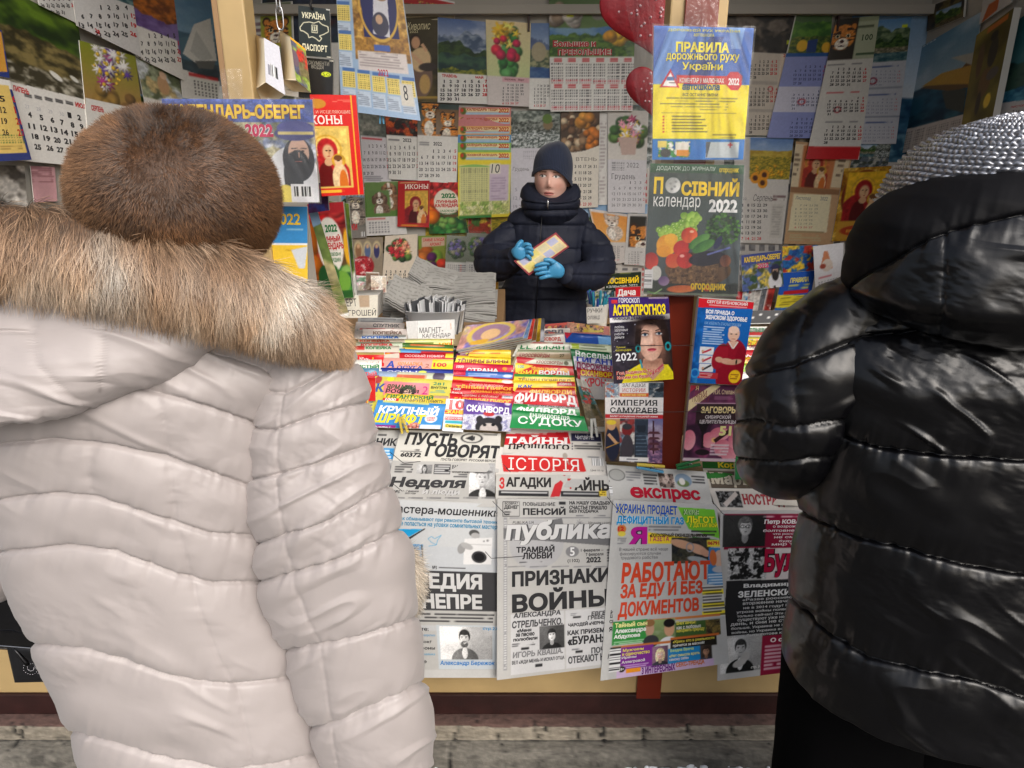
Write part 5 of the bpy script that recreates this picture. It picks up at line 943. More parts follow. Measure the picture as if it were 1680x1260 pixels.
def block(q,depth_px,lb,front,seed):
 # tear-off block: a thick fanned stack of pages with a coloured or white face
 t=empty('tear_off_calendar',tuple(HB(np.array((q[0][0]+q[1][0])/2),np.array(q[0][1]),.05)));tag(t,lb,'calendar','thick tear-off calendars on the chain')
 n,m_=26,8;v=np.linspace(0,1,n);P=[]
 q=np.array(q,float)
 for k in range(n):
  a=q[0]*(1-v[k])+q[3]*v[k];b=q[1]*(1-v[k])+q[2]*v[k];bul=3.5*math.sin(v[k]*3.14)-5*v[k]**3
  bck=np.array(depth_px[:2])*(1-v[k])+np.array(depth_px[2:])*v[k]
  row=[HB(np.array(b[0]),np.array(b[1]),.075),HB(np.array(a[0]),np.array(a[1]),.075),HB(np.array(a[0]+bck[0]+bul),np.array(a[1]+bck[1]),.015),HB(np.array(b[0]+bck[0]+bul),np.array(b[1]+bck[1]),.015)]
  P.append(row)
 P=np.array(P);V=P.reshape(-1,3);F=[list(f) for f in grid_faces(n,4,True)]+[[0,1,2,3],[(n-1)*4+k for k in (3,2,1,0)]]
 o=mesh_obj('page_stack',V,F,'page_block',None,smooth=False);keep(o,t)
 s=Sheet([tuple(x) for x in q],.8,seed,(214,214,222));front(s);o=s.build('face_page',HB,.0765,.001);keep(o,t);return t
def fr(s): s.barcode(443,108,455,126);s.bars(440,100,446,130,1,(120,120,130))
block([(433,62),(458,76),(468,156),(436,135)],(-14,-5,-22,18),'tear-off calendar block showing its white back with barcode, on the chain',fr,5)
def fr(s): s.rect(470,50,515,160,(232,170,40));s.rect(466,50,502,66,(40,40,44));s.img(478,76,505,146,P_busy,((120,110,70),(190,60,40),(90,90,110),(150,170,70)),4);s.ell(484,95,8,14,(110,90,100));s.t('2022',488,80,498,90,(206,40,40),'b')
block([(476,60),(501,80),(510,152),(486,132)],(-20,-12,-25,-2),'tear-off calendar block with orange picture face, on the chain',fr,6)
# chain: each link a part
ch=empty('hanging_chain',tuple(HB(np.array(457),np.array(-30),.05)));tag(ch,'steel link chain hanging beside the left post','chain')
for k,(x,y) in enumerate(((456,-22),(456,2),(459,30))):
 c=HB(np.array(float(x)),np.array(float(y)),.055);th=np.linspace(0,2*np.pi,25);L_=.022
 p=np.stack([.007*np.sign(np.cos(th))*np.abs(np.cos(th))**.6*(1 if k % 2==0 else .25),.006*np.cos(th)*(k % 2),L_*np.sign(np.sin(th))*np.abs(np.sin(th))**.7],1)+c
 V,F=tube(p,.0017,6,False);keep(mesh_obj('chain_link',V,F,'steel'),ch)
V,F=tube([HB(np.array(459.),np.array(46.),.055),HB(np.array(458.),np.array(60.),.05),HB(np.array(455.),np.array(70.),.04)],.0012,6);keep(mesh_obj('hook',V,F,'steel'),ch)
# tassel-like cord over the passport cover
tag(tube_obj('cord',[HB(np.array(x),np.array(y),.03) for x,y in ((517.,-25.),(513.,-5.),(509.,8.),(512.,16.))],.0025,'black_plastic'),'black cord loop the passport cover hangs from','cord')
# --- big icon calendar hanging inside, left of the seller
HC=Plane((0,2.9,0),(.12,-1,0))
def d(s):
 s.rect(540,-80,700,210,(150,176,206));s.rect(580,-80,660,74,(190,140,50));s.img(578,-80,662,100,P_busy,((170,124,50),(206,164,80),(130,90,36)),10);s.rect(592,-80,646,62,(30,34,90));s.ell(620,-10,33,75,(30,34,90));s.ring(620,5,33,62,3,(206,166,70));s.poly([(612,-20),(634,-20),(640,62),(612,55)],(206,206,214));s.ell(624,40,14,20,(60,60,80));s.ell(622,32,6,8,(196,160,130));s.ell(624,-18,16,20,(150,110,80))
 s.rect(614,74,640,84,(70,96,170));s.ring(606,102,10,9,4,(206,190,150));s.rect(588,86,668,118,(206,198,196));s.bars(590,86,664,112,6,(150,140,140));s.t('2022',620,114,637,125,(176,40,60),'bs')
 for x,y,c in [(553,8,0),(556,56,0)]+[(562+k*24.5,117+k*4,1) for k in range(5)]: s.rect(x,y-6,x+20,y,(70,110,170));s.rect(x,y,x+21,y+26,(226,206,110));s.dots(x+1,y+1,x+20,y+25,6,7,(130,110,60),(200,70,60));s.rect(x+1,y+29,x+22,y+54,(186,200,216));s.bars(x+1,y+30,x+21,y+52,7,(120,130,150))
 s.rect(657,138,678,174,(204,200,190));s.t('8',662,140,669,165,(60,60,64),'r')
paper('icon_calendar',[(549,-70),(652,-70),(690,198),(560,181)],HC,d,'big light blue saint calendar with golden frame hanging left of the seller','calendar',None,thick=.002,step=1.2,hf=lambda u,v: .03*np.sin(u*2.2)*v+.02*v**3)
peg(626,192,90,'peg_blue','small blue clothes peg at the bottom of the big saint calendar',HC,.03,.05)
tag(tube_obj('hanging_wire',[(-1.5,2.9,2.46),(-.4,2.88,2.42),(.6,2.9,2.42),(2.12,2.9,2.46)],.0015,'dark_metal'),'thin wire strung across the kiosk above the hanging calendars','wire')
# --- red valentine bags hanging left of the right post
mat('red_foil',(150,18,32),rough=.5,bump=.3,bscale=40,mottle=.2,mscale=25);mat('pale_pink',(226,190,196),rough=.4)
VB=Plane((0,1.9,0),(0,-1,0))
def heartshape(cx,cy,r_,rot,th=.012,n=64):
 a=np.linspace(0,2*np.pi,n,endpoint=False);x=16*np.sin(a)**3;y=13*np.cos(a)-5*np.cos(2*a)-2*np.cos(3*a)-np.cos(4*a)
 x,y=x/17,y/17;ct,st=math.cos(rot),math.sin(rot);x,y=x*ct-y*st,x*st+y*ct;c=VB(np.array(float(cx)),np.array(float(cy)),.03);V=[];F=[]
 rr=[1,.97,.8,.5,0.02]
 for q in rr: V.append(np.stack([c[0]+r_*q*x,np.full(n,c[1])-th*math.sqrt(1-min(1,q)**2),c[2]+r_*q*y],1))
 for q in rr[1:]: V.append(np.stack([c[0]+r_*q*x,np.full(n,c[1])+th*math.sqrt(1-q**2),c[2]+r_*q*y],1))
 V=np.concatenate(V);F=[list(f) for f in grid_faces(5,n,True)];b=5*n
 idx=[np.arange(n)]+[np.arange(n)+b+k*n for k in range(4)]
 for k in range(4):
  for j in range(n): F.append([idx[k][j],idx[k+1][j],idx[k+1][(j+1) % n],idx[k][(j+1) % n]])
 F+=[[4*n+j for j in range(n)],[b+3*n+j for j in range(n)][::-1]];return V,F,c
for (cx,cy,r_,rot,lb) in ((1064,16,.125,.25,'large red heart decoration in a clear bag beside the right post top'),(1078,148,.085,.1,'smaller red heart with pale dots below the large heart'),):
 t=empty('heart_decoration',tuple(VB(np.array(float(cx)),np.array(float(cy)),.03)));tag(t,lb,'heart','red heart decorations in clear bags')
 V,F,c=heartshape(cx,cy,r_,rot);keep(mesh_obj('heart',V,F,'red_foil'),t)
 rg=np.random.RandomState(int(cx));dots=[]
 for k in range(26):
  a=rg.uniform(0,6.28);q=rg.uniform(.2,.8);bm=bmesh.new();bmesh.ops.create_uvsphere(bm,u_segments=8,v_segments=5,radius=.0026 if r_<.1 else .0032)
  cc=Vector((c[0]+math.cos(a)*q*r_*.75,c[1]-.0125*math.sqrt(1-q*q),c[2]+math.sin(a)*q*r_*.7));dots.append((np.array([(v.co+cc)[:] for v in bm.verts]),[[v.index for v in f.verts] for f in bm.faces]));bm.free()
 V,F=cat_meshes(dots);o=mesh_obj('dot_pattern',V,F,'pale_pink');keep(o,t)
 f=film('clear_bag',[(cx-55,cy-80),(cx+45,cy-85),(cx+38,cy+70),(cx-15,cy+88)],VB,.06,'clear_film',.01,31);keep(f,t)
for nm,q,sd in (('clear_sleeve',[(732,382),(770,386),(768,456),(729,454)],41),('clear_sleeve',[(764,378),(814,380),(808,458),(762,455)],42)):
 o=film(nm,q,BW,.05,'crinkled_film',.008,sd,lv1 if sd==41 else lv2)
# ---------------------------------------------------------------- magazines laid like shingles on the display counter
MG='puzzle magazines laid in overlapping rows on the counter'
_mk=[0]
def mag(quad,draw,label,lay,name='puzzle_magazine',ext=1.9,m='gloss_print',bg=W_,thick=.004,grp=MG,wav=.0025):
 q=np.array(quad if hasattr(quad[0],'__len__') else [(quad[0],quad[1]),(quad[2],quad[1]),(quad[2],quad[3]),(quad[0],quad[3])],float)
 full=q.copy();full[3]=q[0]+(q[3]-q[0])*ext;full[2]=q[1]+(q[2]-q[1])*ext
 _mk[0]+=1;s=Sheet([tuple(a) for a in full],1.1,_mk[0]*5+1,bg);s.q0=q;draw(s);ph=_mk[0]*1.7
 hf=lambda u,v: wav*(np.sin(u*4.2+ph)+.6*np.sin(u*9+ph*2))*(1-v*.6)+.010*np.exp(-v*5.0)
 o=s.build(name,CNT,.006+lay*.0042,thick,m,hf,sub=True,textoff=.0006);tag(o,label,'magazine',grp);return o
def strip(c1,*texts,pic=None):
 def f(s):
  x0,y0=s.Q[:,0].min(),s.Q[:,1].min();x1,y1=s.Q[:,0].max(),s.Q[:,1].max()
  s.rect(x0-4,y0-4,x1+4,y1+4,c1)
  if pic: s.img(x0-3,y0+(y1-y0)*.45,x1+3,y1,P_busy,pic,5)
  for tx in texts:
   if tx[0]=='R': s.rect(*tx[1:])
   elif tx[0]=='B': s.bars(*tx[1:])
   elif tx[0]=='E': s.ell(*tx[1:])
   elif tx[0]=='P': s.poly(*tx[1:])
   elif tx[0]=='I': s.img(*tx[1:])
   else: s.t(*tx[0],**(tx[1] if len(tx)>1 else {}))
 return f
X_=lambda *a,**k: (a,k)
# column one, behind the white coat sleeve
mag((595,540,668,552),strip((206,196,190),X_('КОПЕЙКА',612,542,660,549,(120,100,90),'x'),('B',600,533,660,538,1,RD)),'grey pink weekly paper with brownish heading in the first column',0,'weekly_paper',m='newsprint')
mag((592,549,666,557),strip((200,204,206),X_('КОПЕЙКА',594,550,655,556,(60,100,170),'x')),'weekly paper with blue heading in the first column',1,'weekly_paper',m='newsprint')
mag((588,556,664,562),strip((206,196,180),X_('КОПЕЙКА',590,556.5,640,561,(180,70,40),'x')),'weekly paper with orange red heading in the first column',2,'weekly_paper',m='newsprint')
mag((584,561,660,568),strip((190,200,180),X_('КОПЕЙКА',592,562,645,568,(196,50,60),'x')),'weekly paper with crimson heading in the first column',3,'weekly_paper',m='newsprint')
mag((580,567,655,580),strip((206,200,186),X_('КОПЕЙКА',600,567,642,573,(40,120,70),'x'),('R',560,567,598,574,(186,60,56))),'weekly paper with green heading and red corner in the first column',4,'weekly_paper',m='newsprint')
mag((572,578,630,590),strip((206,36,40),X_('КРОСС',590,584,608,590,W_,'x'),X_('148',611,584,625,590,(240,200,60),'x'),('R',560,576,632,582,(190,180,110))),'red magazine numbered in yellow below the weekly papers',5)
mag((570,590,626,604),strip((225,224,218),X_('ТОЛСТЫЙ',572,597,622,604,(40,130,70),'x'),X_('Журнал',590,591,622,596,(190,40,50),'b',.2)),'white magazine with green heading in the first column',6)
mag((568,604,622,622),strip((90,140,170),X_('ТОЛСТЫЙ',572,609,618,616,(196,60,70),'x'),('R',560,616,630,640,(186,50,60))),'blue and red magazine in the first column',7)
mag((566,620,616,640),strip((200,40,36),X_('мый',578,625,598,634,(240,150,60),'b',.2),('P',[(566,634),(606,634),(570,650)],(60,140,60))),'red magazine with orange script and green corner in the first column',8)
mag((566,638,604,690),strip((236,190,60),('E',595,646,9,8,(190,36,40)),X_('148',588,642,602,649,W_,'b'),('I',566,655,602,690,P_busy,((190,60,40),(60,120,60),(236,190,60)),4)),'yellow magazine with a red number spot beside the white sleeve',9,ext=1.4)
# column two
mag([(650,556),(743,556),(744,568),(645,568)],strip((222,222,150),X_('100',720,562,740,567,(226,150,40),'x'),('B',660,560,715,566,1,(110,130,60)),('R',740,555,742,580,RD)),'pale yellow green magazine at the top of the second column',0)
mag([(644,561),(744,566),(744,578),(640,578)],strip((70,110,50),('E',651,564,6,3,(220,150,40)),('R',640,571,748,580,(226,190,50)),('B',660,564,735,569,1,(230,110,60)),X_('Магия',652,569,664,577,(40,60,120),'b')),'green and yellow magazine second in the second column',1)
mag([(636,571),(744,576),(744,584),(634,582)],strip((90,150,200),('E',651,577,6,3,(216,226,40)),('R',690,577,748,590,(190,40,50))),'blue magazine with lime price sticker in the second column',2)
mag([(632,578),(744,580),(743,592),(629,592)],strip((190,34,44),X_('ОСОБЫЙ НОМЕР',664,581,728,586,(240,190,190),'b'),('R',731,580,748,587,(246,220,60)),('E',636,583,6,4,(226,150,50))),'dark red magazine with yellow corner in the second column',3)
mag([(630,587),(744,589),(742,607),(624,606)],strip((222,160,150),X_('А',634,592,649,603,(50,80,170),'xs'),X_('ЯРМАРКА',652,594,694,600,(206,130,60),'b'),X_('ОСУГА',651,600,694,605,(50,80,160),'xs'),('R',708,590,750,612,(246,206,40)),X_('100',711,595,733,602,(196,60,40),'x'),X_('2',698,597,704,603,(130,80,60),'r')),'pink leisure magazine with yellow hundred block in the second column',4)
mag([(625,603),(744,606),(743,614),(622,613)],strip((50,66,150),X_('СОВЫ',634,608,684,613,(210,214,230),'b'),('E',693,611,7,3,(216,226,40))),'navy blue magazine with lime price sticker in the second column',5)
mag([(622,609),(744,613),(742,626),(618,622)],strip((206,214,190),('B',645,614,700,622,1,(206,80,50),.8,0,0),('E',720,618,10,9,(90,80,100)),('R',620,608,652,618,(150,170,200))),'pale magazine with a dark haired head at right in the second column',6)
mag([(616,617),(742,624),(738,650),(606,648)],strip((206,196,80),('P',[(630,625),(705,629),(703,650),(628,648)],(226,130,140)),X_('ЯРМАРКА',634,631,684,639,(60,80,50),'xs'),X_('РОССИЯ',632,639,688,645,(60,50,50),'xs'),('E',668,643,13,11,(40,30,30)),('E',668,646,7,8,(214,176,156)),X_('2',693,634,702,647,(190,40,120),'rs'),X_('2в1',711,627,729,632,(40,130,90),'b'),X_('ВНУТРИ',707,634,733,638,(70,80,50),'x'),('B',706,640,733,645,2,(60,140,170)),('E',641,622,6,3.5,(216,226,40)),X_('К',616,629,632,643,(60,90,160),'xs'),('E',621,623,6,6,(170,60,60))),'olive yellow magazine with a dark haired woman in the second column',7)
mag([(600,640),(612,640),(622,690),(600,692)],strip((206,200,90),('B',602,645,618,680,8,(90,90,130)),('I',600,670,622,692,P_busy,((206,190,90),(130,150,190),(200,80,70)),5)),'yellow magazine edge with small lines left of the blue large print one',6.5,ext=1.0)
mag([(632,645),(736,650),(733,664),(626,660)],strip((236,206,60),X_('ГИГАНТСКИЙ',633,647,712,654,(40,130,80),'xs'),('R',626,653,654,660,RD),X_('1000',632,653,650,658,W_,'x'),X_('ТРЕНИРУЕМ ПАМЯТЬ',656,655,728,660,(60,70,60),'b',.1),('R',712,648,740,654,(206,170,150))),'yellow giant magazine with green heading in the second column',8)
mag([(620,656),(732,663),(724,703),(606,700)],strip((60,140,206),X_('КРУПНЫЙ',621,664,721,680,(238,240,244),'x',.08),X_('ШРИФТ',614,678,698,695,(240,220,50),'x',.08),('B',628,657,705,663,1,(246,230,110),.7,.1,0),('E',707,687,10,7,(240,232,234)),X_('СУПЕР',700,684,714,687.5,RD,'b'),X_('ЦЕНА',701,688,713,691,RD,'b'),('R',604,697,648,712,(150,40,130)),X_('Буквы',610,698.5,640,705,W_,'x',.1),('I',668,693,688,704,P_busy,((206,120,100),(230,200,190),(120,60,60)),4),('R',688,697,722,710,(226,230,238))),'blue large print puzzle magazine at the front of the second column',9,ext=1.02)
# column three
mag([(756,573),(838,574),(838,586),(750,586)],strip((236,200,60),('B',765,575,830,581,2,(190,70,40)),('R',748,580,768,588,(190,60,80))),'yellow orange magazine at the top of the third column',0)
mag([(750,583),(838,587),(838,596),(746,596)],strip((240,214,50),X_('ТЁЩИНЫ БЛИНЫ',750,588,834,597,(130,60,50),'x'),('B',770,585,826,588,1,(200,120,40))),'bright yellow magazine with brown heading in the third column',1)
mag([(745,594),(842,599),(843,612),(742,611)],strip((206,36,70),X_('СТРАНА',765,604,818,611,W_,'x'),X_('1000',749,599,761,604,(240,200,200),'x'),('E',828,605,4,3,(226,150,40))),'crimson country magazine in the third column',2)
mag([(743,607),(842,611),(842,620),(742,619)],strip((60,110,190),X_('Дарья',748,609,763,614,(226,60,90),'b'),('B',768,612,820,618,2,(206,220,240)),('E',833,617,8,3,(206,220,240)),('R',738,606,764,616,(190,30,60))),'blue and crimson magazine in the third column',3)
mag([(742,616),(843,622),(844,632),(740,630)],strip((206,40,36),('P',[(740,617),(845,624),(845,629),(740,622)],(240,200,60)),('B',765,618,825,623,1,(190,40,40)),('E',832,626,9,4,(240,220,220))),'red magazine with yellow wave band in the third column',4)
mag([(740,624),(843,630),(843,642),(738,640)],strip((200,30,34),X_('Сделано по вкусному',770,629,826,635,(244,190,180),'r',.2),X_('ТЁЩИН ПИРОГ',748,632,842,641,(240,170,50),'x')),'red pie magazine with orange heading in the third column',5)
mag([(739,636),(844,641),(842,652),(736,650)],strip((196,30,40),X_('ЛЮБИМЫЙ СБОРНИК',772,640,840,645,(240,170,60),'b'),X_('1000',744,635,756,640,W_,'x'),X_('Дарья',740,643,758,649,W_,'b')),'red collection magazine with orange small heading in the third column',6)
mag([(738,645),(842,650),(840,664),(736,658)],strip((206,36,44),X_('Сделано с любовью!',758,647,818,652,(246,226,220),'r',.2),X_('БАБУШКИН ПИРОГ',745,654,838,662,(244,180,50),'x'),('R',824,644,842,654,(226,236,240)),X_('ХИТ',827,646,838,651,(60,140,190),'x')),'red pie magazine with hit badge in the third column',7)
mag([(732,654),(762,655),(760,704),(726,702)],strip((232,232,236),X_('10',737,656,762,672,RD,'x'),('R',730,672,764,680,(206,36,40)),X_('СКАНВ',728,672.5,761,679,(240,206,60),'x'),('R',730,684,760,689,(200,60,70)),X_('Кроссво',731,684,758,688.5,W_,'b'),('R',730,690,760,695,(60,170,190)),('R',730,696,760,702,(226,206,60)),X_('Сканво',731,697,758,701.5,K_,'b')),'white magazine with big red number left of the purple scanword one',8,ext=1.1)
mag([(762,655),(840,662),(838,708),(758,704)],strip((96,64,150),X_('СКАНВОРД',765,666,836,679,(240,240,246),'x'),X_('Уникальный',784,661.5,812,665,(200,170,230),'r',.2),('P',[(756,680),(842,680),(842,712),(756,712)],(206,206,222)),('I',756,682,842,706,P_busy,((206,206,222),(150,150,190),(226,226,236)),5),('E',802,701,22,16,(36,34,38)),('E',802,704,15,10,(190,180,176)),('E',787,688,6,6,(40,36,40)),('E',818,688,6,6,(40,36,40)),('E',795,697,3,2.4,(10,10,12)),('E',809,697,3,2.4,(10,10,12)),('E',802,679,9,4,(186,40,46)),('E',833,662,5,3.5,(230,226,240))),'purple scanword magazine with a small dog in red cap, front of the third column',9,ext=1.0)
# column four
mag([(868,548),(925,547),(928,560),(866,560)],strip((220,214,206),X_('КРОССВОРД',876,553,920,560,(190,90,80),'x'),('B',880,549,918,552,1,GY)),'grey white magazine at the top of the fourth column',0)
mag([(852,560),(934,562),(935,574),(846,573)],strip((220,220,206),X_('ВЕЛИКАН',854,565,926,573,(50,130,80),'x'),('B',870,561,928,564,1,(190,50,60),.8)),'white magazine with big green heading in the fourth column',1)
mag([(850,573),(936,575),(937,588),(844,587)],strip((160,140,110),X_('КРОССВОРДЫ',851,580,902,587,(130,60,60),'xs'),X_('27',918,581,926,586,(70,70,40),'b'),('R',844,572,940,578,(150,160,130))),'tan crossword magazine with dark red heading in the fourth column',2)
mag([(848,585),(938,590),(940,602),(843,598)],strip((206,206,186),X_('КРОССВОРДЫ',880,592,923,598,(150,60,60),'b'),('P',[(846,584),(878,588),(850,600)],(196,40,50)),('E',929,596,4,3.5,(90,90,60))),'pale crossword magazine with red corner in the fourth column',3)
mag([(846,595),(940,601),(942,616),(842,614)],strip((206,40,40),X_('ТЁЩИН ПИРОГ',871,602,915,609,(244,196,60),'x'),X_('ФИЛ',849,607,884,615,(240,200,50),'x'),X_('ВОРДЫ',884,608,934,617,W_,'x'),('E',926,608,8,5,(226,160,50)),('P',[(844,594),(876,600),(846,612)],(240,214,60)),X_('100',850,599,860,604,(40,150,170),'b')),'red filword magazine with yellow corner in the fourth column',4)
mag([(844,613),(942,616),(944,630),(842,628)],strip((246,216,50),X_('ТЁЩИН ПОНЕДЕЛ',850,620,936,627,(150,110,40),'x'),('P',[(843,613),(944,615),(944,619),(843,618)],(60,150,70))),'yellow magazine with green top band in the fourth column',5)
mag([(844,624),(943,626),(945,642),(842,638)],strip((244,206,40),X_('КАК',850,631,874,637,(60,80,150),'x'),('R',914,626,950,634,(206,40,50)),X_('НОВИНКА',917,628,938,632,W_,'b'),('B',882,629,908,636,2,(150,120,40))),'yellow magazine with red new badge in the fourth column',6)
mag([(848,636),(943,636),(946,652),(842,648)],strip((206,60,30),X_('ФИЛВОРДИ',868,639,938,648,(240,180,50),'x')),'orange red magazine with yellow heading in the fourth column',7)
mag([(842,643),(946,648),(950,668),(838,664)],strip((206,32,44),X_('ФИЛВОРД',844,645,945,664,(244,240,240),'x',arc=.25),('R',836,654,862,666,(170,24,40)),X_('Супер',843,658,858,664,(244,220,220),'b')),'bright red filword magazine with big white heading in the fourth column',8)
mag([(842,662),(950,668),(952,680),(838,676)],strip((50,150,80),X_('ФИЛВОРД',846,669,945,681,(236,244,238),'x'),('P',[(866,661),(952,667),(952,672),(866,667)],(226,226,226)),X_('БУКВЫ КРУПНЕЕ, ЦЕНА НИЖЕ!',868,664,944,669,(60,60,60),'b')),'green filword magazine with white slogan band in the fourth column',9)
mag([(842,672),(958,683),(966,708),(836,702)],strip((24,140,70),X_('ЕНЦИКЛОПЕДІЯ',869,680,934,688,(230,240,232),'bs'),X_('СУДОКУ',849,686,955,700,(240,246,242),'bs')),'green sudoku encyclopedia at the front of the fourth column',10,ext=1.0)
# column five, behind the horoscope magazine
mag([(930,528),(1000,536),(1000,548),(932,548)],strip((190,120,110),('I',935,524,990,545,P_busy,((206,150,120),(60,50,44),(226,190,80)),4),('B',952,540,994,546,1,(220,200,60))),'glossy women magazine at the top of the fifth column',0)
mag([(926,545),(1002,550),(1004,564),(928,564)],strip((40,80,160),X_('КРОС-',933,553,972,559,(206,80,100),'b'),X_('ПАЗЛИ',933,559,978,565,(206,90,100),'b'),('R',982,552,1010,570,(110,160,206)),('P',[(922,540),(944,540),(930,556)],(190,40,60))),'blue cross puzzle magazine in the fifth column',1)
mag([(934,562),(1006,566),(1008,578),(936,574)],strip((206,214,186),('B',945,566,1000,574,2,(110,120,90)),('R',938,564,950,572,(170,190,60))),'pale green magazine with small print in the fifth column',2)
mag([(936,572),(1008,579),(1010,590),(938,586)],strip((40,120,70),X_('Веселый',944,577,1006,588,(230,236,230),'bs',.1)),'green cheerful magazine in the fifth column',3)
mag([(940,584),(1010,591),(1012,602),(942,596)],strip((226,226,236),X_('ГИГАНТ',946,587,1008,598,(60,80,180),'x',.1)),'white magazine with blue giant heading in the fifth column',4)
mag([(944,592),(1012,601),(1014,612),(946,606)],strip((220,210,216),X_('ДОРОЖНЫЙ',945,595,1010,609,(150,40,90),'x',.1)),'white magazine with purple road heading in the fifth column',5)
mag([(946,604),(1012,611),(1014,626),(948,622)],strip((190,30,50),X_('СКАНВОРД',953,609,1012,620,(246,206,50),'x',.1)),'dark red scanword magazine in the fifth column',6)
mag([(952,616),(1012,622),(1012,640),(954,636)],strip((196,192,186),X_('КРОНА',960,622,1004,636,(206,60,70),'x',arc=.3)),'grey magazine with curved red heading in the fifth column',7)
mag([(945,620),(962,626),(1000,708),(966,708)],strip((196,192,180),('I',952,640,1000,665,P_busy,((70,120,120),(200,200,190),(60,100,60),(190,70,60)),6),('I',956,664,1000,700,P_busy,((110,100,70),(70,76,56),(150,130,100)),5)),'grey bent magazine with green puzzle picture right of the sudoku',8,ext=1.0)
# column six, right of the posters
C6=[((1216,536,1300,548),strip((206,206,200),X_('БІЛЬШИЙ ВИБІР',1226,536,1290,545,(60,130,90),'b'),('R',1210,544,1300,550,(190,60,60))),'white magazine with thin green heading right of the posters'),((1218,552,1300,566),strip((200,196,60),('I',1218,556,1300,566,P_busy,((206,190,60),(60,110,60),(190,50,50)),5)),'olive magazine right of the blue health book'),((1216,566,1290,582),strip((226,216,200),('I',1222,560,1262,572,P_busy,((190,40,44),(230,210,190),(60,50,50)),4)),'magazine with red figure right of the blue health book'),((1215,574,1290,592),strip((196,40,50),X_('1000',1216,577,1243,586,W_,'x')),'red magazine with white thousand right of the blue health book'),((1218,586,1290,598),strip((226,196,60),X_('СКАНВОРДЫ',1222,588,1266,594,(190,60,40),'b')),'yellow scanword magazine right of the blue health book'),((1216,596,1280,612),strip((150,190,60),X_('зелень',1224,594,1262,604,(240,60,40),'x')),'lime magazine right of the blue health book'),((1214,610,1280,624),strip((226,224,220),X_('КИ',1228,611,1256,622,K_,'bs')),'white magazine with two black letters right of the blue book'),((1212,622,1275,640),strip((206,60,80),X_('ЖУРН',1216,622,1250,632,W_,'x')),'pink red magazine right of the purple paperback'),((1210,634,1270,650),strip((240,206,40),('R',1208,634,1275,640,(40,40,44)),X_('ром',1218,642,1242,648,W_,'b')),'yellow and black magazine right of the purple paperback'),((1208,650,1262,690),strip((190,206,214),X_('Я',1214,658,1226,672,(60,120,180),'x'),('I',1208,668,1262,700,P_busy,((80,140,180),(220,226,230),(60,110,120)),4)),'pale blue magazine right of the purple paperback'),((1204,690,1256,730),strip((226,214,120),('I',1204,694,1256,730,P_busy,((60,130,200),(226,214,120),(230,232,234)),4)),'cream and blue magazine beside the black sleeve'),((1206,722,1250,756),strip((40,110,60),('B',1212,724,1240,750,4,(90,160,206))),'dark green magazine low beside the purple paperback')]
for k,(q,f,lb) in enumerate(C6): mag(q,f,lb,k)
# spotted cloth roll at the back right of the counter
def d(s):
 s.rect(1200,505,1340,530,(34,34,38))
 for k in range(7): s.ell(1222+k*13,516+(k % 2)*5,2.6,1.8,(206,206,204))
paper('spotted_box',[(1216,510),(1310,508),(1300,530),(1214,532)],Plane((0,2.15,0),(0,-1,.3)),d,'black box with white spots at the back right of the counter','box',None,thick=.1)
# --- stack of colour calendars in front of the seller
SK=Plane((0,1.95,1.14),(.14,-.62,.75))
COLS=[((120,110,170),(206,180,120),(190,140,130),(150,150,200)),((60,100,160),(120,150,190)),((190,60,50),(226,190,120)),((120,80,50),(190,150,90)),((206,170,50),(150,120,30)),((200,200,206),(90,90,96))]
for k in range(6):
 q=[(764+k*4,534+k*1),(868+k*5,524-k*.5),(858+k*7,552+k*2),(748+k*3,574+k*3)]
 def d(s,k=k):
  s.img(740,510,900,600,P_busy,COLS[k],4)
  if k==0: s.ell(805,545,30,14,(150,120,140));s.ell(805,548,16,9,(214,176,130));s.ring(806,546,36,17,4,(206,180,90));s.ell(786,561,16,4,(206,160,60))
 s=Sheet(q,1.3,50+k);d(s)
 o=s.build('wall_calendar',SK,.055-k*.009,.007,'gloss_print',lambda u,v: .05*u**3);tag(o,('violet patterned','blue','red','brown','yellow','silver spiral bound')[k]+' calendar in the loose stack before the seller, '+('topmost','second','third','fourth','fifth','lowest')[k],'calendar','calendars stacked loose before the seller')
mag([(745,567),(770,570),(768,588),(742,586)],strip((40,44,30),X_('НВ',756,573,768,581,(226,216,40),'x'),('R',748,581,772,590,(150,60,120))),'dark magazine corner with lime letters under the calendar stack',1.5,ext=1.0)
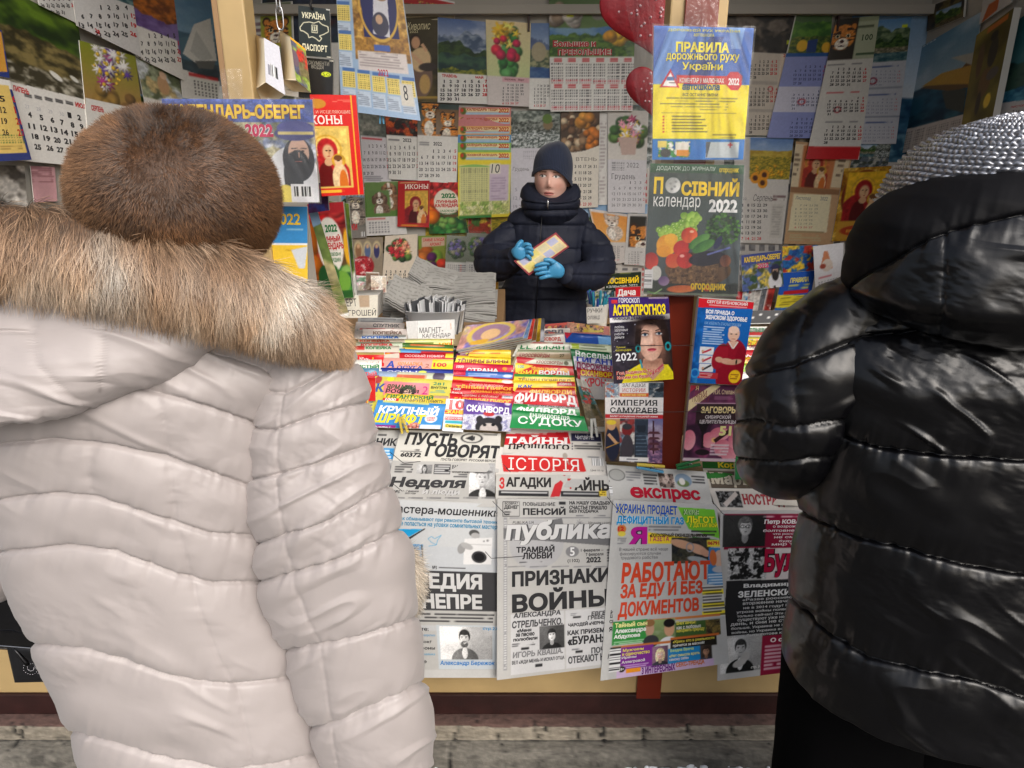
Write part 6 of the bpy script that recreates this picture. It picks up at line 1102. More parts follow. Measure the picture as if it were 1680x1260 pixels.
# --- crumpled pile of grey newspapers behind the bin, each a folded bent sheet bundle
for k,(x0,x1,y,dpt,hgt,tw) in enumerate(((640,812,520,0,14,.1),(628,815,508,.05,12,-.1),(632,700,500,-.04,10,.3),(660,812,496,.1,12,.15),(622,790,490,.14,10,-.15),(650,808,482,.17,12,.1),(690,812,474,.2,10,.2),(672,745,466,.22,12,-.5))):
 c0=unY(np.array(float(x0)),np.array(float(y)),2.3+dpt);c1=unY(np.array(float(x1)),np.array(float(y)),2.3+dpt);n,m_=90,40
 U,V=np.meshgrid(np.linspace(0,1,n),np.linspace(0,1,m_));P=[]
 X=c0[0]+(c1[0]-c0[0])*U;Yb=2.3+dpt+.22*V;wob=.03*(fbm(U*3+k,V*1.2+k,3,k)-.5);Zt=c0[2]+wob+tw*.16*(U-.5)*(1 if k % 2 else -1)+.04*V
 T_=hgt/1095*2.4*1.5*(.7+.3*U);top=np.stack([X,Yb,Zt],-1);sides=[]
 NL=13;fr=np.linspace(0,1,NL);F_=np.stack([np.stack([X[0],Yb[0]-.012*np.abs(np.sin(f*9+U[0]*2))*(f>0),Zt[0]-T_[0]*f],-1) for f in fr])
 V1=np.concatenate([top[::-1].reshape(-1,3),F_.reshape(-1,3)]);ff=[list(q) for q in grid_faces(m_,n)]+[[i+m_*n for i in q] for q in grid_faces(NL,n)]
 tone=np.concatenate([np.full(m_*n,.8),np.repeat([.8 if j % 2 else .5 for j in range(NL)],n)]);prt=np.concatenate([(((V[::-1]*6.5) % 1>.5)*(vnoise(U[::-1]*30,np.floor(V[::-1]*6.5)*3.3,k)>.4)).ravel()*.10,np.zeros(NL*n)])
 cc=lin(np.clip(np.array([206,204,198])[None]*(tone-prt)[:,None],0,255))
 o=mesh_obj('newspaper_bundle',V1,ff,'newsprint',None,col=cc);tag(o,('lowest wide','second lowest','short left','wide middle','left reaching','upper wide','upper right','topmost curled')[k]+' grey newspaper bundle in the pile left of the seller','newspaper','grey newspaper bundles in the pile')
# --- clear bin of magnets with handwritten sign
bn=empty('plastic_bin',tuple(unY(np.array(712.),np.array(560.),1.98)));tag(bn,'clear plastic bin full of small magnet calendars with handwritten sign','bin')
cb=unY(np.array(712.),np.array(562.),1.98);ct=unY(np.array(712.),np.array(512.),1.98);n=48;th=np.linspace(0,2*np.pi,n,endpoint=False)
def rr(f,a,b): return np.stack([cb[0]+a*np.sign(np.cos(th))*np.abs(np.cos(th))**.6,cb[1]+.05+b*np.sign(np.sin(th))*np.abs(np.sin(th))**.6,np.full(n,cb[2]+(ct[2]-cb[2])*f)],1)
V=np.concatenate([rr(0,.070,.05),rr(.5,.082,.058),rr(1.0,.092,.066),rr(1.03,.096,.070),rr(1.03,.088,.062),rr(.02,.066,.046)]);F=[list(f) for f in grid_faces(6,n,True)]+[[5*n+j for j in range(n)]]
film_mat('bin_plastic',.12,.12,.4);keep(mesh_obj('tub',V,F,'bin_plastic'),bn)
rg=np.random.RandomState(4);mat('magnet_sheet',(206,208,210),rough=.25,spec=.7);mat('magnet_dark',(70,72,76),rough=.5)
for k in range(34):
 u,v=(k % 17)/16-.5,(k // 17)-.5;x=cb[0]+u*.15;y=cb[1]+.05+v*.05;z1=ct[2]+.012+.018*math.cos(u*3)+rg.uniform(-.004,.008)
 bm=bmesh.new();box_bm(bm,(-.0022,-.022,z1-.15),(.0022,.022,z1),.0006);bmesh.ops.transform(bm,matrix=Matrix.Translation((x,y,0)) @ Matrix.Rotation(rg.uniform(-.5,.5),4,'Z'),verts=bm.verts)
 for q in bm.verts: q.co.x+=(q.co.z-z1+.07)*u*.3
 o=bm_obj('magnet',bm,'magnet_sheet' if k % 3 else 'magnet_dark');tag(o,'thin silvery magnet calendar standing in the clear plastic bin','magnet','magnet calendars in the bin')
s=Sheet([(666,527),(746,524),(746,564),(670,566)],1.0,3,(226,227,226));s.t('МАГНІТ-',688,537,727,546,K_,'r',.05);s.t('КАЛЕНДАР',693,547,739,555,K_,'r',.05);s.rect(666,520,684,570,(212,213,212));s.line(684.5,525,685,566,.8,(190,190,190));s.line(739,530,740,540,1,(220,160,120))
o=s.build('paper_sign',Plane((0,1.945,1.12),(0,-1,.15)),.004,.001);keep(o,bn)
# --- pen cup with sign
pc=unY(np.array(982.),np.array(528.),2.06);cu=empty('pen_cup',tuple(pc));tag(cu,'white cup of blue pens with handwritten sign right of the seller','cup')
mat('cup_white',(206,204,198),rough=.4);mat('pen_teal',(24,120,140),rough=.3);mat('pen_blue',(30,60,130),rough=.3)
n=32;th=np.linspace(0,2*np.pi,n,endpoint=False);prof_=[(0,.031),(.07,.035),(.072,.036),(.072,.034),(.004,.03)]
V=np.concatenate([np.stack([pc[0]+r_*np.cos(th),pc[1]+.04+r_*np.sin(th),np.full(n,pc[2]-.02+z)],1) for z,r_ in prof_]);keep(mesh_obj('cup_body',V,[list(f) for f in grid_faces(5,n,True)]+[[4*n+j for j in range(n)]],'cup_white'),cu)
for k in range(16):
 a=k*2.4;r_=.006+.018*(k % 4)/3;b=np.array([pc[0]+r_*math.cos(a),pc[1]+.04+r_*math.sin(a),pc[2]]);t_=b+[.022*math.cos(a),.02*math.sin(a),.075+.02*((k*7) % 5)/4]
 o=tube_obj('pen',[b,(b+t_)/2,t_-(t_-b)*.02,t_],[.0042,.0042,.0042,.002],'pen_teal' if k % 3 else 'pen_blue');tag(o,'teal or blue pen standing in the white cup','pen','pens standing in the cup')
s=Sheet([(962,504),(992,503),(992,530),(963,531)],.9,4,(200,198,192));s.t('РУЧКИ',963.5,506,988,513,K_,'r',.05);s.t('ОЛІВЦІ',964,518,984,525,K_,'r');o=s.build('paper_sign',Plane((0,2.055,1.17),(0,-1,.1)),.006,.001);keep(o,cu)
# --- more papers at the back of the counter
for k,(q,f,lb) in enumerate((
 ([(588,519),(662,522),(660,534),(586,534)],strip((170,172,172),('B',592,521,655,530,2,GY)),'grey weekly paper at the far back of the first column'),
 ([(584,528),(664,530),(662,545),(582,544)],strip((196,186,180),X_('СПУТНИК',612,531,656,537,(110,110,112),'xs'),('B',590,538,650,542,1,RD)),'pale weekly paper with grey heading at the back of the first column'),
 ([(895,532),(942,528),(944,546),(892,548)],strip((196,90,80),('I',893,534,944,548,P_busy,((190,80,70),(226,190,110),(70,60,90)),4)),'red magazine half under the calendar stack, before the seller'),
 ([(868,540),(935,538),(936,552),(866,554)],strip((214,206,196),X_('ВОРД',885,541,925,549,(110,110,120),'x')),'whitish word puzzle magazine behind the fourth column'))):
 mag(q,f,lb,-.8+k*.3,'weekly_paper' if k<2 else 'puzzle_magazine',ext=1.6)
# ---------------------------------------------------------------- newspapers hung over the counter front
NG='newspapers hung in overlapping rows over the counter front'
INK=(52,52,54);PPR=(184,183,180)
def news(quad,draw,label,lay,hf=None,thick=.003,bot=0.,name='newspaper',side=0.):
 s=Sheet(quad,1.15,int(lay*17+quad[0][0]),PPR);draw(s)
 k0=quad[0][0]
 base=lambda u,v: .004*np.sin(u*5+k0)*(.4+v)+.003*np.sin(u*11+v*3+k0)+bot*v**2.5+side*u*v+.0025*np.sin(v*9+u*2+k0)
 f=base if hf is None else (lambda u,v: base(u,v)+hf(u,v))
 o=s.build(name,CNT,.010+lay*.0055,thick,'newsprint',f,sub=True,textoff=.0007,edge=(200,198,194));tag(o,label,'newspaper',NG);return o
# first column
def d(s): s.t('ДУХОВНИК',560,718,652,733,INK,'x',.15);s.bars(612,711,640,716,1,INK);s.rect(615,735,646,755,(60,140,200));s.bars(618,737,643,752,3,(226,236,246));s.ell(632,768,8,8,(50,110,160))
news([(585,704),(662,706),(655,770),(580,768)],d,'newspaper with italic heading half hidden by the white sleeve',1)
news([(612,752),(660,754),(655,880),(614,880)],lambda s: (s.img(615,755,650,800,GREY(P_busy),((150,150,150),(60,60,60),(220,220,220)),4),s.rect(615,770,640,800,(60,130,180))),'grey and blue newspaper sliver behind the one with the tilted hat man',.5)
def d(s):
 s.rect(640,700,830,758,(208,206,198));s.t('ПУСТЬ',665,710,751,731,INK,'x',.12);s.t('ГОВОРЯТ',698,729,822,751,INK,'x',.12);s.ring(774,719,17,7.5,1.4,INK);s.poly([(763,719),(776,714),(776,724)],INK);s.rect(776,716,779,722,INK);s.t('60372',657,742,691,750,INK,'x',.05);s.rect(657,740,692,741,INK);s.bars(660,736,690,740,1,INK);s.bars(790,709,818,715,2,INK);s.t('ПУСТЬ ГОВОРЯТ  РУССКАЯ ВЕРСИЯ',723,753,816,757,INK,'b',.1);s.rect(640,703,822,705,(40,40,42))
news([(657,705),(822,711),(818,775),(640,770)],d,'newspaper headed with megaphone emblem, at the top of the second row',2)
def d(s):
 s.t('Неделя',639,783,765,803,(60,60,62),'x',.12);s.t('и люди',692,804,755,813,(196,196,196),'x',.12,ol=(120,120,120));s.t('№5',646,804,656,809,INK,'b',.15);s.t('1 - 7 февраля',661,804,687,808,INK,'b',.1);s.t('2022 года',664,808,682,811,INK,'b',.1)
 s.bars(648,760,680,776,4,INK);s.img(684,762,709,777,GREY(P_face),bg=(150,150,150),longh=True,hair=(60,60,60),s=.32);s.rect(712,762,739,778,INK);s.bars(713,763,738,777,4,(220,220,220),.6,.1,.05);s.t('БИЛЛ',742,763,762,769,INK,'b');s.t('МЮРРЕЙ',742,770,770,776,INK,'b');s.bars(744,777,770,784,2,INK)
 s.img(770,758,814,815,GREY(P_face),bg=(190,190,190),hair=(150,150,150),skin=(190,188,186),cloth=(50,50,52),cx=.5,cy=.45,s=.23,hat=(110,110,110),shirt=(226,226,226),turn=-.4)
 for k in range(6): s.bars(640+k*30,815,664+k*30,819,1,(110,110,112),.6,.1,0)
news([(643,757),(812,760),(812,832),(631,828)],d,'newspaper headed with bold slanted script and a man in a tilted hat',3)
def d(s):
 s.rect(580,822,830,900,(194,197,199));s.rect(580,896,820,945,(190,194,198));s.t('Мастера-мошенники',636,831,820,848,INK,'b',.18);s.t('Как обманывают при ремонте бытовой техники,',652,850,822,858,(40,130,170),'b',.18);s.t('как не попасться на уловки сомнительных мастеров',640,859,824,867,(40,130,170),'b',.18)
 s.poly([(600,868),(693,868),(655,890),(600,890)],(30,150,206));s.poly([(655,891),(696,867),(698,868),(660,893)],INK);s.bars(652,878,672,888,3,(190,220,236));s.poly([(600,893),(694,893),(690,935),(600,935)],(30,140,200));s.t('Д',640,900,682,932,(214,226,236),'x');s.rect(692,894,694.5,935,INK)
 for a,b in (((702,884),(708,880)),((708,880),(713,884)),((713,884),(724,878)),((724,878),(718,886)),((718,886),(716,894)),((716,894),(708,890)),((708,890),(702,884)),((716,894),(703,896))): s.line(*a,*b,1,(90,160,200))
 s.ell(778,875,8,6,(80,80,80));s.ell(780,879,7,5,(170,170,170));s.poly([(762,884),(808,882),(806,926),(760,926)],(222,222,222));s.ell(757,900,6,9,(150,150,150),.3);s.ell(766,896,10,5,(170,170,170),.4);s.ell(786,914,12,10,(60,60,62));s.ell(786,914,8.5,7,(30,30,32));s.ell(800,887,2,2,(150,150,150));s.ell(794,888,1.5,1.5,(150,150,150));s.rect(764,893,806,893.8,(170,170,170))
 s.t('№5',709,928,717,934,INK,'b',.1);s.bars(720,930,768,934,1,INK,.4);s.rect(580,936,820,1001,(62,62,64));s.t('ТРАГЕДИЯ',622,940,791,970,(200,200,200),'x');s.t('В ДНЕПРЕ',640,974,791,1003,(200,200,200),'x');s.bars(640,1005,815,1022,3,INK,.5,.1,.05);s.rect(600,1025,718,1034,(190,192,194))
 s.t('Читайте:',662,1028,703,1035,INK,'b');s.t('Астропрогноз',686,1040,714,1045,(90,150,190),'b',.1);s.t('Почему воронок?',630,1050,708,1056,INK,'b',.1);s.t('Обе стороны',655,1060,714,1067,INK,'b',.1);s.t('Секрет навыка',676,1071,714,1076,(110,160,190),'b',.1);s.t('Заячье',668,1082,700,1088,INK,'b',.1);s.rect(718,1026,822,1098,(190,198,204));s.t('Александр Бережок',722,1084,812,1093,(40,120,190),'b',.12);s.t('стр.23',792,1029,816,1035,(60,140,190),'b',.15)
 s.img(722,1028,808,1082,GREY(P_face),bg=(190,198,204),hair=(46,46,48),skin=(200,198,196),cloth=(112,112,114),cx=.47,cy=.36,s=.21,beard=(96,94,92),shirt=(230,230,230),turn=-.5);s.rect(580,1099,830,1120,(194,194,192))
news([(585,815),(817,826),(816,1112),(622,1112)],d,'large newspaper with white letters on dark band, beside the white sleeve',4,bot=.012)
# second column
def d(s):
 s.rect(820,700,1010,745,(208,204,196));s.t('ПРОШЛОГО',834,728,934,738,(40,38,38),'xs');s.poly([(827,712),(932,709),(936,728),(827,730)],(196,36,46));s.t('ТАЙНЫ',830,714,932,729,(240,232,230),'xs');s.bars(855,710,897,713,1,(230,200,190),.8,0,0);s.t('САМОЕ',912,709,930,713.5,RD,'x');s.t('интересное',912,714,930,718,RD,'b');s.rect(937,711,986,724,(44,44,70));s.t('Читайте:',944,713,975,721,(220,220,226),'r',.25);s.bars(942,726,990,738,3,INK,.6);[s.rect(938,727+k*4.2,940,729+k*4.2,(40,40,60)) for k in range(3)]
news([(832,703),(986,705),(993,765),(822,760)],d,'newspaper with red and white title block, topmost of the second column',2)
def d(s):
 s.rect(808,730,1000,785,(212,208,202));s.poly([(822,746),(955,752),(962,774),(826,774)],(206,48,48));s.t('ІСТОРІЯ',834,752,951,772,(238,230,226),'rs');s.ell(927,748,4,5,(170,160,150));s.line(928,752,934,762,2,(170,160,150));s.barcode(971,752,990,764,(110,110,110));s.bars(962,748,990,752,1,GY);s.t('Ціна 10 гр',969,770,990,774,INK,'r')
news([(814,733),(993,740),(998,800),(812,798)],d,'newspaper with white letters on a long red title bar',3)
def d(s):
 s.rect(805,776,1010,830,(192,190,185));s.rect(820,776,1005,777.5,INK);s.t('З',819,783,828,802,(196,60,60),'x');s.t('АГАДКИ',830,783,904,802,(52,50,50),'x');s.t('Т',931,785,941,802,(196,60,60),'x');s.t('АЙНЫ',942,783,1003,805,(52,50,50),'x');s.poly([(903,815),(910,795),(920,788),(924,792),(918,815)],(196,50,56));s.poly([(920,776),(932,776),(926,781)],(186,40,46));s.rect(818,805,900,814,(50,50,52));s.rect(920,806,985,815,(50,50,52));s.bars(822,806,898,810,1,(206,206,206),.6,.05,0);s.bars(924,808,982,812,1,(206,206,206),.6,.05,0);s.rect(983,802,995,814,(226,196,70));s.bars(984,803,994,813,3,(110,90,30))
news([(814,778),(1000,780),(1004,850),(812,846)],d,'newspaper with red first letters and a red pointing finger',4)
def d(s):
 s.ring(0,0,1,1,1,PPR)
 for a,b in (((825,823),(852,823)),((825,847),(852,847)),((825,823),(825,847)),((852,823),(852,847))): s.line(*a,*b,.8,INK)
 s.t('ВОЗВРАТ',828,824,850,828,INK,'b');s.t('ДЕНЕГ',827,829,851,836,INK,'x');s.bars(827,838,850,846,2,INK);s.t('ПОВЫШЕНИЕ',858,824,911,830,INK,'b');s.t('ПЕНСИЙ',858,831,928,845,INK,'x');s.rect(917,823,928,828,INK);s.t('НА НАШУ СВАДЬБУ',934,822,1002,829,INK,'x',.05);s.t('СЧАСТЬЕ ПРИШЛО',934,829.5,996,836,INK,'x',.05);s.t('БЕЗ ПОДАРКА',934,836.5,982,842,INK,'x',.05);s.bars(945,844,1002,848,1,GY);s.bars(836,848,1002,851,1,GY,.5,.1,0)
 s.ell(880,893,45,40,(176,176,178));s.rect(826,849,832,1100,(150,150,152));s.bars(827,852,831,1098,60,(220,220,220),.5,.1,0);s.t('PUBLIKA.UA',841,855,876,859.5,INK,'r',.2);s.t('Научная газета',965,855,1004,862,INK,'r',.25);s.bars(970,864,1004,868,1,INK);[s.line(951-6*math.cos(a),858-6*math.sin(a),951+6*math.cos(a),858+6*math.sin(a),.7,GY) for a in (0,.8,1.6,2.4)]
 s.poly([(826,866),(1010,868),(1010,896),(985,894),(850,884),(826,884)],(112,112,114));s.poly([(905,853),(922,850),(926,868),(900,870)],(112,112,114));s.t('публика',829,853,1004,893,(206,206,206),'x',.12,ol=(86,86,88));s.t('ТРАМВАЙ',847,894,910,906,INK,'x',.03);s.t('ЛЮБВИ',857,906,906,917,INK,'x',.03);s.bars(852,920,896,924,1,INK,.4);s.ell(939,905,11,9,(130,130,132));s.t('5',935,898,943,912,(226,226,226),'b');s.t('(1102)',931,917,951,924,INK,'b');s.t('1 февраля –',953,900,990,906,INK,'b');s.t('7 февраля',961,906.5,990,913,INK,'b');s.t('2022',962,913.5,986,923,INK,'x');s.bars(996,900,1006,922,5,INK)
 for k in range(5): s.bars(833+k*36,928,862+k*36,931,1,GY,.6,.1,0)
 s.t('ПРИЗНАКИ',840,934,1001,959,(50,50,52),'x');s.t('ВОЙНЫ',840,963,1000,1000,(50,50,52),'x')
 s.rect(838,1002,1005,1098,(200,200,201));s.rect(926,1001,928,1098,PPR);s.t('АЛЕКСАНДРА',842,1003,920,1013,(80,80,82),'x',.1);s.t('СТРЕЛЬЧЕНКО.',840,1016,923,1028,(80,80,82),'x',.1);s.t('«Меня',848,1031,872,1037,INK,'x',.05);s.t('за песню',846,1038,877,1044,INK,'x',.05);s.t('полюбили…',842,1045,882,1051,INK,'x',.05);s.bars(840,1054,882,1060,2,INK);s.rect(855,1062,868,1066,INK);s.img(885,1026,926,1064,GREY(P_face),bg=(80,80,80),hair=(40,40,40),skin=(206,206,206),cloth=(40,40,40),s=.22);s.t('ИГОРЬ КВАША.',841,1066,924,1076,(130,130,132),'x',.1);s.t('ВЕЛ «ЖДИ МЕНЯ» И ИСКАЛ ОТЦА',840,1080,926,1087,INK,'b');s.rect(878,1089,890,1094,INK)
 s.bars(936,1005,958,1010,2,GY);s.rect(940,1011,953,1014,INK);s.t('ЕВГЕНИЙ',970,1000,1016,1008,(80,80,82),'x',.1);s.t('ГРЕБЕНЩИК',964,1008,1020,1016,(80,80,82),'x',.1);s.t('ЧАРОДЕЙ «ЧЕРНЫХ СИЛ»',932,1018,1018,1026,INK,'x');s.t('КАК ПРИЗЕМЛЯЛ',931,1031,1012,1039,INK,'x');s.t('«БУРАН»',931,1042,995,1056,INK,'x');s.bars(938,1062,966,1067,1,GY);s.rect(944,1067,956,1071,INK);s.t('ПОЧЕМУ',970,1060,1015,1070,(80,80,82),'x');s.t('ОТЕКАЮТ НОГИ',932,1073,1012,1085,(80,80,82),'x')
news([(816,818),(1006,820),(1014,1092),(815,1116)],d,'grey newspaper with large two line black headline, middle of the front',6,bot=.014,side=.012,hf=lambda u,v: .010*np.exp(-((u-0)/.07)**2)*v)
# third column
def d(s):
 s.rect(990,755,1180,830,(196,195,191));s.ell(1012,779,13,9,(170,170,166));s.ring(1012,779,13,9,1.2,(110,110,108));s.bars(1027,773,1054,790,4,GY);s.bars(1056,777,1080,796,4,INK,.6,.05);s.img(1081,777,1106,800,P_busy,((150,130,120),(200,180,170),(70,60,56)),4);s.ell(1121,788,14,11.5,(130,150,170));s.ell(1121,793,10,6,(110,130,80));s.ell(1119,790,5,6,(226,222,214));s.bars(1135,780,1158,794,3,INK);s.barcode(996,798,1005,812,(90,90,90),True)
 s.t('е',1034,799,1056,817,(190,32,56),'xs');s.t('кспрес',1057,802,1149,824,(190,32,56),'x')
news([(995,762),(1158,774),(1172,838),(1003,832)],d,'white newspaper with crimson masthead below the red-brown strip',5)
def d(s):
 s.rect(975,818,1210,1120,(194,194,192));s.t('УКРАИНА ПРОДАЕТ',1010,828,1111,846,(40,90,190),'x',ol=(236,226,120));s.t('ДЕФИЦИТНЫЙ ГАЗ',1012,844,1122,862,(30,150,214),'x',ol=(216,232,240));s.poly([(1112,832),(1172,836),(1182,884),(1130,868)],(120,200,60));s.t('КАКИЕ',1121,836,1147,845,(60,140,40),'b',.1,ol=(230,240,200));s.t('ЛЬГОТ',1126,847,1172,858,(240,236,50),'x',ol=(60,110,40));s.t('У ДЕТЕЙ ВОЙ',1131,857,1177,866,(240,236,50),'x',ol=(60,110,40));s.bars(1134,869,1178,880,2,INK);s.poly([(1135,880),(1180,886),(1180,889),(1137,883)],(70,150,60))
 s.ell(1020,868,8,7,(206,120,60));s.t('12',1014,864,1024,871,(200,40,40),'x');s.ell(1020,876,7,4,(226,206,80));s.bars(1013,882,1028,893,4,GY);s.t('Я',1032,864,1062,893,(190,30,150),'x',ol=(90,40,90));s.bars(1064,862,1120,872,2,GY);s.poly([(1063,873),(1160,886),(1160,890),(1063,889)],(246,220,60));s.rect(1063,878,1102,892,(246,216,50));s.t('ГАЗЕТА',1067,880,1098,888,(190,50,110),'b');s.t('«ПОПУЛЯРНЫЙ ЕЖЕНЕДЕЛЬНИК «Я»',1066,874,1160,882,(60,50,40),'x')
 s.img(1102,882,1166,924,P_busy,((60,60,50),(90,80,66),(40,42,44)),3);s.ell(1120,893,22,7,(206,160,130),.25);s.ell(1145,901,17,8,(214,166,138),.4);s.ell(1157,907,9,6,(206,156,130),.5);s.ring(1132,898,6,7,2,(150,150,156));s.ell(1145,918,18,5,(160,166,170),.2)
 s.t('В нашей стране всё чаще',1016,898,1096,905,(90,90,94),'r');s.t('фиксируются случаи',1017,905.5,1084,912,(90,90,94),'r');s.t('трудового рабства',1018,912,1079,918.5,(90,90,94),'r')
 s.t('РАБОТАЮТ',1020,921,1166,954,(214,74,44),'x',.06);s.t('ЗА ЕДУ И БЕЗ',1018,955,1153,982,(214,74,44),'x',.06);s.t('ДОКУМЕНТОВ',1014,984,1147,1012,(214,74,44),'x',.06)
 s.rect(1160,886,1192,897,(244,220,70));s.t('06791',1161,888,1180,894,(190,60,50),'x');s.poly([(1163,898),(1196,900),(1194,962),(1160,958)],(60,130,190));s.ell(1182,918,11,17,(216,178,156));s.ell(1170,915,6,14,(206,110,60));s.ell(1182,934,14,6,(190,190,194));s.bars(1162,940,1194,958,4,(226,236,244),.6,.05);s.rect(1154,960,1192,1012,(222,222,218));[s.rect(1152,y,1190,y+8,(246,226,60)) for y in (967,988,1002)];s.bars(1153,961,1190,1011,10,INK,.5,.08)
 s.rect(1005,1014,1182,1018,(214,130,70));s.rect(1005,1018,1062,1056,(60,150,70));s.t('Тайный сын',1009,1020,1062,1028,(240,240,160),'x');s.t('Александра',1009,1030,1060,1039,(240,244,236),'x');s.t('Абдулова',1007,1040,1050,1048,(240,244,236),'x');s.bars(1007,1050,1060,1056,2,(200,230,200));s.img(1060,1016,1108,1056,P_land,sky=((150,170,110),(120,140,90)),layers=[],cloud=.3);s.ell(1066,1032,7,11,(196,156,130));s.ell(1066,1022,8,6,(150,110,70));s.ell(1068,1052,12,10,(60,60,64));s.ell(1098,1032,8,12,(214,164,130));s.ell(1098,1022,9,7,(30,26,26));s.ell(1097,1054,14,10,(232,232,234))
 s.rect(1108,1018,1182,1042,(70,100,50));s.t('Веганы:',1110,1018,1142,1024,(236,226,90),'b');s.t('как с любовью',1110,1025,1150,1031,(240,240,230),'b');s.t('накормить природу',1110,1031,1156,1037,(236,226,90),'b');s.img(1158,1016,1182,1042,P_busy,((90,80,50),(60,50,40),(130,110,60)),4);s.rect(1100,1042,1180,1046,(206,110,50));s.rect(1100,1046,1176,1062,(40,36,30));s.t('«Крик»: кто в реальности',1104,1047,1172,1053,(240,226,90),'b');s.t('прячется за маской?',1104,1054,1156,1060,(240,240,236),'b')
 s.rect(1005,1056,1100,1060,(206,120,60));s.rect(1016,1060,1072,1096,(130,50,150));s.t('Мужчины',1022,1063,1056,1069,(246,230,90),'b');s.t('и одиночество',1021,1069.5,1066,1075,(246,230,90),'b');s.t('Ирины',1020,1076,1044,1081,W_,'b');s.t('Аллегровой',1020,1082,1058,1088,W_,'b');s.bars(1018,1089,1066,1095,2,(220,190,230));s.img(1070,1060,1096,1092,P_face,bg=(120,90,110),hair=(226,206,160),longh=True,skin=(220,184,166),s=.24);s.rect(1096,1062,1150,1086,(40,140,206));s.t('Бездна Врача',1100,1063,1138,1069,(206,240,120),'b');s.t('«Нет смысла врать',1098,1071,1148,1077,(240,240,130),'b');s.t('самому себе»',1098,1078,1130,1084,W_,'b');s.img(1149,1058,1168,1082,P_face,bg=(60,50,44),skin=(160,120,96),s=.26)
 s.rect(1012,1090,1172,1106,(206,180,214));s.t('3 ИНТЕРЕСНЫХ',1053,1091,1108,1103,(110,40,130),'x');s.t('СЕКС-ТРЕНДА',1109,1084,1156,1093,(200,110,40),'x');s.rect(1027,1096,1051,1103,(236,150,40));s.ell(1020,1098,5,5,(60,50,50));s.t('18+',1016.5,1096,1023.5,1100,W_,'b');s.barcode(1000,1062,1018,1102,(50,50,52),True)
news([(1006,820),(1176,828),(1196,1088),(985,1117)],d,'colourful newspaper with orange three line headline, right of the grey one',7,bot=.02,side=.02,hf=lambda u,v: .012*np.exp(-((u-1)/.1)**2)*v-.006*np.exp(-((u-.05)/.05)**2))
# fourth column
def d(s): s.rect(1150,755,1330,800,(60,130,60));s.t('Корпорация',1178,759,1270,771,(240,220,60),'x')
news([(1152,757),(1310,762),(1312,800),(1156,795)],d,'green newspaper with yellow heading under the purple paperback',2)
def d(s): s.rect(1150,766,1340,840,(206,200,188));s.poly([(1160,772),(1330,777),(1330,806),(1168,802)],(104,92,80));s.t('Марь Ванна',1166,777,1310,801,(206,196,176),'xs')
news([(1153,768),(1318,774),(1322,830),(1165,825)],d,'brown headed newspaper half hidden by the black sleeve',3)
def d(s): s.rect(1160,800,1340,850,(212,206,198));s.img(1178,806,1216,832,GREY(P_busy),((60,60,60),(140,136,130),(30,30,30)),6);s.poly([(1186,826),(1206,806),(1211,812),(1192,832)],(206,196,190));s.t('НОСТРАДАМУС',1219,811,1326,832,(170,70,76),'xs');s.t('ДОКТОР',1258,804,1280,808,INK,'b')
news([(1163,801),(1322,803),(1326,860),(1182,855)],d,'newspaper with narrow pinkish lettering above the black printed one',4)
def d(s):
 s.rect(1160,836,1330,1120,(194,193,191));s.rect(1188,843,1330,900,(140,24,56));s.img(1186,845,1256,897,GREY(P_face),bg=(44,44,46),hair=(90,90,90),skin=(176,174,172),cloth=(40,40,42),cx=.52,cy=.38,s=.26,turn=.6,glasses=True)
 s.bars(1252,845,1320,850,1,(226,190,200));s.t('Петр КОВАЛЬ',1254,852,1328,861,(240,230,232),'x',.05);[s.t(t_,1330-w_,862+k*5.8,1330,866.5+k*5.8,(232,214,220),'b',.05) for k,(t_,w_) in enumerate((('о возрождении',62),('болтовне. Все',78),('что российские',62),('не смогут',60),('будут жить',52),('мир тогда',64)))]
 s.img(1194,899,1262,950,GREY(P_busy),((200,200,200),(40,40,40),(30,30,30)),7);s.rect(1258,899,1330,950,(214,206,206));s.t('Бульвар',1254,899,1370,946,(170,20,60),'xs',ol=(60,20,34));s.poly([(1192,953),(1330,949),(1330,1050),(1186,1046)],(42,42,44))
 s.t('Владимир',1220,956,1300,964,(222,222,222),'xs');s.t('ЗЕЛЕНСКИЙ',1211,965,1310,978,(230,230,230),'xs')
 for k,t_ in enumerate(('«Разве российское','вторжение началось','не в 2014 году? Разве','угроза войны появилась','только сейчас? Эти риски','существуют уже не один','день, и они не стали','больше. Украина не хочет','войны, но Украина всегда','должна быть готова к ней')): s.t(t_,1218-k*3.2+(k % 3)*4,979+k*6.6,1318-k*2,984.2+k*6.6,(206,206,206),'b')
 s.img(1182,1042,1250,1102,GREY(P_face),bg=(190,190,190),hair=(50,50,50),skin=(176,174,172),cloth=(30,30,32),cx=.48,cy=.36,s=.2,shirt=(226,226,226));s.ell(1222,1078,10,7,(180,178,176),-.8);s.ell(1213,1088,12,6,(190,188,186),-.3);s.rect(1249,1040,1330,1104,(140,24,56));s.t('О стране',1264,1044,1320,1053,(236,220,226),'x');s.bars(1254,1056,1300,1098,7,(214,180,192),.6,.05);s.t('стр. 3',1232,1092,1246,1097,W_,'b',.1)
news([(1182,838),(1322,838),(1300,1102),(1177,1117)],d,'black printed newspaper with two grey portraits beside the black coat',6,bot=.016,hf=lambda u,v: .012*np.exp(-(u/.06)**2)*v)
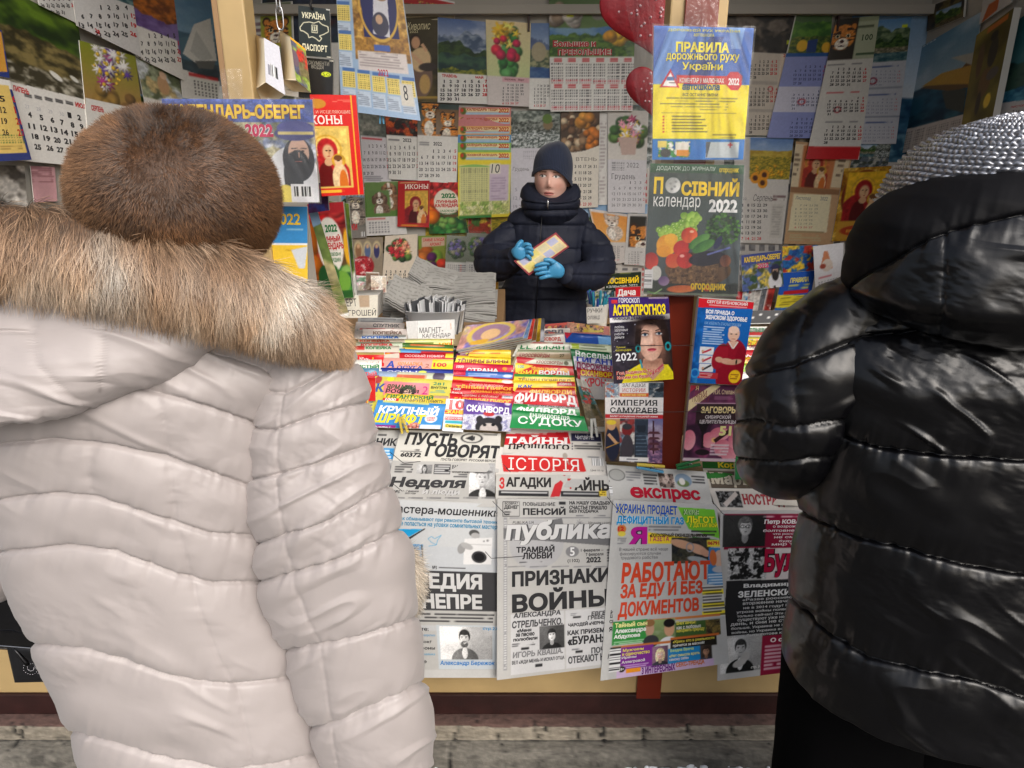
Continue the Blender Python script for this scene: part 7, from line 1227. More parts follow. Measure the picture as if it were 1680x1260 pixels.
# cords and pegs that hold the papers
for k,(pts,lb) in enumerate((([(640,742),(662,760),(690,757)],'thin cord end hooked on the megaphone newspaper'),([(630,806),(640,790),(660,806)],'thin cord with loose loop beside the tilted hat portrait'),([(808,822),(830,845),(836,843)],'thin cord crossing the corner of the headline newspaper'),([(796,905),(806,916),(840,914),(862,912)],'thin cord knotted over the washing machine picture'),([(826,762),(838,775),(830,768)],'short cord loop at the red title bar'),([(996,815),(1010,832),(1026,850)],'cord across the corner of the colourful newspaper'),([(1168,822),(1185,842),(1204,854),(1196,850)],'paper clip loop at the top of the black printed newspaper'))):
 P=CNT(np.array([p[0] for p in pts],float),np.array([p[1] for p in pts],float),.066);t=np.linspace(0,len(P)-1,16)
 P=np.stack([np.interp(t,range(len(P)),P[:,j]) for j in range(3)],1);tag(tube_obj('cord',P,.0008,'dark_metal',None,6),lb,'cord','thin cords holding the newspapers')
peg(661,697,78,'peg_yellow','yellow clothes peg at the top of the megaphone newspaper',CNT,.062,.045);peg(974,702,84,'peg_white','white clothes peg right of the green sudoku',CNT,.062,.05)
# ---------------------------------------------------------------- people
mat('skin',rough=.5,attr='Col',spec=.4);mat('navy_cloth',(24,29,46),rough=.7,bump=.08,bscale=120,spec=.4,mottle=.1,mscale=8)
mat('navy_knit',rough=.85,attr='Col',sheen=.3);mat('trouser_black',(6,6,7),rough=.95,spec=.05);mat('boot_black',(20,19,19),rough=.4)
mat('white_nylon',(168,160,158),rough=.46,spec=.5,bump=.05,bscale=45,sheen=.15);mat('black_nylon',(7,7,10),rough=.30,spec=.42,bump=.08,bscale=26,coat=.12);mat('black_matte',(12,12,15),rough=.7,spec=.12)
mat('blue_nitrile',(70,150,196),rough=.4,bump=.1,bscale=90);mat('silver_knit',rough=.28,attr='Col',metal=.75,spec=.8)
def fur_mat(name,rough=.42):
 m=bpy.data.materials.new(name);m.use_nodes=True;N=m.node_tree.nodes;Lk=m.node_tree.links;b=N['Principled BSDF']
 a=N.new('ShaderNodeAttribute');a.attribute_name='Col';Lk.new(a.outputs['Color'],b.inputs['Base Color']);b.inputs['Roughness'].default_value=rough;b.inputs['Specular IOR Level'].default_value=.4
 f=N.new('ShaderNodeAttribute');f.attribute_name='fn';g=N.new('ShaderNodeNewGeometry');mx=N.new('ShaderNodeMix');mx.data_type='VECTOR';mx.inputs[0].default_value=.35
 Lk.new(f.outputs['Vector'],mx.inputs[4]);Lk.new(g.outputs['Normal'],mx.inputs[5]);nz=N.new('ShaderNodeVectorMath');nz.operation='NORMALIZE';Lk.new(mx.outputs[1],nz.inputs[0]);Lk.new(nz.outputs[0],b.inputs['Normal'])
 MATS[name]=m
fur_mat('fur')
def nrm(v): return v/(np.linalg.norm(v,axis=-1)[...,None]+1e-12)
def grid_normals(P,wrap=True):
 du=(np.roll(P,-1,1)-np.roll(P,1,1)) if wrap else np.gradient(P,axis=1);dv=np.gradient(P,axis=0);n=nrm(np.cross(du,dv));return n
def ycurve(pts): a=np.array(sorted(pts),float);return lambda y: np.interp(y,a[:,0],a[:,1])
def smooth1(f,a,w=9):
 v=f(a);k=np.hanning(w+2)[1:-1];k /= k.sum();p=np.pad(v,w // 2,mode='reflect',reflect_type='odd');return np.convolve(p,k,'valid')
def ring_loft(ys,xl,xr,Yc,b,nth=260,ex=2.3,sm=31):
 L=smooth1(xl,ys,sm);Rr=smooth1(xr,ys,sm);Y=smooth1(Yc,ys,sm);B=smooth1(b,ys,sm);th=np.linspace(0,2*np.pi,nth,endpoint=False)
 pl=unY(L,ys,Y);pr=unY(Rr,ys,Y);cx=(pl[:,0]+pr[:,0])/2;a=(pr[:,0]-pl[:,0])/2;c=np.sign(np.cos(th))*np.abs(np.cos(th))**(2/ex);s=np.sign(np.sin(th))*np.abs(np.sin(th))**(2/ex)
 return np.stack([cx[:,None]+a[:,None]*c,Y[:,None]-B[:,None]*s,np.repeat(pl[:,2][:,None],nth,1)],-1)
def dist_poly(X,Y,pts):
 d=np.full(X.shape,1e9)
 for (x0,y0),(x1,y1) in zip(pts[:-1],pts[1:]):
  dx,dy=x1-x0,y1-y0;t=np.clip(((X-x0)*dx+(Y-y0)*dy)/(dx*dx+dy*dy+1e-9),0,1);d=np.minimum(d,np.hypot(X-x0-t*dx,Y-y0-t*dy))
 return d
def puff(P,lines,H,wr,seed,seams=(),creases=(),pw=.5,scale=1.,fold=(0,0),pk=1.0):
 # quilting: P is displaced along its normals between stitch lines given in the picture
 N=grid_normals(P);c=P[:,:,:].mean(1)
 if (N[len(N) // 2,0] @ (P[len(P) // 2,0]-c[len(P) // 2]))<0: N=-N
 X,Y=proj(P);LY=[np.interp(X,np.array(l)[:,0],np.array(l)[:,1]) for l in lines];d=np.zeros(X.shape)
 near=np.full(X.shape,1e9)
 for k in range(len(LY)-1):
  m=(Y>=LY[k]) & (Y<LY[k+1]);t=np.clip((Y-LY[k])/np.maximum(LY[k+1]-LY[k],1),0,1);gap=np.minimum(LY[k+1]-LY[k],110)/110
  t2=t**.85;d=np.where(m,H*gap**.6*np.maximum(4*t2*(1-t2),0)**pw,d)
 for l in LY: near=np.minimum(near,np.abs(Y-l))
 a=X/15/scale+.25*Y/15;pu=fbm(a,Y/90+seed,2,seed)-.5
 d=d+pk*wr*(1.2*pu*np.exp(-near/24)+.5*(fbm(X/7/scale,Y/30,2,seed+1)-.5)*np.exp(-near/9))
 d=d+wr*.45*(fbm((X+.9*Y)/34/scale,(Y-.7*X)/15/scale,3,seed+21)-.5)*np.clip((fbm(X/90,Y/90,2,seed+31)-.4)*4,0,1)
 w1=fbm((X+.6*Y)/150/scale,(Y-.5*X)/62/scale,2,seed+3)-.5;w2=fbm((X-.8*Y)/190/scale,(Y+.6*X)/75/scale,2,seed+8)-.5
 d=d+wr*(1.5*w1+1.3*w2)
 msk=np.clip((fbm(X/130,Y/110,2,seed+12)-.42)*4,0,1)
 rg=1-np.abs(2*vnoise((X*.35+fold[0]*Y)/60/scale,(Y-fold[1]*X)/40/scale,seed+5)-1);d=d+wr*2.0*np.clip(rg-.62,0,1)*msk
 for s_ in seams: ds=dist_poly(X,Y,s_);d=d-.0016*np.exp(-(ds/2.2)**2)-.0018*np.exp(-(ds/11)**2)+wr*.5*(fbm(Y/12/scale,X/60,2,seed+2)-.5)*np.exp(-ds/14)
 for s_,dp,wd in creases: ds=dist_poly(X,Y,s_);d=d-dp*np.exp(-(ds/wd)**2)
 d=d-.0050*np.exp(-(near/2.4)**2)
 return P+N*d[...,None]
def closed(P,top=True,bot=True):
 V=P.reshape(-1,3);ny,nx=P.shape[:2];F=[list(f) for f in grid_faces(ny,nx,True)]
 if top: F.append(list(range(nx))[::-1])
 if bot: F.append([(ny-1)*nx+j for j in range(nx)])
 return V,F
def skin_mesh(verts,edges,radii,sub=2):
 me=bpy.data.meshes.new('s');me.from_pydata([tuple(v) for v in verts],edges,[]);me.update();o=bpy.data.objects.new('s',me);COL.objects.link(o)
 md=o.modifiers.new('k','SKIN');md.use_smooth_shade=True
 for i,r_ in enumerate(radii): me.skin_vertices[0].data[i].radius=(r_,r_) if not hasattr(r_,'__len__') else r_;me.skin_vertices[0].data[i].use_root=i==0
 s_=o.modifiers.new('s','SUBSURF');s_.levels=s_.render_levels=sub
 bpy.context.view_layer.update();ev=o.evaluated_get(bpy.context.evaluated_depsgraph_get());m2=ev.to_mesh();V=np.array([v.co[:] for v in m2.vertices]);F=[list(p.vertices) for p in m2.polygons];ev.to_mesh_clear()
 bpy.data.objects.remove(o);bpy.data.meshes.remove(me);return V,F
def strands(name,roots,nrmv,dirs,length,width,c_root,c_mid,c_tip,parent,seg=4,grav=.3,seed=1,curl=.25):
 rg=np.random.RandomState(seed);n=len(roots);d=nrm(dirs);P=[roots];cur=roots.copy();L=np.broadcast_to(length,(n,))[:,None]/seg;jit=rg.randn(n,3)*curl
 for k in range(seg):
  d=nrm(d+np.array([0,0,-1.])*grav/seg*1.6+jit*.35);cur=cur+d*L;P.append(cur)
 P=np.stack(P,1);side=nrm(np.cross(nrm(P[:,-1]-P[:,0]),nrm(P[:,0]-CPOS+rg.randn(n,3)*.25)));wd=np.array([1,1,.85,.6,.15,.05])[:seg+1] if seg>=4 else np.array([1,.9,.6,.12]);wd=np.interp(np.linspace(0,1,seg+1),np.linspace(0,1,len(wd)),wd)
 w_=np.broadcast_to(width,(n,))[:,None,None]*wd[None,:,None]/2;A=P-side[:,None]*w_;B=P+side[:,None]*w_
 V=np.stack([A,B],2).reshape(-1,3);k=np.arange(seg);base=(np.arange(n)*(seg+1)*2)[:,None];i0=base+2*k[None];F=np.stack([i0,i0+1,i0+3,i0+2],-1).reshape(-1,4)
 t=np.linspace(0,1,seg+1)[None,:,None];col=np.where(t<.5,c_root[:,None]*(1-2*t)+c_mid[:,None]*2*t,c_mid[:,None]*(2-2*t)+c_tip[:,None]*(2*t-1));col=np.repeat(lin(np.clip(col,0,255))[:,:,None],2,2).reshape(-1,3)
 fn=np.repeat(np.repeat(nrm(nrmv)[:,None],seg+1,1)[:,:,None],2,2).reshape(-1,3)
 o=mesh_obj(name,V,F,'fur',None,col=col,attrs={'fn': fn});o.parent=parent;return o
def person_body(cx,cy,h,arms,hx):
 # plain body under the clothes: one skinned surface; verts from the pelvis up and down
 v=[(cx,cy,.52*h),(cx,cy,.68*h),(cx,cy,.80*h),((cx+hx)/2,cy,.86*h),(hx,cy+.01,.90*h),(hx,cy+.02,.965*h)];e=[(i,i+1) for i in range(5)];r=[.13,.12,.13,.06,.075,.08]
 for sx in (-1,1):
  n=len(v);v+=[(cx+sx*.09,cy,.48*h),(cx+sx*.10,cy,.28*h),(cx+sx*.10,cy,.06*h),(cx+sx*.10,cy+.10,.03*h)];e+=[(0,n),(n,n+1),(n+1,n+2),(n+2,n+3)];r+=[.08,.055,.04,.035]
 for A in arms:
  n=len(v);v+=[tuple(p) for p in A];e+=[(2,n)]+[(n+i,n+i+1) for i in range(len(A)-1)];r+=[.02,.02,.022,.022][:len(A)]
 return skin_mesh(v,e,r,2)
def make_person(cx,cy,h,label,arms,hx):
 V,F=person_body(cx,cy,h,[[unY(np.array(float(x)),np.array(float(y)),Y) for x,y,Y in a] for a in arms],hx);o=mesh_obj('person',V,F,'skin',None,col=np.tile(lin(np.array([206.,158,134])),(len(V),1)));tag(o,label,'person');return o
def legs(cx,cy,z1,parent,r0=.10,spread=.095):
 for sx in (-1,1):
  zz=np.linspace(z1,.07,40);pts=np.stack([cx+sx*spread+0*zz,cy+.012*np.sin(zz*9),zz],1);rr_=np.interp(zz,[.07,.45,z1],[.062,.075,r0])*(1+.04*(fbm(zz*20,zz*0,3,5)-.5))
  V,F=tube(pts,rr_,28);o=mesh_obj('trouser_leg',V,F,'trouser_black',parent)
  n=24;th=np.linspace(0,2*np.pi,n,endpoint=False);P=np.array([np.stack([cx+sx*spread+a*np.cos(th),cy+dy+b*np.sin(th),np.full(n,z)],1) for z,a,b,dy in ((.0,.045,.125,.06),(.03,.05,.13,.06),(.07,.05,.11,.045),(.11,.05,.06,.005),(.16,.052,.058,0))]);V,F=closed(P);mesh_obj('boot',V,F,'boot_black',parent)
def sub(o,parent): o.parent=parent;return o
# ================= customer in the white coat
pw_=make_person(-.66,1.05,1.62,'customer seen from behind in a quilted white coat with fur hood and brown fur hat',[[(500,640,1.05),(530,800,1.02),(590,1080,1.0),(620,1240,1.0)],[(-40,640,1.08),(-90,800,1.09),(-70,920,1.12)]],-.50)
lines=[[(-200,430),(600,430)],[(-200,560),(0,560),(200,575),(309,568),(380,585),(429,603),(467,633),(520,650)],[(-200,700),(0,660),(120,640),(231,637),(300,654),(345,668),(407,690),(480,720)],[(-200,800),(-40,745),(0,728),(92,720),(184,728),(276,749),(368,781),(432,804),(520,820)],[(-200,860),(-60,830),(5,818),(92,808),(161,813),(276,850),(345,873),(437,880),(540,880)],[(-200,940),(23,901),(115,893),(184,901),(294,942),(350,956),(446,954),(560,945)],[(-200,1010),(20,1045),(64,1055),(138,1062),(230,1090),(322,1117),(391,1122),(488,1106),(600,1080)],[(-200,1170),(60,1190),(106,1198),(184,1216),(285,1246),(368,1260),(450,1252),(548,1228),(650,1200)],[(-200,1330),(200,1360),(400,1400),(650,1350)],[(-200,1500),(650,1520)],[(-200,1660),(650,1660)]]
ys=np.linspace(505,1560,620)
xl=ycurve([(500,20),(540,-30),(650,-30),(760,8),(870,42),(901,55),(960,78),(1000,96),(1055,118),(1100,138),(1180,164),(1260,188),(1560,270)]);xr=ycurve([(500,380),(530,470),(560,500),(600,500),(650,478),(700,466),(760,462),(880,466),(950,474),(1010,498),(1090,522),(1180,552),(1260,580),(1560,660)])
Yc=ycurve([(500,1.06),(1260,1.04),(1560,1.04)]);bb=ycurve([(500,.06),(530,.11),(600,.155),(800,.165),(1260,.185),(1560,.19)])
P=ring_loft(ys,xl,xr,Yc,bb,420)
P=puff(P,lines,.0125,.0058,3,seams=[[(262,640),(272,690),(276,750),(290,850),(303,900),(325,990),(360,1080),(390,1130),(410,1230),(420,1400)],[(148,690),(152,750),(155,800)]],fold=(.2,.5))
V,F=closed(P);coat=mesh_obj('coat',V,F,'white_nylon',pw_)
slines=[[(400,470),(720,470)],[(400,640),(470,645),(540,610),(600,590),(720,560)],[(400,700),(455,705),(520,680),(600,660),(720,640)],[(400,790),(460,777),(520,760),(612,726),(720,690)],[(400,900),(450,883),(469,875),(540,852),(634,800),(720,760)],[(400,960),(451,947),(540,920),(650,872),(740,830)],[(460,1070),(529,1055),(600,1040),(663,1018),(750,985)],[(490,1200),(557,1179),(620,1155),(690,1120),(760,1080)],[(500,1330),(590,1300),(760,1240)],[(500,1480),(800,1400)]]
ys=np.linspace(548,1420,520)
sl=ycurve([(548,470),(575,448),(620,438),(700,428),(790,424),(880,430),(960,446),(1050,474),(1120,500),(1200,528),(1260,545),(1420,575)]);sr=ycurve([(548,525),(560,545),(590,572),(640,592),(700,604),(760,622),(830,644),(900,662),(990,674),(1080,686),(1180,698),(1260,703),(1420,706)])
P=ring_loft(ys,sl,sr,ycurve([(548,1.05),(800,1.0),(1260,.99),(1420,1.0)]),ycurve([(548,.03),(570,.055),(620,.08),(900,.09),(1420,.08)]),260,sm=21)
P=puff(P,slines,.0115,.0068,9,seams=[[(468,640),(462,720),(458,790),(470,873),(490,960),(528,1055),(548,1180),(560,1260)]],fold=(-.5,-.6),pk=1.3)
V,F=closed(P);mesh_obj('sleeve',V,F,'white_nylon',coat)
# the far sleeve peeping out at the left edge
ys=np.linspace(560,975,220);P=ring_loft(ys,ycurve([(560,-120),(640,-190),(800,-200),(940,-120),(975,-60)]),ycurve([(560,-40),(640,-10),(800,0),(900,24),(940,34),(965,30),(975,10)]),ycurve([(560,1.06),(975,1.12)]),ycurve([(560,.04),(640,.08),(940,.08),(975,.03)]),160,sm=15)
P=puff(P,[[(-300,500),(60,500)],[(-300,620),(60,660)],[(-300,720),(60,760)],[(-300,830),(60,862)],[(-300,1000),(60,985)]],  .014,.0035,14);V,F=closed(P);mesh_obj('sleeve',V,F,'white_nylon',coat)
# hood lying on the back
ys=np.linspace(470,668,240)
P=ring_loft(ys,ycurve([(470,-160),(560,-210),(620,-160),(650,-60),(660,0),(668,60)]),ycurve([(470,430),(520,412),(545,372),(560,345),(600,292),(625,242),(650,180),(661,138),(668,100)]),ycurve([(470,1.0),(668,.94)]),ycurve([(470,.09),(520,.10),(560,.125),(640,.135),(660,.11),(668,.07)]),300,sm=9)
P=puff(P,[[(-300,380),(500,380)],[(-300,700),(500,700)]],.012,.0065,21,seams=[[(62,470),(60,560),(68,600),(110,640),(150,668)],[(180,470),(172,560),(165,640)]],creases=[([(-60,552),(55,549)],.004,5)],fold=(.6,.2));V,F=closed(P);mesh_obj('hood',V,F,'white_nylon',coat)
# fur trim along the hood edge
cpx=np.array([(-215,440,26),(-170,385,62),(-60,392,74),(40,398,78),(140,412,82),(240,432,84),(330,452,80),(410,476,70),(470,505,58),(514,530,38),(540,562,22),(556,588,8)],float)
t=np.linspace(0,len(cpx)-1,160);cp=np.stack([smooth1(lambda q,k=k: np.interp(q,range(len(cpx)),cpx[:,k]),t,25) for k in range(3)],1)
cY=np.interp(t,[0,1,5,8,11],[1.0,.93,.925,.955,1.02]);C=unY(cp[:,0],cp[:,1],cY);zd=(C-CPOS) @ CR[:,2]*-1;RAD=cp[:,2]/FPX*zd
T=nrm(np.gradient(C,axis=0));up=nrm(np.array([0,-.5,1.])-T*(T @ np.array([0,-.5,1.]))[:,None]);out=nrm(np.cross(T,up));th=np.linspace(0,2*np.pi,90,endpoint=False)
def roll_pts(ti,a,f=1.0):
 c=np.stack([np.interp(ti,np.arange(160),C[:,k]) for k in range(3)],-1);r_=np.interp(ti,np.arange(160),RAD)[:,None]*f;ii=np.clip(ti.astype(int),0,159);n=np.cos(a)[:,None]*up[ii]+np.sin(a)[:,None]*out[ii];return c+n*r_,n,ii
TI,AA=np.meshgrid(np.arange(160.),th,indexing='ij');pp,nn_,_=roll_pts(TI.ravel(),AA.ravel(),.72);core=pp.reshape(160,90,3)
V,F=closed(core);trim=mesh_obj('fur_trim',V,F,'fur',coat,col=np.tile(lin(np.array([112.,84,62])),(len(V),1)),attrs={'fn': nn_})
rg=np.random.RandomState(11);n=62000;ti=rg.uniform(0,158.9,n);aa=rg.uniform(0,2*np.pi,n);pr_,nr_,ii=roll_pts(ti,aa,.74)
toc=nrm(CPOS-pr_);vis=(nr_*toc).sum(1)>-.45;pr_,nr_,ii,ti,aa=pr_[vis],nr_[vis],ii[vis],ti[vis],aa[vis];n=len(pr_)
X,Y=proj(pr_);cl=fbm(X/34,Y/60,3,5);flow=np.stack([.25+.9*(fbm(X/120,Y/120,2,9)-.5)+np.clip((X-350)/400,0,1),-.35+0*X,-1+0*X],1)
dr=nrm(nr_*.75+nrm(flow)*.9+(np.stack([fbm(X/16,Y/30,2,3),fbm(X/16,Y/30,2,4),fbm(X/16,Y/30,2,6)],1)-.5)*.9)
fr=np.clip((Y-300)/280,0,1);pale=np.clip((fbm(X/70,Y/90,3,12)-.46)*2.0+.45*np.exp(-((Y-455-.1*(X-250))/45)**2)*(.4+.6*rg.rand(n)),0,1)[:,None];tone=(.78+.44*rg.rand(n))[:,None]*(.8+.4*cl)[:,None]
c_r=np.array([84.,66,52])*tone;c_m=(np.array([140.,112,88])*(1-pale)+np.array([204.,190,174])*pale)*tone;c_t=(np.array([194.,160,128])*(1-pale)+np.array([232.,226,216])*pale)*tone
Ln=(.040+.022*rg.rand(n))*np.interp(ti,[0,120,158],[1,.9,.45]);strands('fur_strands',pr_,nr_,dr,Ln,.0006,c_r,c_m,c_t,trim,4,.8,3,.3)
# fur hat
hc=unY(np.array(297.),np.array(322.),1.03);HR=np.array([.132,.15,.119])
def hat_pts(u,v):
 d=np.stack([np.cos(u)*np.cos(v),np.sin(u)*np.cos(v),np.sin(v)],-1);e=np.sign(d)*np.abs(d)**.97;return hc+e*HR,nrm(d/HR)
u,v=np.meshgrid(np.linspace(0,2*np.pi,90,endpoint=False),np.linspace(-1.3,1.55,60));P,nn_=hat_pts(u,v);V,F=closed(P);hat=mesh_obj('fur_hat',V,F,'fur',pw_,col=np.tile(lin(np.array([84.,56,34])),(len(V),1)),attrs={'fn': nn_.reshape(-1,3)})
n=90000;u=rg.uniform(0,2*np.pi,n);v=np.arcsin(rg.uniform(-.93,1,n));pr_,nr_=hat_pts(u,v);toc=nrm(CPOS-pr_);vis=(nr_*toc).sum(1)>-.4;pr_,nr_=pr_[vis],nr_[vis];n=len(pr_);X,Y=proj(pr_)
sw=np.array([210.,270.]);ax=np.stack([(X-sw[0])/200,0*X-.3,-(Y-sw[1])/200],1);dr=nrm(nr_*.55+ax*.65+np.array([0,-.1,-.25])+(np.stack([fbm(X/22,Y/22,2,k) for k in (3,4,6)],1)-.5)*.8)
tone=(.7+.6*rg.rand(n))[:,None]*(.72+.56*fbm(X/50,Y/40,3,15))[:,None];backlit=np.clip((260-X)/130,0,1)[:,None]*.6;c_r=np.array([50.,34,22])*tone;c_m=(np.array([98.,66,42])*(1-backlit)+np.array([124.,92,66])*backlit)*tone;c_t=(np.array([118.,86,58])*(1-backlit)+np.array([160.,128,100])*backlit)*tone  # strands paler towards the left: the backlit rim is put into the fur colour
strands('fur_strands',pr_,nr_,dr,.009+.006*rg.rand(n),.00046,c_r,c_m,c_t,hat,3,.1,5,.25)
# fur of the coat front showing past the sleeve
ec=unY(np.array(660.),np.array(948.),1.07);n=5200;q=nrm(rg.randn(n,3));pr_=ec+q*np.array([.022,.03,.062]);X,Y=proj(pr_);tone=(.7+.6*rg.rand(n))[:,None]
dr=nrm(q*.5+np.array([.55,-.1,-.6])+rg.randn(n,3)*.2);strands('fur_cuff',pr_,q,dr,.028+.014*rg.rand(n),.0006,np.array([120.,100,80])*tone,np.array([176.,160,140])*tone,np.array([214.,204,190])*tone,coat,4,.4,8,.3)
legs(-.60,1.05,.5,pw_)
# black patent handbag on her left side
HBG=unY(np.array(30.),np.array(1035.),1.16);hb=empty('handbag',tuple(HBG));tag(hb,'black patent handbag with zip and rhinestone pattern at the left edge','handbag')
mat('patent',(12,12,15),rough=.1,spec=.8,bump=.06,bscale=12);mat('bag_fabric',(22,22,25),rough=.5);mat('rhinestone',(206,206,210),rough=.15,metal=1)
def bagbody(q,Y0,d,m,nm,bulge):
 n=40;U,Vv=np.meshgrid(np.linspace(0,1,n),np.linspace(0,1,n));q=np.array(q,float);u=U[...,None];v=Vv[...,None];p=q[0]*(1-u)*(1-v)+q[1]*u*(1-v)+q[2]*u*v+q[3]*(1-u)*v
 e=(np.maximum(0,1-np.abs(2*U-1)**4)*np.maximum(0,1-np.abs(2*Vv-1)**4))**.5;Fp=unY(p[...,0],p[...,1],Y0-(bulge*e+.006*(fbm(U*4,Vv*4,3,3)-.5)*e));Bp=unY(p[...,0],p[...,1],Y0+d*e+.001)
 V=np.concatenate([Fp.reshape(-1,3),Bp.reshape(-1,3)]);g_=grid_faces(n,n);F=[list(f[::-1]) for f in g_]+[[i+n*n for i in f] for f in g_];idx=np.arange(n*n).reshape(n,n);lp=np.concatenate([idx[0,:-1],idx[:-1,-1],idx[-1,:0:-1],idx[:0:-1,0]]);F+=[[lp[i],lp[(i+1) % len(lp)],lp[(i+1) % len(lp)]+n*n,lp[i]+n*n] for i in range(len(lp))];o=mesh_obj(nm,V,F,m);keep(o,hb);return o
bagbody([(-70,950),(110,962),(120,1072),(-70,1062)],1.14,.07,'patent','bag_body',.03);bagbody([(10,1058),(110,1066),(112,1118),(24,1120)],1.13,.05,'bag_fabric','bag_pocket',.012)
keep(tube_obj('zip',[unY(np.array(x),np.array(y),1.095) for x,y in ((-60.,1055.),(10.,1060.),(60.,1064.),(100.,1066.))],.0016,'steel'),hb);keep(tube_obj('zip_pull',[unY(np.array(x),np.array(y),1.09) for x,y in ((22.,1064.),(30.,1072.),(42.,1086.),(46.,1091.))],[.002,.003,.005,.004],'dark_metal'),hb)
keep(tube_obj('strap',[unY(np.array(x),np.array(y),1.12) for x,y in ((-60.,860.),(-20.,920.),(6.,962.),(0.,990.))],.008,'patent'),hb)
bits=[]
for k in range(90):
 a=k*.35;r_=4+12*((k % 30)/30);x,y=52+(k // 30)*14+r_*math.cos(a)*.9,1096+r_*math.sin(a)*.8-(k // 30)*3
 if not (22<x<104 and 1070<y<1116): continue
 c=unY(np.array(x),np.array(y),1.1155);bm=bmesh.new();bmesh.ops.create_icosphere(bm,subdivisions=1,radius=.0011);bits.append((np.array([v.co[:] for v in bm.verts])+c,[[v.index for v in f.verts] for f in bm.faces]));bm.free()
V,F=cat_meshes(bits);keep(mesh_obj('rhinestone_pattern',V,F,'rhinestone',None,smooth=False),hb)
# ================= customer in the black coat
pb=make_person(.79,1.0,1.64,'customer seen from behind in a glossy black quilted coat and silver knitted hat',[[(1400,560,.97),(1310,650,.94),(1285,735,1.02),(1310,745,1.16)],[(1900,560,.97),(1980,650,.94),(1990,735,1.02)]],.72)
lines=[[(1200,420),(2100,380)],[(1200,590),(1330,562),(1450,545),(1560,535),(1680,545),(2100,560)],[(1200,650),(1350,700),(1450,735),(1560,748),(1680,755),(1900,745),(2100,700)],[(1200,800),(1310,835),(1400,880),(1500,905),(1600,930),(1680,942),(1900,930),(2100,880)],[(1200,900),(1290,970),(1350,1030),(1420,1075),(1500,1097),(1600,1117),(1680,1140),(1900,1130),(2100,1000)],[(1200,1060),(1270,1100),(1340,1165),(1420,1222),(1500,1262),(1680,1330),(2100,1300)],[(1200,1500),(2100,1500)]]
ys=np.linspace(455,1100,560)
xl=ycurve([(455,1470),(480,1405),(520,1345),(600,1318),(700,1328),(760,1332),(800,1326),(850,1336),(900,1330),(960,1320),(1040,1312),(1100,1306)]);CXP=1645
P=ring_loft(ys,xl,lambda y: 2*CXP-xl(y),ycurve([(455,.95),(1100,.93)]),ycurve([(455,.07),(500,.12),(600,.165),(900,.18),(1100,.20)]),520,sm=25)
P=puff(P,lines,.012,.0068,33,seams=[[(1345,560),(1340,640),(1330,700)]],fold=(.3,.75),pk=1.3,scale=1.15)
V,F=closed(P);coat2=mesh_obj('coat',V,F,'black_nylon',pb)
# left sleeve, elbow bent, forearm reaching forward
def tube_loft(ctrl,n=260,nth=160):
 c=np.array(ctrl,float);t=np.linspace(0,len(c)-1,n);q=np.stack([smooth1(lambda s_,k=k: np.interp(s_,range(len(c)),c[:,k]),t,41) for k in range(4)],1);P3=unY(q[:,0],q[:,1],q[:,2]);T=nrm(np.gradient(P3,axis=0));A=nrm(np.cross(T,np.array([0,-1.,0.2])));B=np.cross(T,A);th=np.linspace(0,2*np.pi,nth,endpoint=False)
 return P3[:,None]+q[:,3][:,None,None]*(np.cos(th)[None,:,None]*A[:,None]+np.sin(th)[None,:,None]*B[:,None])
P=tube_loft([(1440,512,.96,.05),(1392,540,.95,.072),(1340,602,.94,.084),(1304,670,.93,.080),(1290,715,.95,.077),(1286,742,1.0,.072),(1298,748,1.08,.064),(1315,745,1.16,.060),(1340,740,1.26,.05)])
P=puff(P,[[(1100,440),(1500,440)],[(1100,640),(1220,620),(1300,600),(1400,560),(1500,540)],[(1100,700),(1230,690),(1300,700),(1380,690),(1500,680)],[(1100,745),(1215,752),(1280,758),(1340,750),(1500,740)],[(1100,850),(1500,850)]],.010,.0070,41,seams=[[(1330,510),(1310,560),(1305,640),(1318,720)]],fold=(.5,-.5),scale=1.1)
V,F=closed(P);mesh_obj('sleeve',V,F,'black_nylon',coat2)
mx=2*unY(np.array(float(CXP)),np.array(640.),.95)[0];Pm=P.copy();Pm[...,0]=mx-Pm[...,0];V,F=closed(Pm[:,::-1]);mesh_obj('sleeve',V,F,'black_nylon',coat2)
# hood
ys=np.linspace(292,552,300);hx=ycurve([(285,1606),(292,1580),(305,1530),(330,1482),(370,1432),(400,1416),(440,1412),(475,1412),(500,1432),(525,1490),(540,1550),(552,1600)])
P=ring_loft(ys,hx,lambda y: 2*CXP+10-hx(y),ycurve([(285,.90),(552,.88)]),ycurve([(285,.07),(330,.115),(400,.14),(480,.15),(530,.11),(552,.06)]),420,sm=9)
P=puff(P,[[(1300,230),(2000,230)],[(1380,490),(1420,455),(1500,405),(1560,378),(1680,350),(2000,380)],[(1300,610),(2000,610)]],.009,.0070,52,seams=[[(1552,372),(1550,450),(1545,552)]],fold=(.2,.2),scale=1.2)
V,F=closed(P);hood=mesh_obj('hood',V,F,'black_nylon',coat2)
hood.data.materials.append(MATS['black_matte'])
Xp,Yp=proj(V);ly=np.interp(Xp,[1380,1420,1500,1560,1680,2000],[490,455,405,378,350,380]);fm=[(1 if len(f)==4 and Yp[f[0]]<ly[f[0]]-2 else 0) for f in F];hood.data.polygons.foreach_set('material_index',fm)
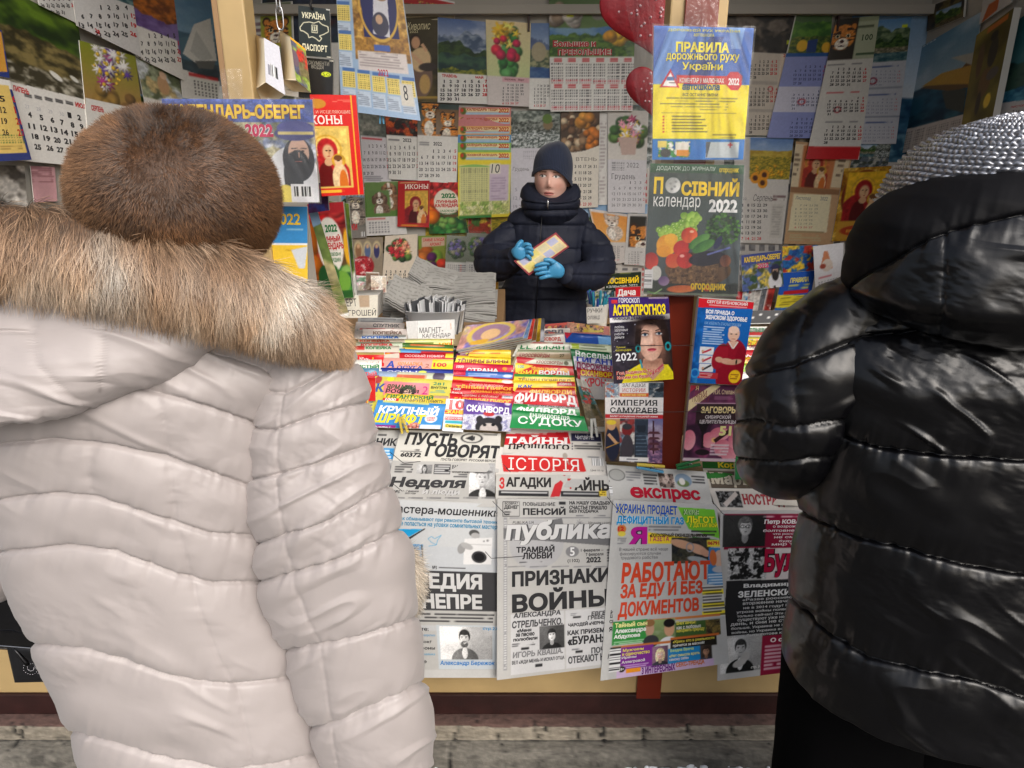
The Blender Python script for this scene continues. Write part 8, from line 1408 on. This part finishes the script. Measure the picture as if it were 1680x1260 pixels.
# knitted silver hat
hc2=unY(np.array(1664.),np.array(343.),.955);nu,nv=560,240;u,v=np.meshgrid(np.linspace(0,2*np.pi,nu,endpoint=False),np.linspace(-.5,1.5,nv));row=(v+.10*np.sin(u+2.2)+.035*(fbm(u*4,v*4,2,2)-.5))*17;st=86*np.cos(np.clip(v,-.3,1.35))**.0
d=np.abs(np.sin(row*np.pi))**.7;ph=u*46+2.2*(fbm(u*9,v*14,2,5)-.5)+np.where(np.floor(row) % 2==0,.9,-.9)*(row % 1-.5)*2.2;k_=np.abs(np.sin(ph))**.6;h=.0055*d*(.35+.65*k_)*(.8+.4*fbm(u*30,v*30,2,3));lump=.006*(fbm(u*3,v*3,3,6)-.5)
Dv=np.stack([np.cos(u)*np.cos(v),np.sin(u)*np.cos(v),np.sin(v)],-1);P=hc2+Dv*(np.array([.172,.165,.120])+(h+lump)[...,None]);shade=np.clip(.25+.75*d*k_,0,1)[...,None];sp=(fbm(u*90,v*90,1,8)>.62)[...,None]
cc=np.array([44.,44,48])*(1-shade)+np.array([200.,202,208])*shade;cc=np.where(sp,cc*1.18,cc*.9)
V,F=closed(P);mesh_obj('knit_hat',V,F,'silver_knit',pb,col=lin(np.clip(cc,0,255).reshape(-1,3)))
# black trousers below the hem
ys=np.linspace(1060,1300,120)
for x0,x1 in ((1287,1500),(1470,1690)):
 P=ring_loft(ys,ycurve([(1060,x0+6),(1120,x0),(1200,x0-8),(1300,x0-18)]),ycurve([(1060,x1+30),(1120,x1+20),(1200,x1+6),(1300,x1)]),ycurve([(1060,1.0),(1300,1.0)]),ycurve([(1060,.10),(1300,.09)]),80,sm=9);N=grid_normals(P);X,Y=proj(P);P=P+N*(.006*(fbm(X/40,Y/60,3,4)-.5))[...,None]
 zb=P[-1,:,2].mean();tail=[P[-1]*[1,1,0]+[0,0,z] for z in np.linspace(zb,.06,12)[1:]];P=np.concatenate([P,np.array(tail)]);V,F=closed(P);mesh_obj('trouser_leg',V,F,'trouser_black',pb)
# ================= the seller behind the counter
VY=3.2;hcv=unY(np.array(905.),np.array(293.),VY);nth=180
th=np.linspace(0,2*np.pi,nth,endpoint=False);rows=[];cols=[]
def face_row(z):
 # half width and depth of the head at height z (relative to eye level), metres
 hw=np.interp(z,[-.125,-.11,-.085,-.05,0,.05,.09,.115,.128],[.022,.040,.055,.066,.073,.075,.064,.040,.006]);dp=np.interp(z,[-.125,-.11,-.085,-.05,0,.05,.09,.115,.128],[.05,.075,.088,.092,.095,.097,.085,.055,.008]);return hw*(1.07 if z<.05 else 1.0),dp
zs=np.concatenate([np.linspace(.128,-.118,170)])
for z in zs:
 hw,dp=face_row(z);x=hw*np.cos(th);y=-dp*np.sin(th)*np.where(np.sin(th)>0,1,1.0)+.012*float(np.clip((-.03-z)/.07,0,1));fr=np.clip(np.sin(th),0,1);G=lambda cx,cz,sx,sz: np.exp(-((x-cx)/sx)**2-((z-cz)/sz)**2)*(fr>.05)
 y=y-.014*G(0,-.034,.011,.016)-.008*G(0,-.012,.008,.022)-.004*G(.012,-.042,.008,.008)-.004*G(-.012,-.042,.008,.008)+.008*G(.031,.003,.017,.012)+.008*G(-.031,.003,.017,.012)-.005*G(.0305,.0,.011,.008)-.005*G(-.0305,.0,.011,.008)-.004*G(.04,-.04,.022,.02)-.004*G(-.04,-.04,.022,.02)
 y=y-.005*G(0,-.068,.022,.006)-.005*G(0,-.079,.019,.006)+.003*G(0,-.0735,.024,.0022)-.005*G(0,-.105,.02,.014)-.004*G(0,.024,.04,.010)
 c=np.tile(np.array([224.,180,164]),(nth,1));f=fr>.05
 def pt(m,col): c[:]=c*(1-m[:,None])+np.array(col,float)*m[:,None]
 pt(.35*G(.042,-.038,.02,.02)+.35*G(-.042,-.038,.02,.02)+.3*G(0,-.04,.012,.012),(206,130,112));pt(.5*G(.031,.004,.02,.010)+.5*G(-.031,.004,.02,.010),(170,118,98))
 for sx in (-1,1):
  e=np.hypot((x-sx*.0305)/.0135,(z-.001)/.0058);pt((e<1)*f,(224,220,216));pt((np.hypot(x-sx*.0305+.003,z-.001)<.0052)*(e<1)*f,(66,72,70));pt((np.hypot(x-sx*.0305+.003,z-.001)<.0024)*(e<1)*f,(18,18,20));pt(((e>.92) & (e<1.3) & (z>.0005))*f*.9,(74,50,42));pt((np.abs(z-.0205+.25*np.abs(x-sx*.028)**1.0*.5)<.0028)*(np.abs(x-sx*.032)<.018)*f*.8,(110,80,62))
 pt((np.hypot(x/.023,(z+.0735)/.0095)<1)*f*.8,(182,104,98));pt((np.abs(z+.0735)<.0014)*(np.abs(x)<.021)*f,(110,54,52));pt((np.hypot((np.abs(x)-.006)/.003,(z+.046)/.002)<1)*f*.8,(120,74,62))
 rows.append(np.stack([x,y,np.full(nth,z)],1));cols.append(c)
for z,a,b,dy in ((-.13,.05,.06,.02),(-.16,.052,.058,.025),(-.20,.07,.065,.03),(-.24,.14,.085,.04),(-.30,.17,.10,.045),(-.5,.15,.10,.045),(-.7,.16,.11,.045),(-.95,.15,.10,.045),(-1.2,.13,.09,.045),(-1.46,.12,.09,.045)):
 rows.append(np.stack([a*np.cos(th),-b*np.sin(th)+dy,np.full(nth,z)],1));cols.append(np.tile(np.array([206.,158,134]),(nth,1)))
P=np.array(rows);rot=Matrix.Rotation(R(-9),3,'Z') @ Matrix.Rotation(R(3),3,'Y');hm=np.array(rot);nh=len(zs);P[:nh]=P[:nh] @ hm.T;P=P+hcv+np.array([0,0,.010])
V,F=closed(P);seller=mesh_obj('person',V,F,'skin',None,col=lin(np.clip(np.concatenate(cols),0,255)));tag(seller,'seller facing out in navy hat and jacket, holding a folded booklet in blue gloves','person')
for sx in (-1,1):
 c=hcv+np.array([sx*.072+.006,.02,-.005]);n=20;a=np.linspace(0,2*np.pi,n,endpoint=False);V,F=tube(np.stack([c[0]+.006*np.cos(a),c[1]+.014*np.cos(a),c[2]+.027*np.sin(a)],1),.0065,8,False);mesh_obj('ear',V,F,'skin',seller,col=np.tile(lin(np.array([208.,150,128])),(len(V),1)))
# knitted hat: ribbed, pulled over the ears
u=np.linspace(0,2*np.pi,260,endpoint=False);rows=[];cc=[]
edge=lambda u: -.008+.040*np.clip(np.sin(u),0,1)**1.5-.030*np.clip(np.cos(u),0,1)**2
for t in np.linspace(0,1,90):
 ez=edge(u);z=ez+(.150-ez)*t;rr_=np.sqrt(np.clip(1-(np.clip(t-.25,0,1)/.76)**2.6,0,1));rib=.0030*np.abs(np.sin(u*36))*(1-.5*t);f=1.10*rr_;rows.append(np.stack([(.080*f+rib*rr_+.004*(t<.12))*np.cos(u)+.004*t,-(.103*f+rib*rr_+.004*(t<.12))*np.sin(u),z+.004*np.cos(u)*t],1));cc.append(np.outer(.75+.5*np.abs(np.sin(u*36)),np.array([24.,34,56])))
P=np.array(rows)[::-1] @ hm.T+hcv+np.array([0.003,0.002,.010]);V,F=closed(P);mesh_obj('knit_hat',V,F,'navy_knit',seller,col=lin(np.concatenate(cc[::-1])))
# jacket
ys=np.linspace(338,640,340);P=ring_loft(ys,ycurve([(338,862),(345,842),(358,832),(380,836),(420,838),(460,830),(500,818),(540,806),(640,800)]),ycurve([(338,940),(345,958),(358,966),(380,964),(420,962),(460,960),(500,962),(540,966),(640,966)]),ycurve([(338,3.25),(640,3.25)]),ycurve([(338,.07),(360,.11),(420,.13),(520,.15),(640,.15)]),240,sm=15)
P=puff(P,[[(700,300),(1100,300)],[(700,368),(1100,372)],[(700,408),(1100,410)],[(700,452),(1100,452)],[(700,492),(1100,494)],[(700,530),(1100,530)],[(700,580),(1100,580)],[(700,700),(1100,700)]],.005,.007,61,scale=.5,creases=[([(888,350),(884,420),(880,540)],.006,3)]);V,F=closed(P);jk=mesh_obj('jacket',V,F,'navy_cloth',seller)
keep_=tube_obj('zip',[unY(np.array(x),np.array(y),3.092) for x,y in ((889.,352.),(886.,400.),(882.,460.),(879.,525.))],.0022,'dark_metal',jk)
ys=np.linspace(303,362,110);P=ring_loft(ys,ycurve([(303,868),(310,860),(322,855),(338,857),(350,862),(362,874)]),ycurve([(303,944),(310,948),(322,951),(338,950),(350,946),(362,934)]),ycurve([(303,3.21),(362,3.22)]),ycurve([(303,.088),(318,.112),(335,.128),(350,.125),(362,.09)]),200,sm=7)
P=puff(P,[[(700,260),(1100,260)],[(700,322),(900,328),(1100,318)],[(700,341),(900,346),(1100,340)],[(700,400),(1100,400)]],.011,.008,66,scale=.5);fr_=np.clip(np.sin(np.linspace(0,2*np.pi,200,endpoint=False)),0,1)**1.2;P[...,2]-=.062*fr_[None]*np.clip(1-np.arange(110)[:,None]/60,0,1);V,F=closed(P,True,True);mesh_obj('collar',V,F,'navy_cloth',jk)
tube_obj('zip_pull',[unY(np.array(899.),np.array(y),3.06) for y in (327.,333.,338.,344.)],[.004,.005,.005,.003],'steel',jk)
def arm(ctrl,seed,lines):
 P=tube_loft(ctrl,200,90);P=puff(P,lines,.004,.008,seed,scale=.5);V,F=closed(P);return mesh_obj('sleeve',V,F,'navy_cloth',jk)
gl=lambda: [[(700,280),(1100,280)],[(700,372),(1100,372)],[(700,398),(1100,400)],[(700,424),(1100,428)],[(700,450),(1100,452)],[(700,520),(1100,520)]]
arm([(856,374,3.25,.05),(838,384,3.24,.066),(816,404,3.2,.072),(803,425,3.14,.078),(806,438,3.06,.074),(824,436,2.99,.064),(842,426,2.93,.050),(850,421,2.88,.042)],71,gl());arm([(944,374,3.25,.05),(962,384,3.24,.066),(978,407,3.2,.074),(984,432,3.14,.08),(974,450,3.06,.076),(954,455,2.99,.066),(934,452,2.92,.050),(925,449,2.87,.042)],72,gl())
# gloved hands: palm, four bent fingers, thumb from the side of the palm
def glove(wrist,palm,knuckles,fingers,thumb,Y0):
 pts=[];ed=[];rd=[]
 def add(x,y,dY,r_): pts.append(unY(np.array(float(x)),np.array(float(y)),Y0+dY));rd.append(r_);return len(pts)-1
 w_=add(*wrist,.02,.030);p_=add(*palm,.004,.033);ed.append((w_,p_))
 pr=[w_,p_]
 for k,f in enumerate(fingers):
  a=add(*knuckles[k],0,.0112);ed.append((p_,a));prev=a
  for j,(x,y,dY) in enumerate(f): b=add(x,y,dY,.0096-.0012*j);ed.append((prev,b));prev=b
 a=add(*thumb[0],-.004,.013);ed.append((p_,a));prev=a
 for j,(x,y,dY) in enumerate(thumb[1:]): b=add(x,y,dY,.011-.0015*j);ed.append((prev,b));prev=b
 V,F=skin_mesh(pts,ed,rd,2);return mesh_obj('glove',V,F,'blue_nitrile',seller)
glove((846,422),(852,414),[(857,405),(861,409),(864,414),(864,419)],[[(862,400,-.012),(868,401,-.02),(871,405,-.012)],[(867,405,-.016),(872,408,-.02),(874,412,-.01)],[(869,412,-.018),(873,416,-.018),(874,420,-.008)],[(867,420,-.014),(870,424,-.012),(870,427,-.004)]],[(848,406),(852,399,-.004),(858,395,0.01)],2.85)
glove((926,450),(912,444),[(902,433),(900,439),(900,446),(903,452)],[[(892,432,-.014),(884,434,-.016),(877,437,-.008)],[(890,440,-.016),(882,442,-.018),(876,444,-.008)],[(891,447,-.015),(884,449,-.016),(878,450,-.006)],[(895,454,-.012),(889,456,-.012),(884,457,-.004)]],[(910,432),(901,426,-.012),(891,427,-.014)],2.835)
def d(s):
 s.rect(830,370,945,460,(150,60,70));q=[(847,429),(911,385),(931,404),(868,448)];s.poly(q,(226,206,150));
 for a in (.25,.5,.75):
  for k in range(2): x=850+61*a+(4.5 if k else 0)-2;y=429-40*a+(4 if k else 0);s.poly([(x-5,y+2),(x+6,y-5),(x+11,y+0),(x,y+7)],((180,180,206),(226,214,110))[k]) if False else None
 for i in range(4):
  for j in range(2):
   u0,u1,v0,v1=.04+i*.235,.24+i*.235,.06+j*.47,.46+j*.47;pt=lambda u,v: (q[0][0]*(1-u)*(1-v)+q[1][0]*u*(1-v)+q[2][0]*u*v+q[3][0]*(1-u)*v,q[0][1]*(1-u)*(1-v)+q[1][1]*u*(1-v)+q[2][1]*u*v+q[3][1]*(1-u)*v)
   s.poly([pt(u0,v0),pt(u1,v0),pt(u1,v1),pt(u0,v1)],(176,178,206) if (i+j) % 3==0 else (222,206,120) if (i+j) % 2 else (206,196,160))
o=Sheet([(843,428),(912,381),(934,405),(868,452)],.7,5,(150,60,70));d(o);bk=o.build('folded_booklet',Plane((0,2.85,1.2),(0,-1,.25)),.0,.006,'cover_print',lambda u,v: .012*np.sin(v*3.1));tag(bk,'folded calendar booklet with cream squares held in the seller gloved hands','booklet')
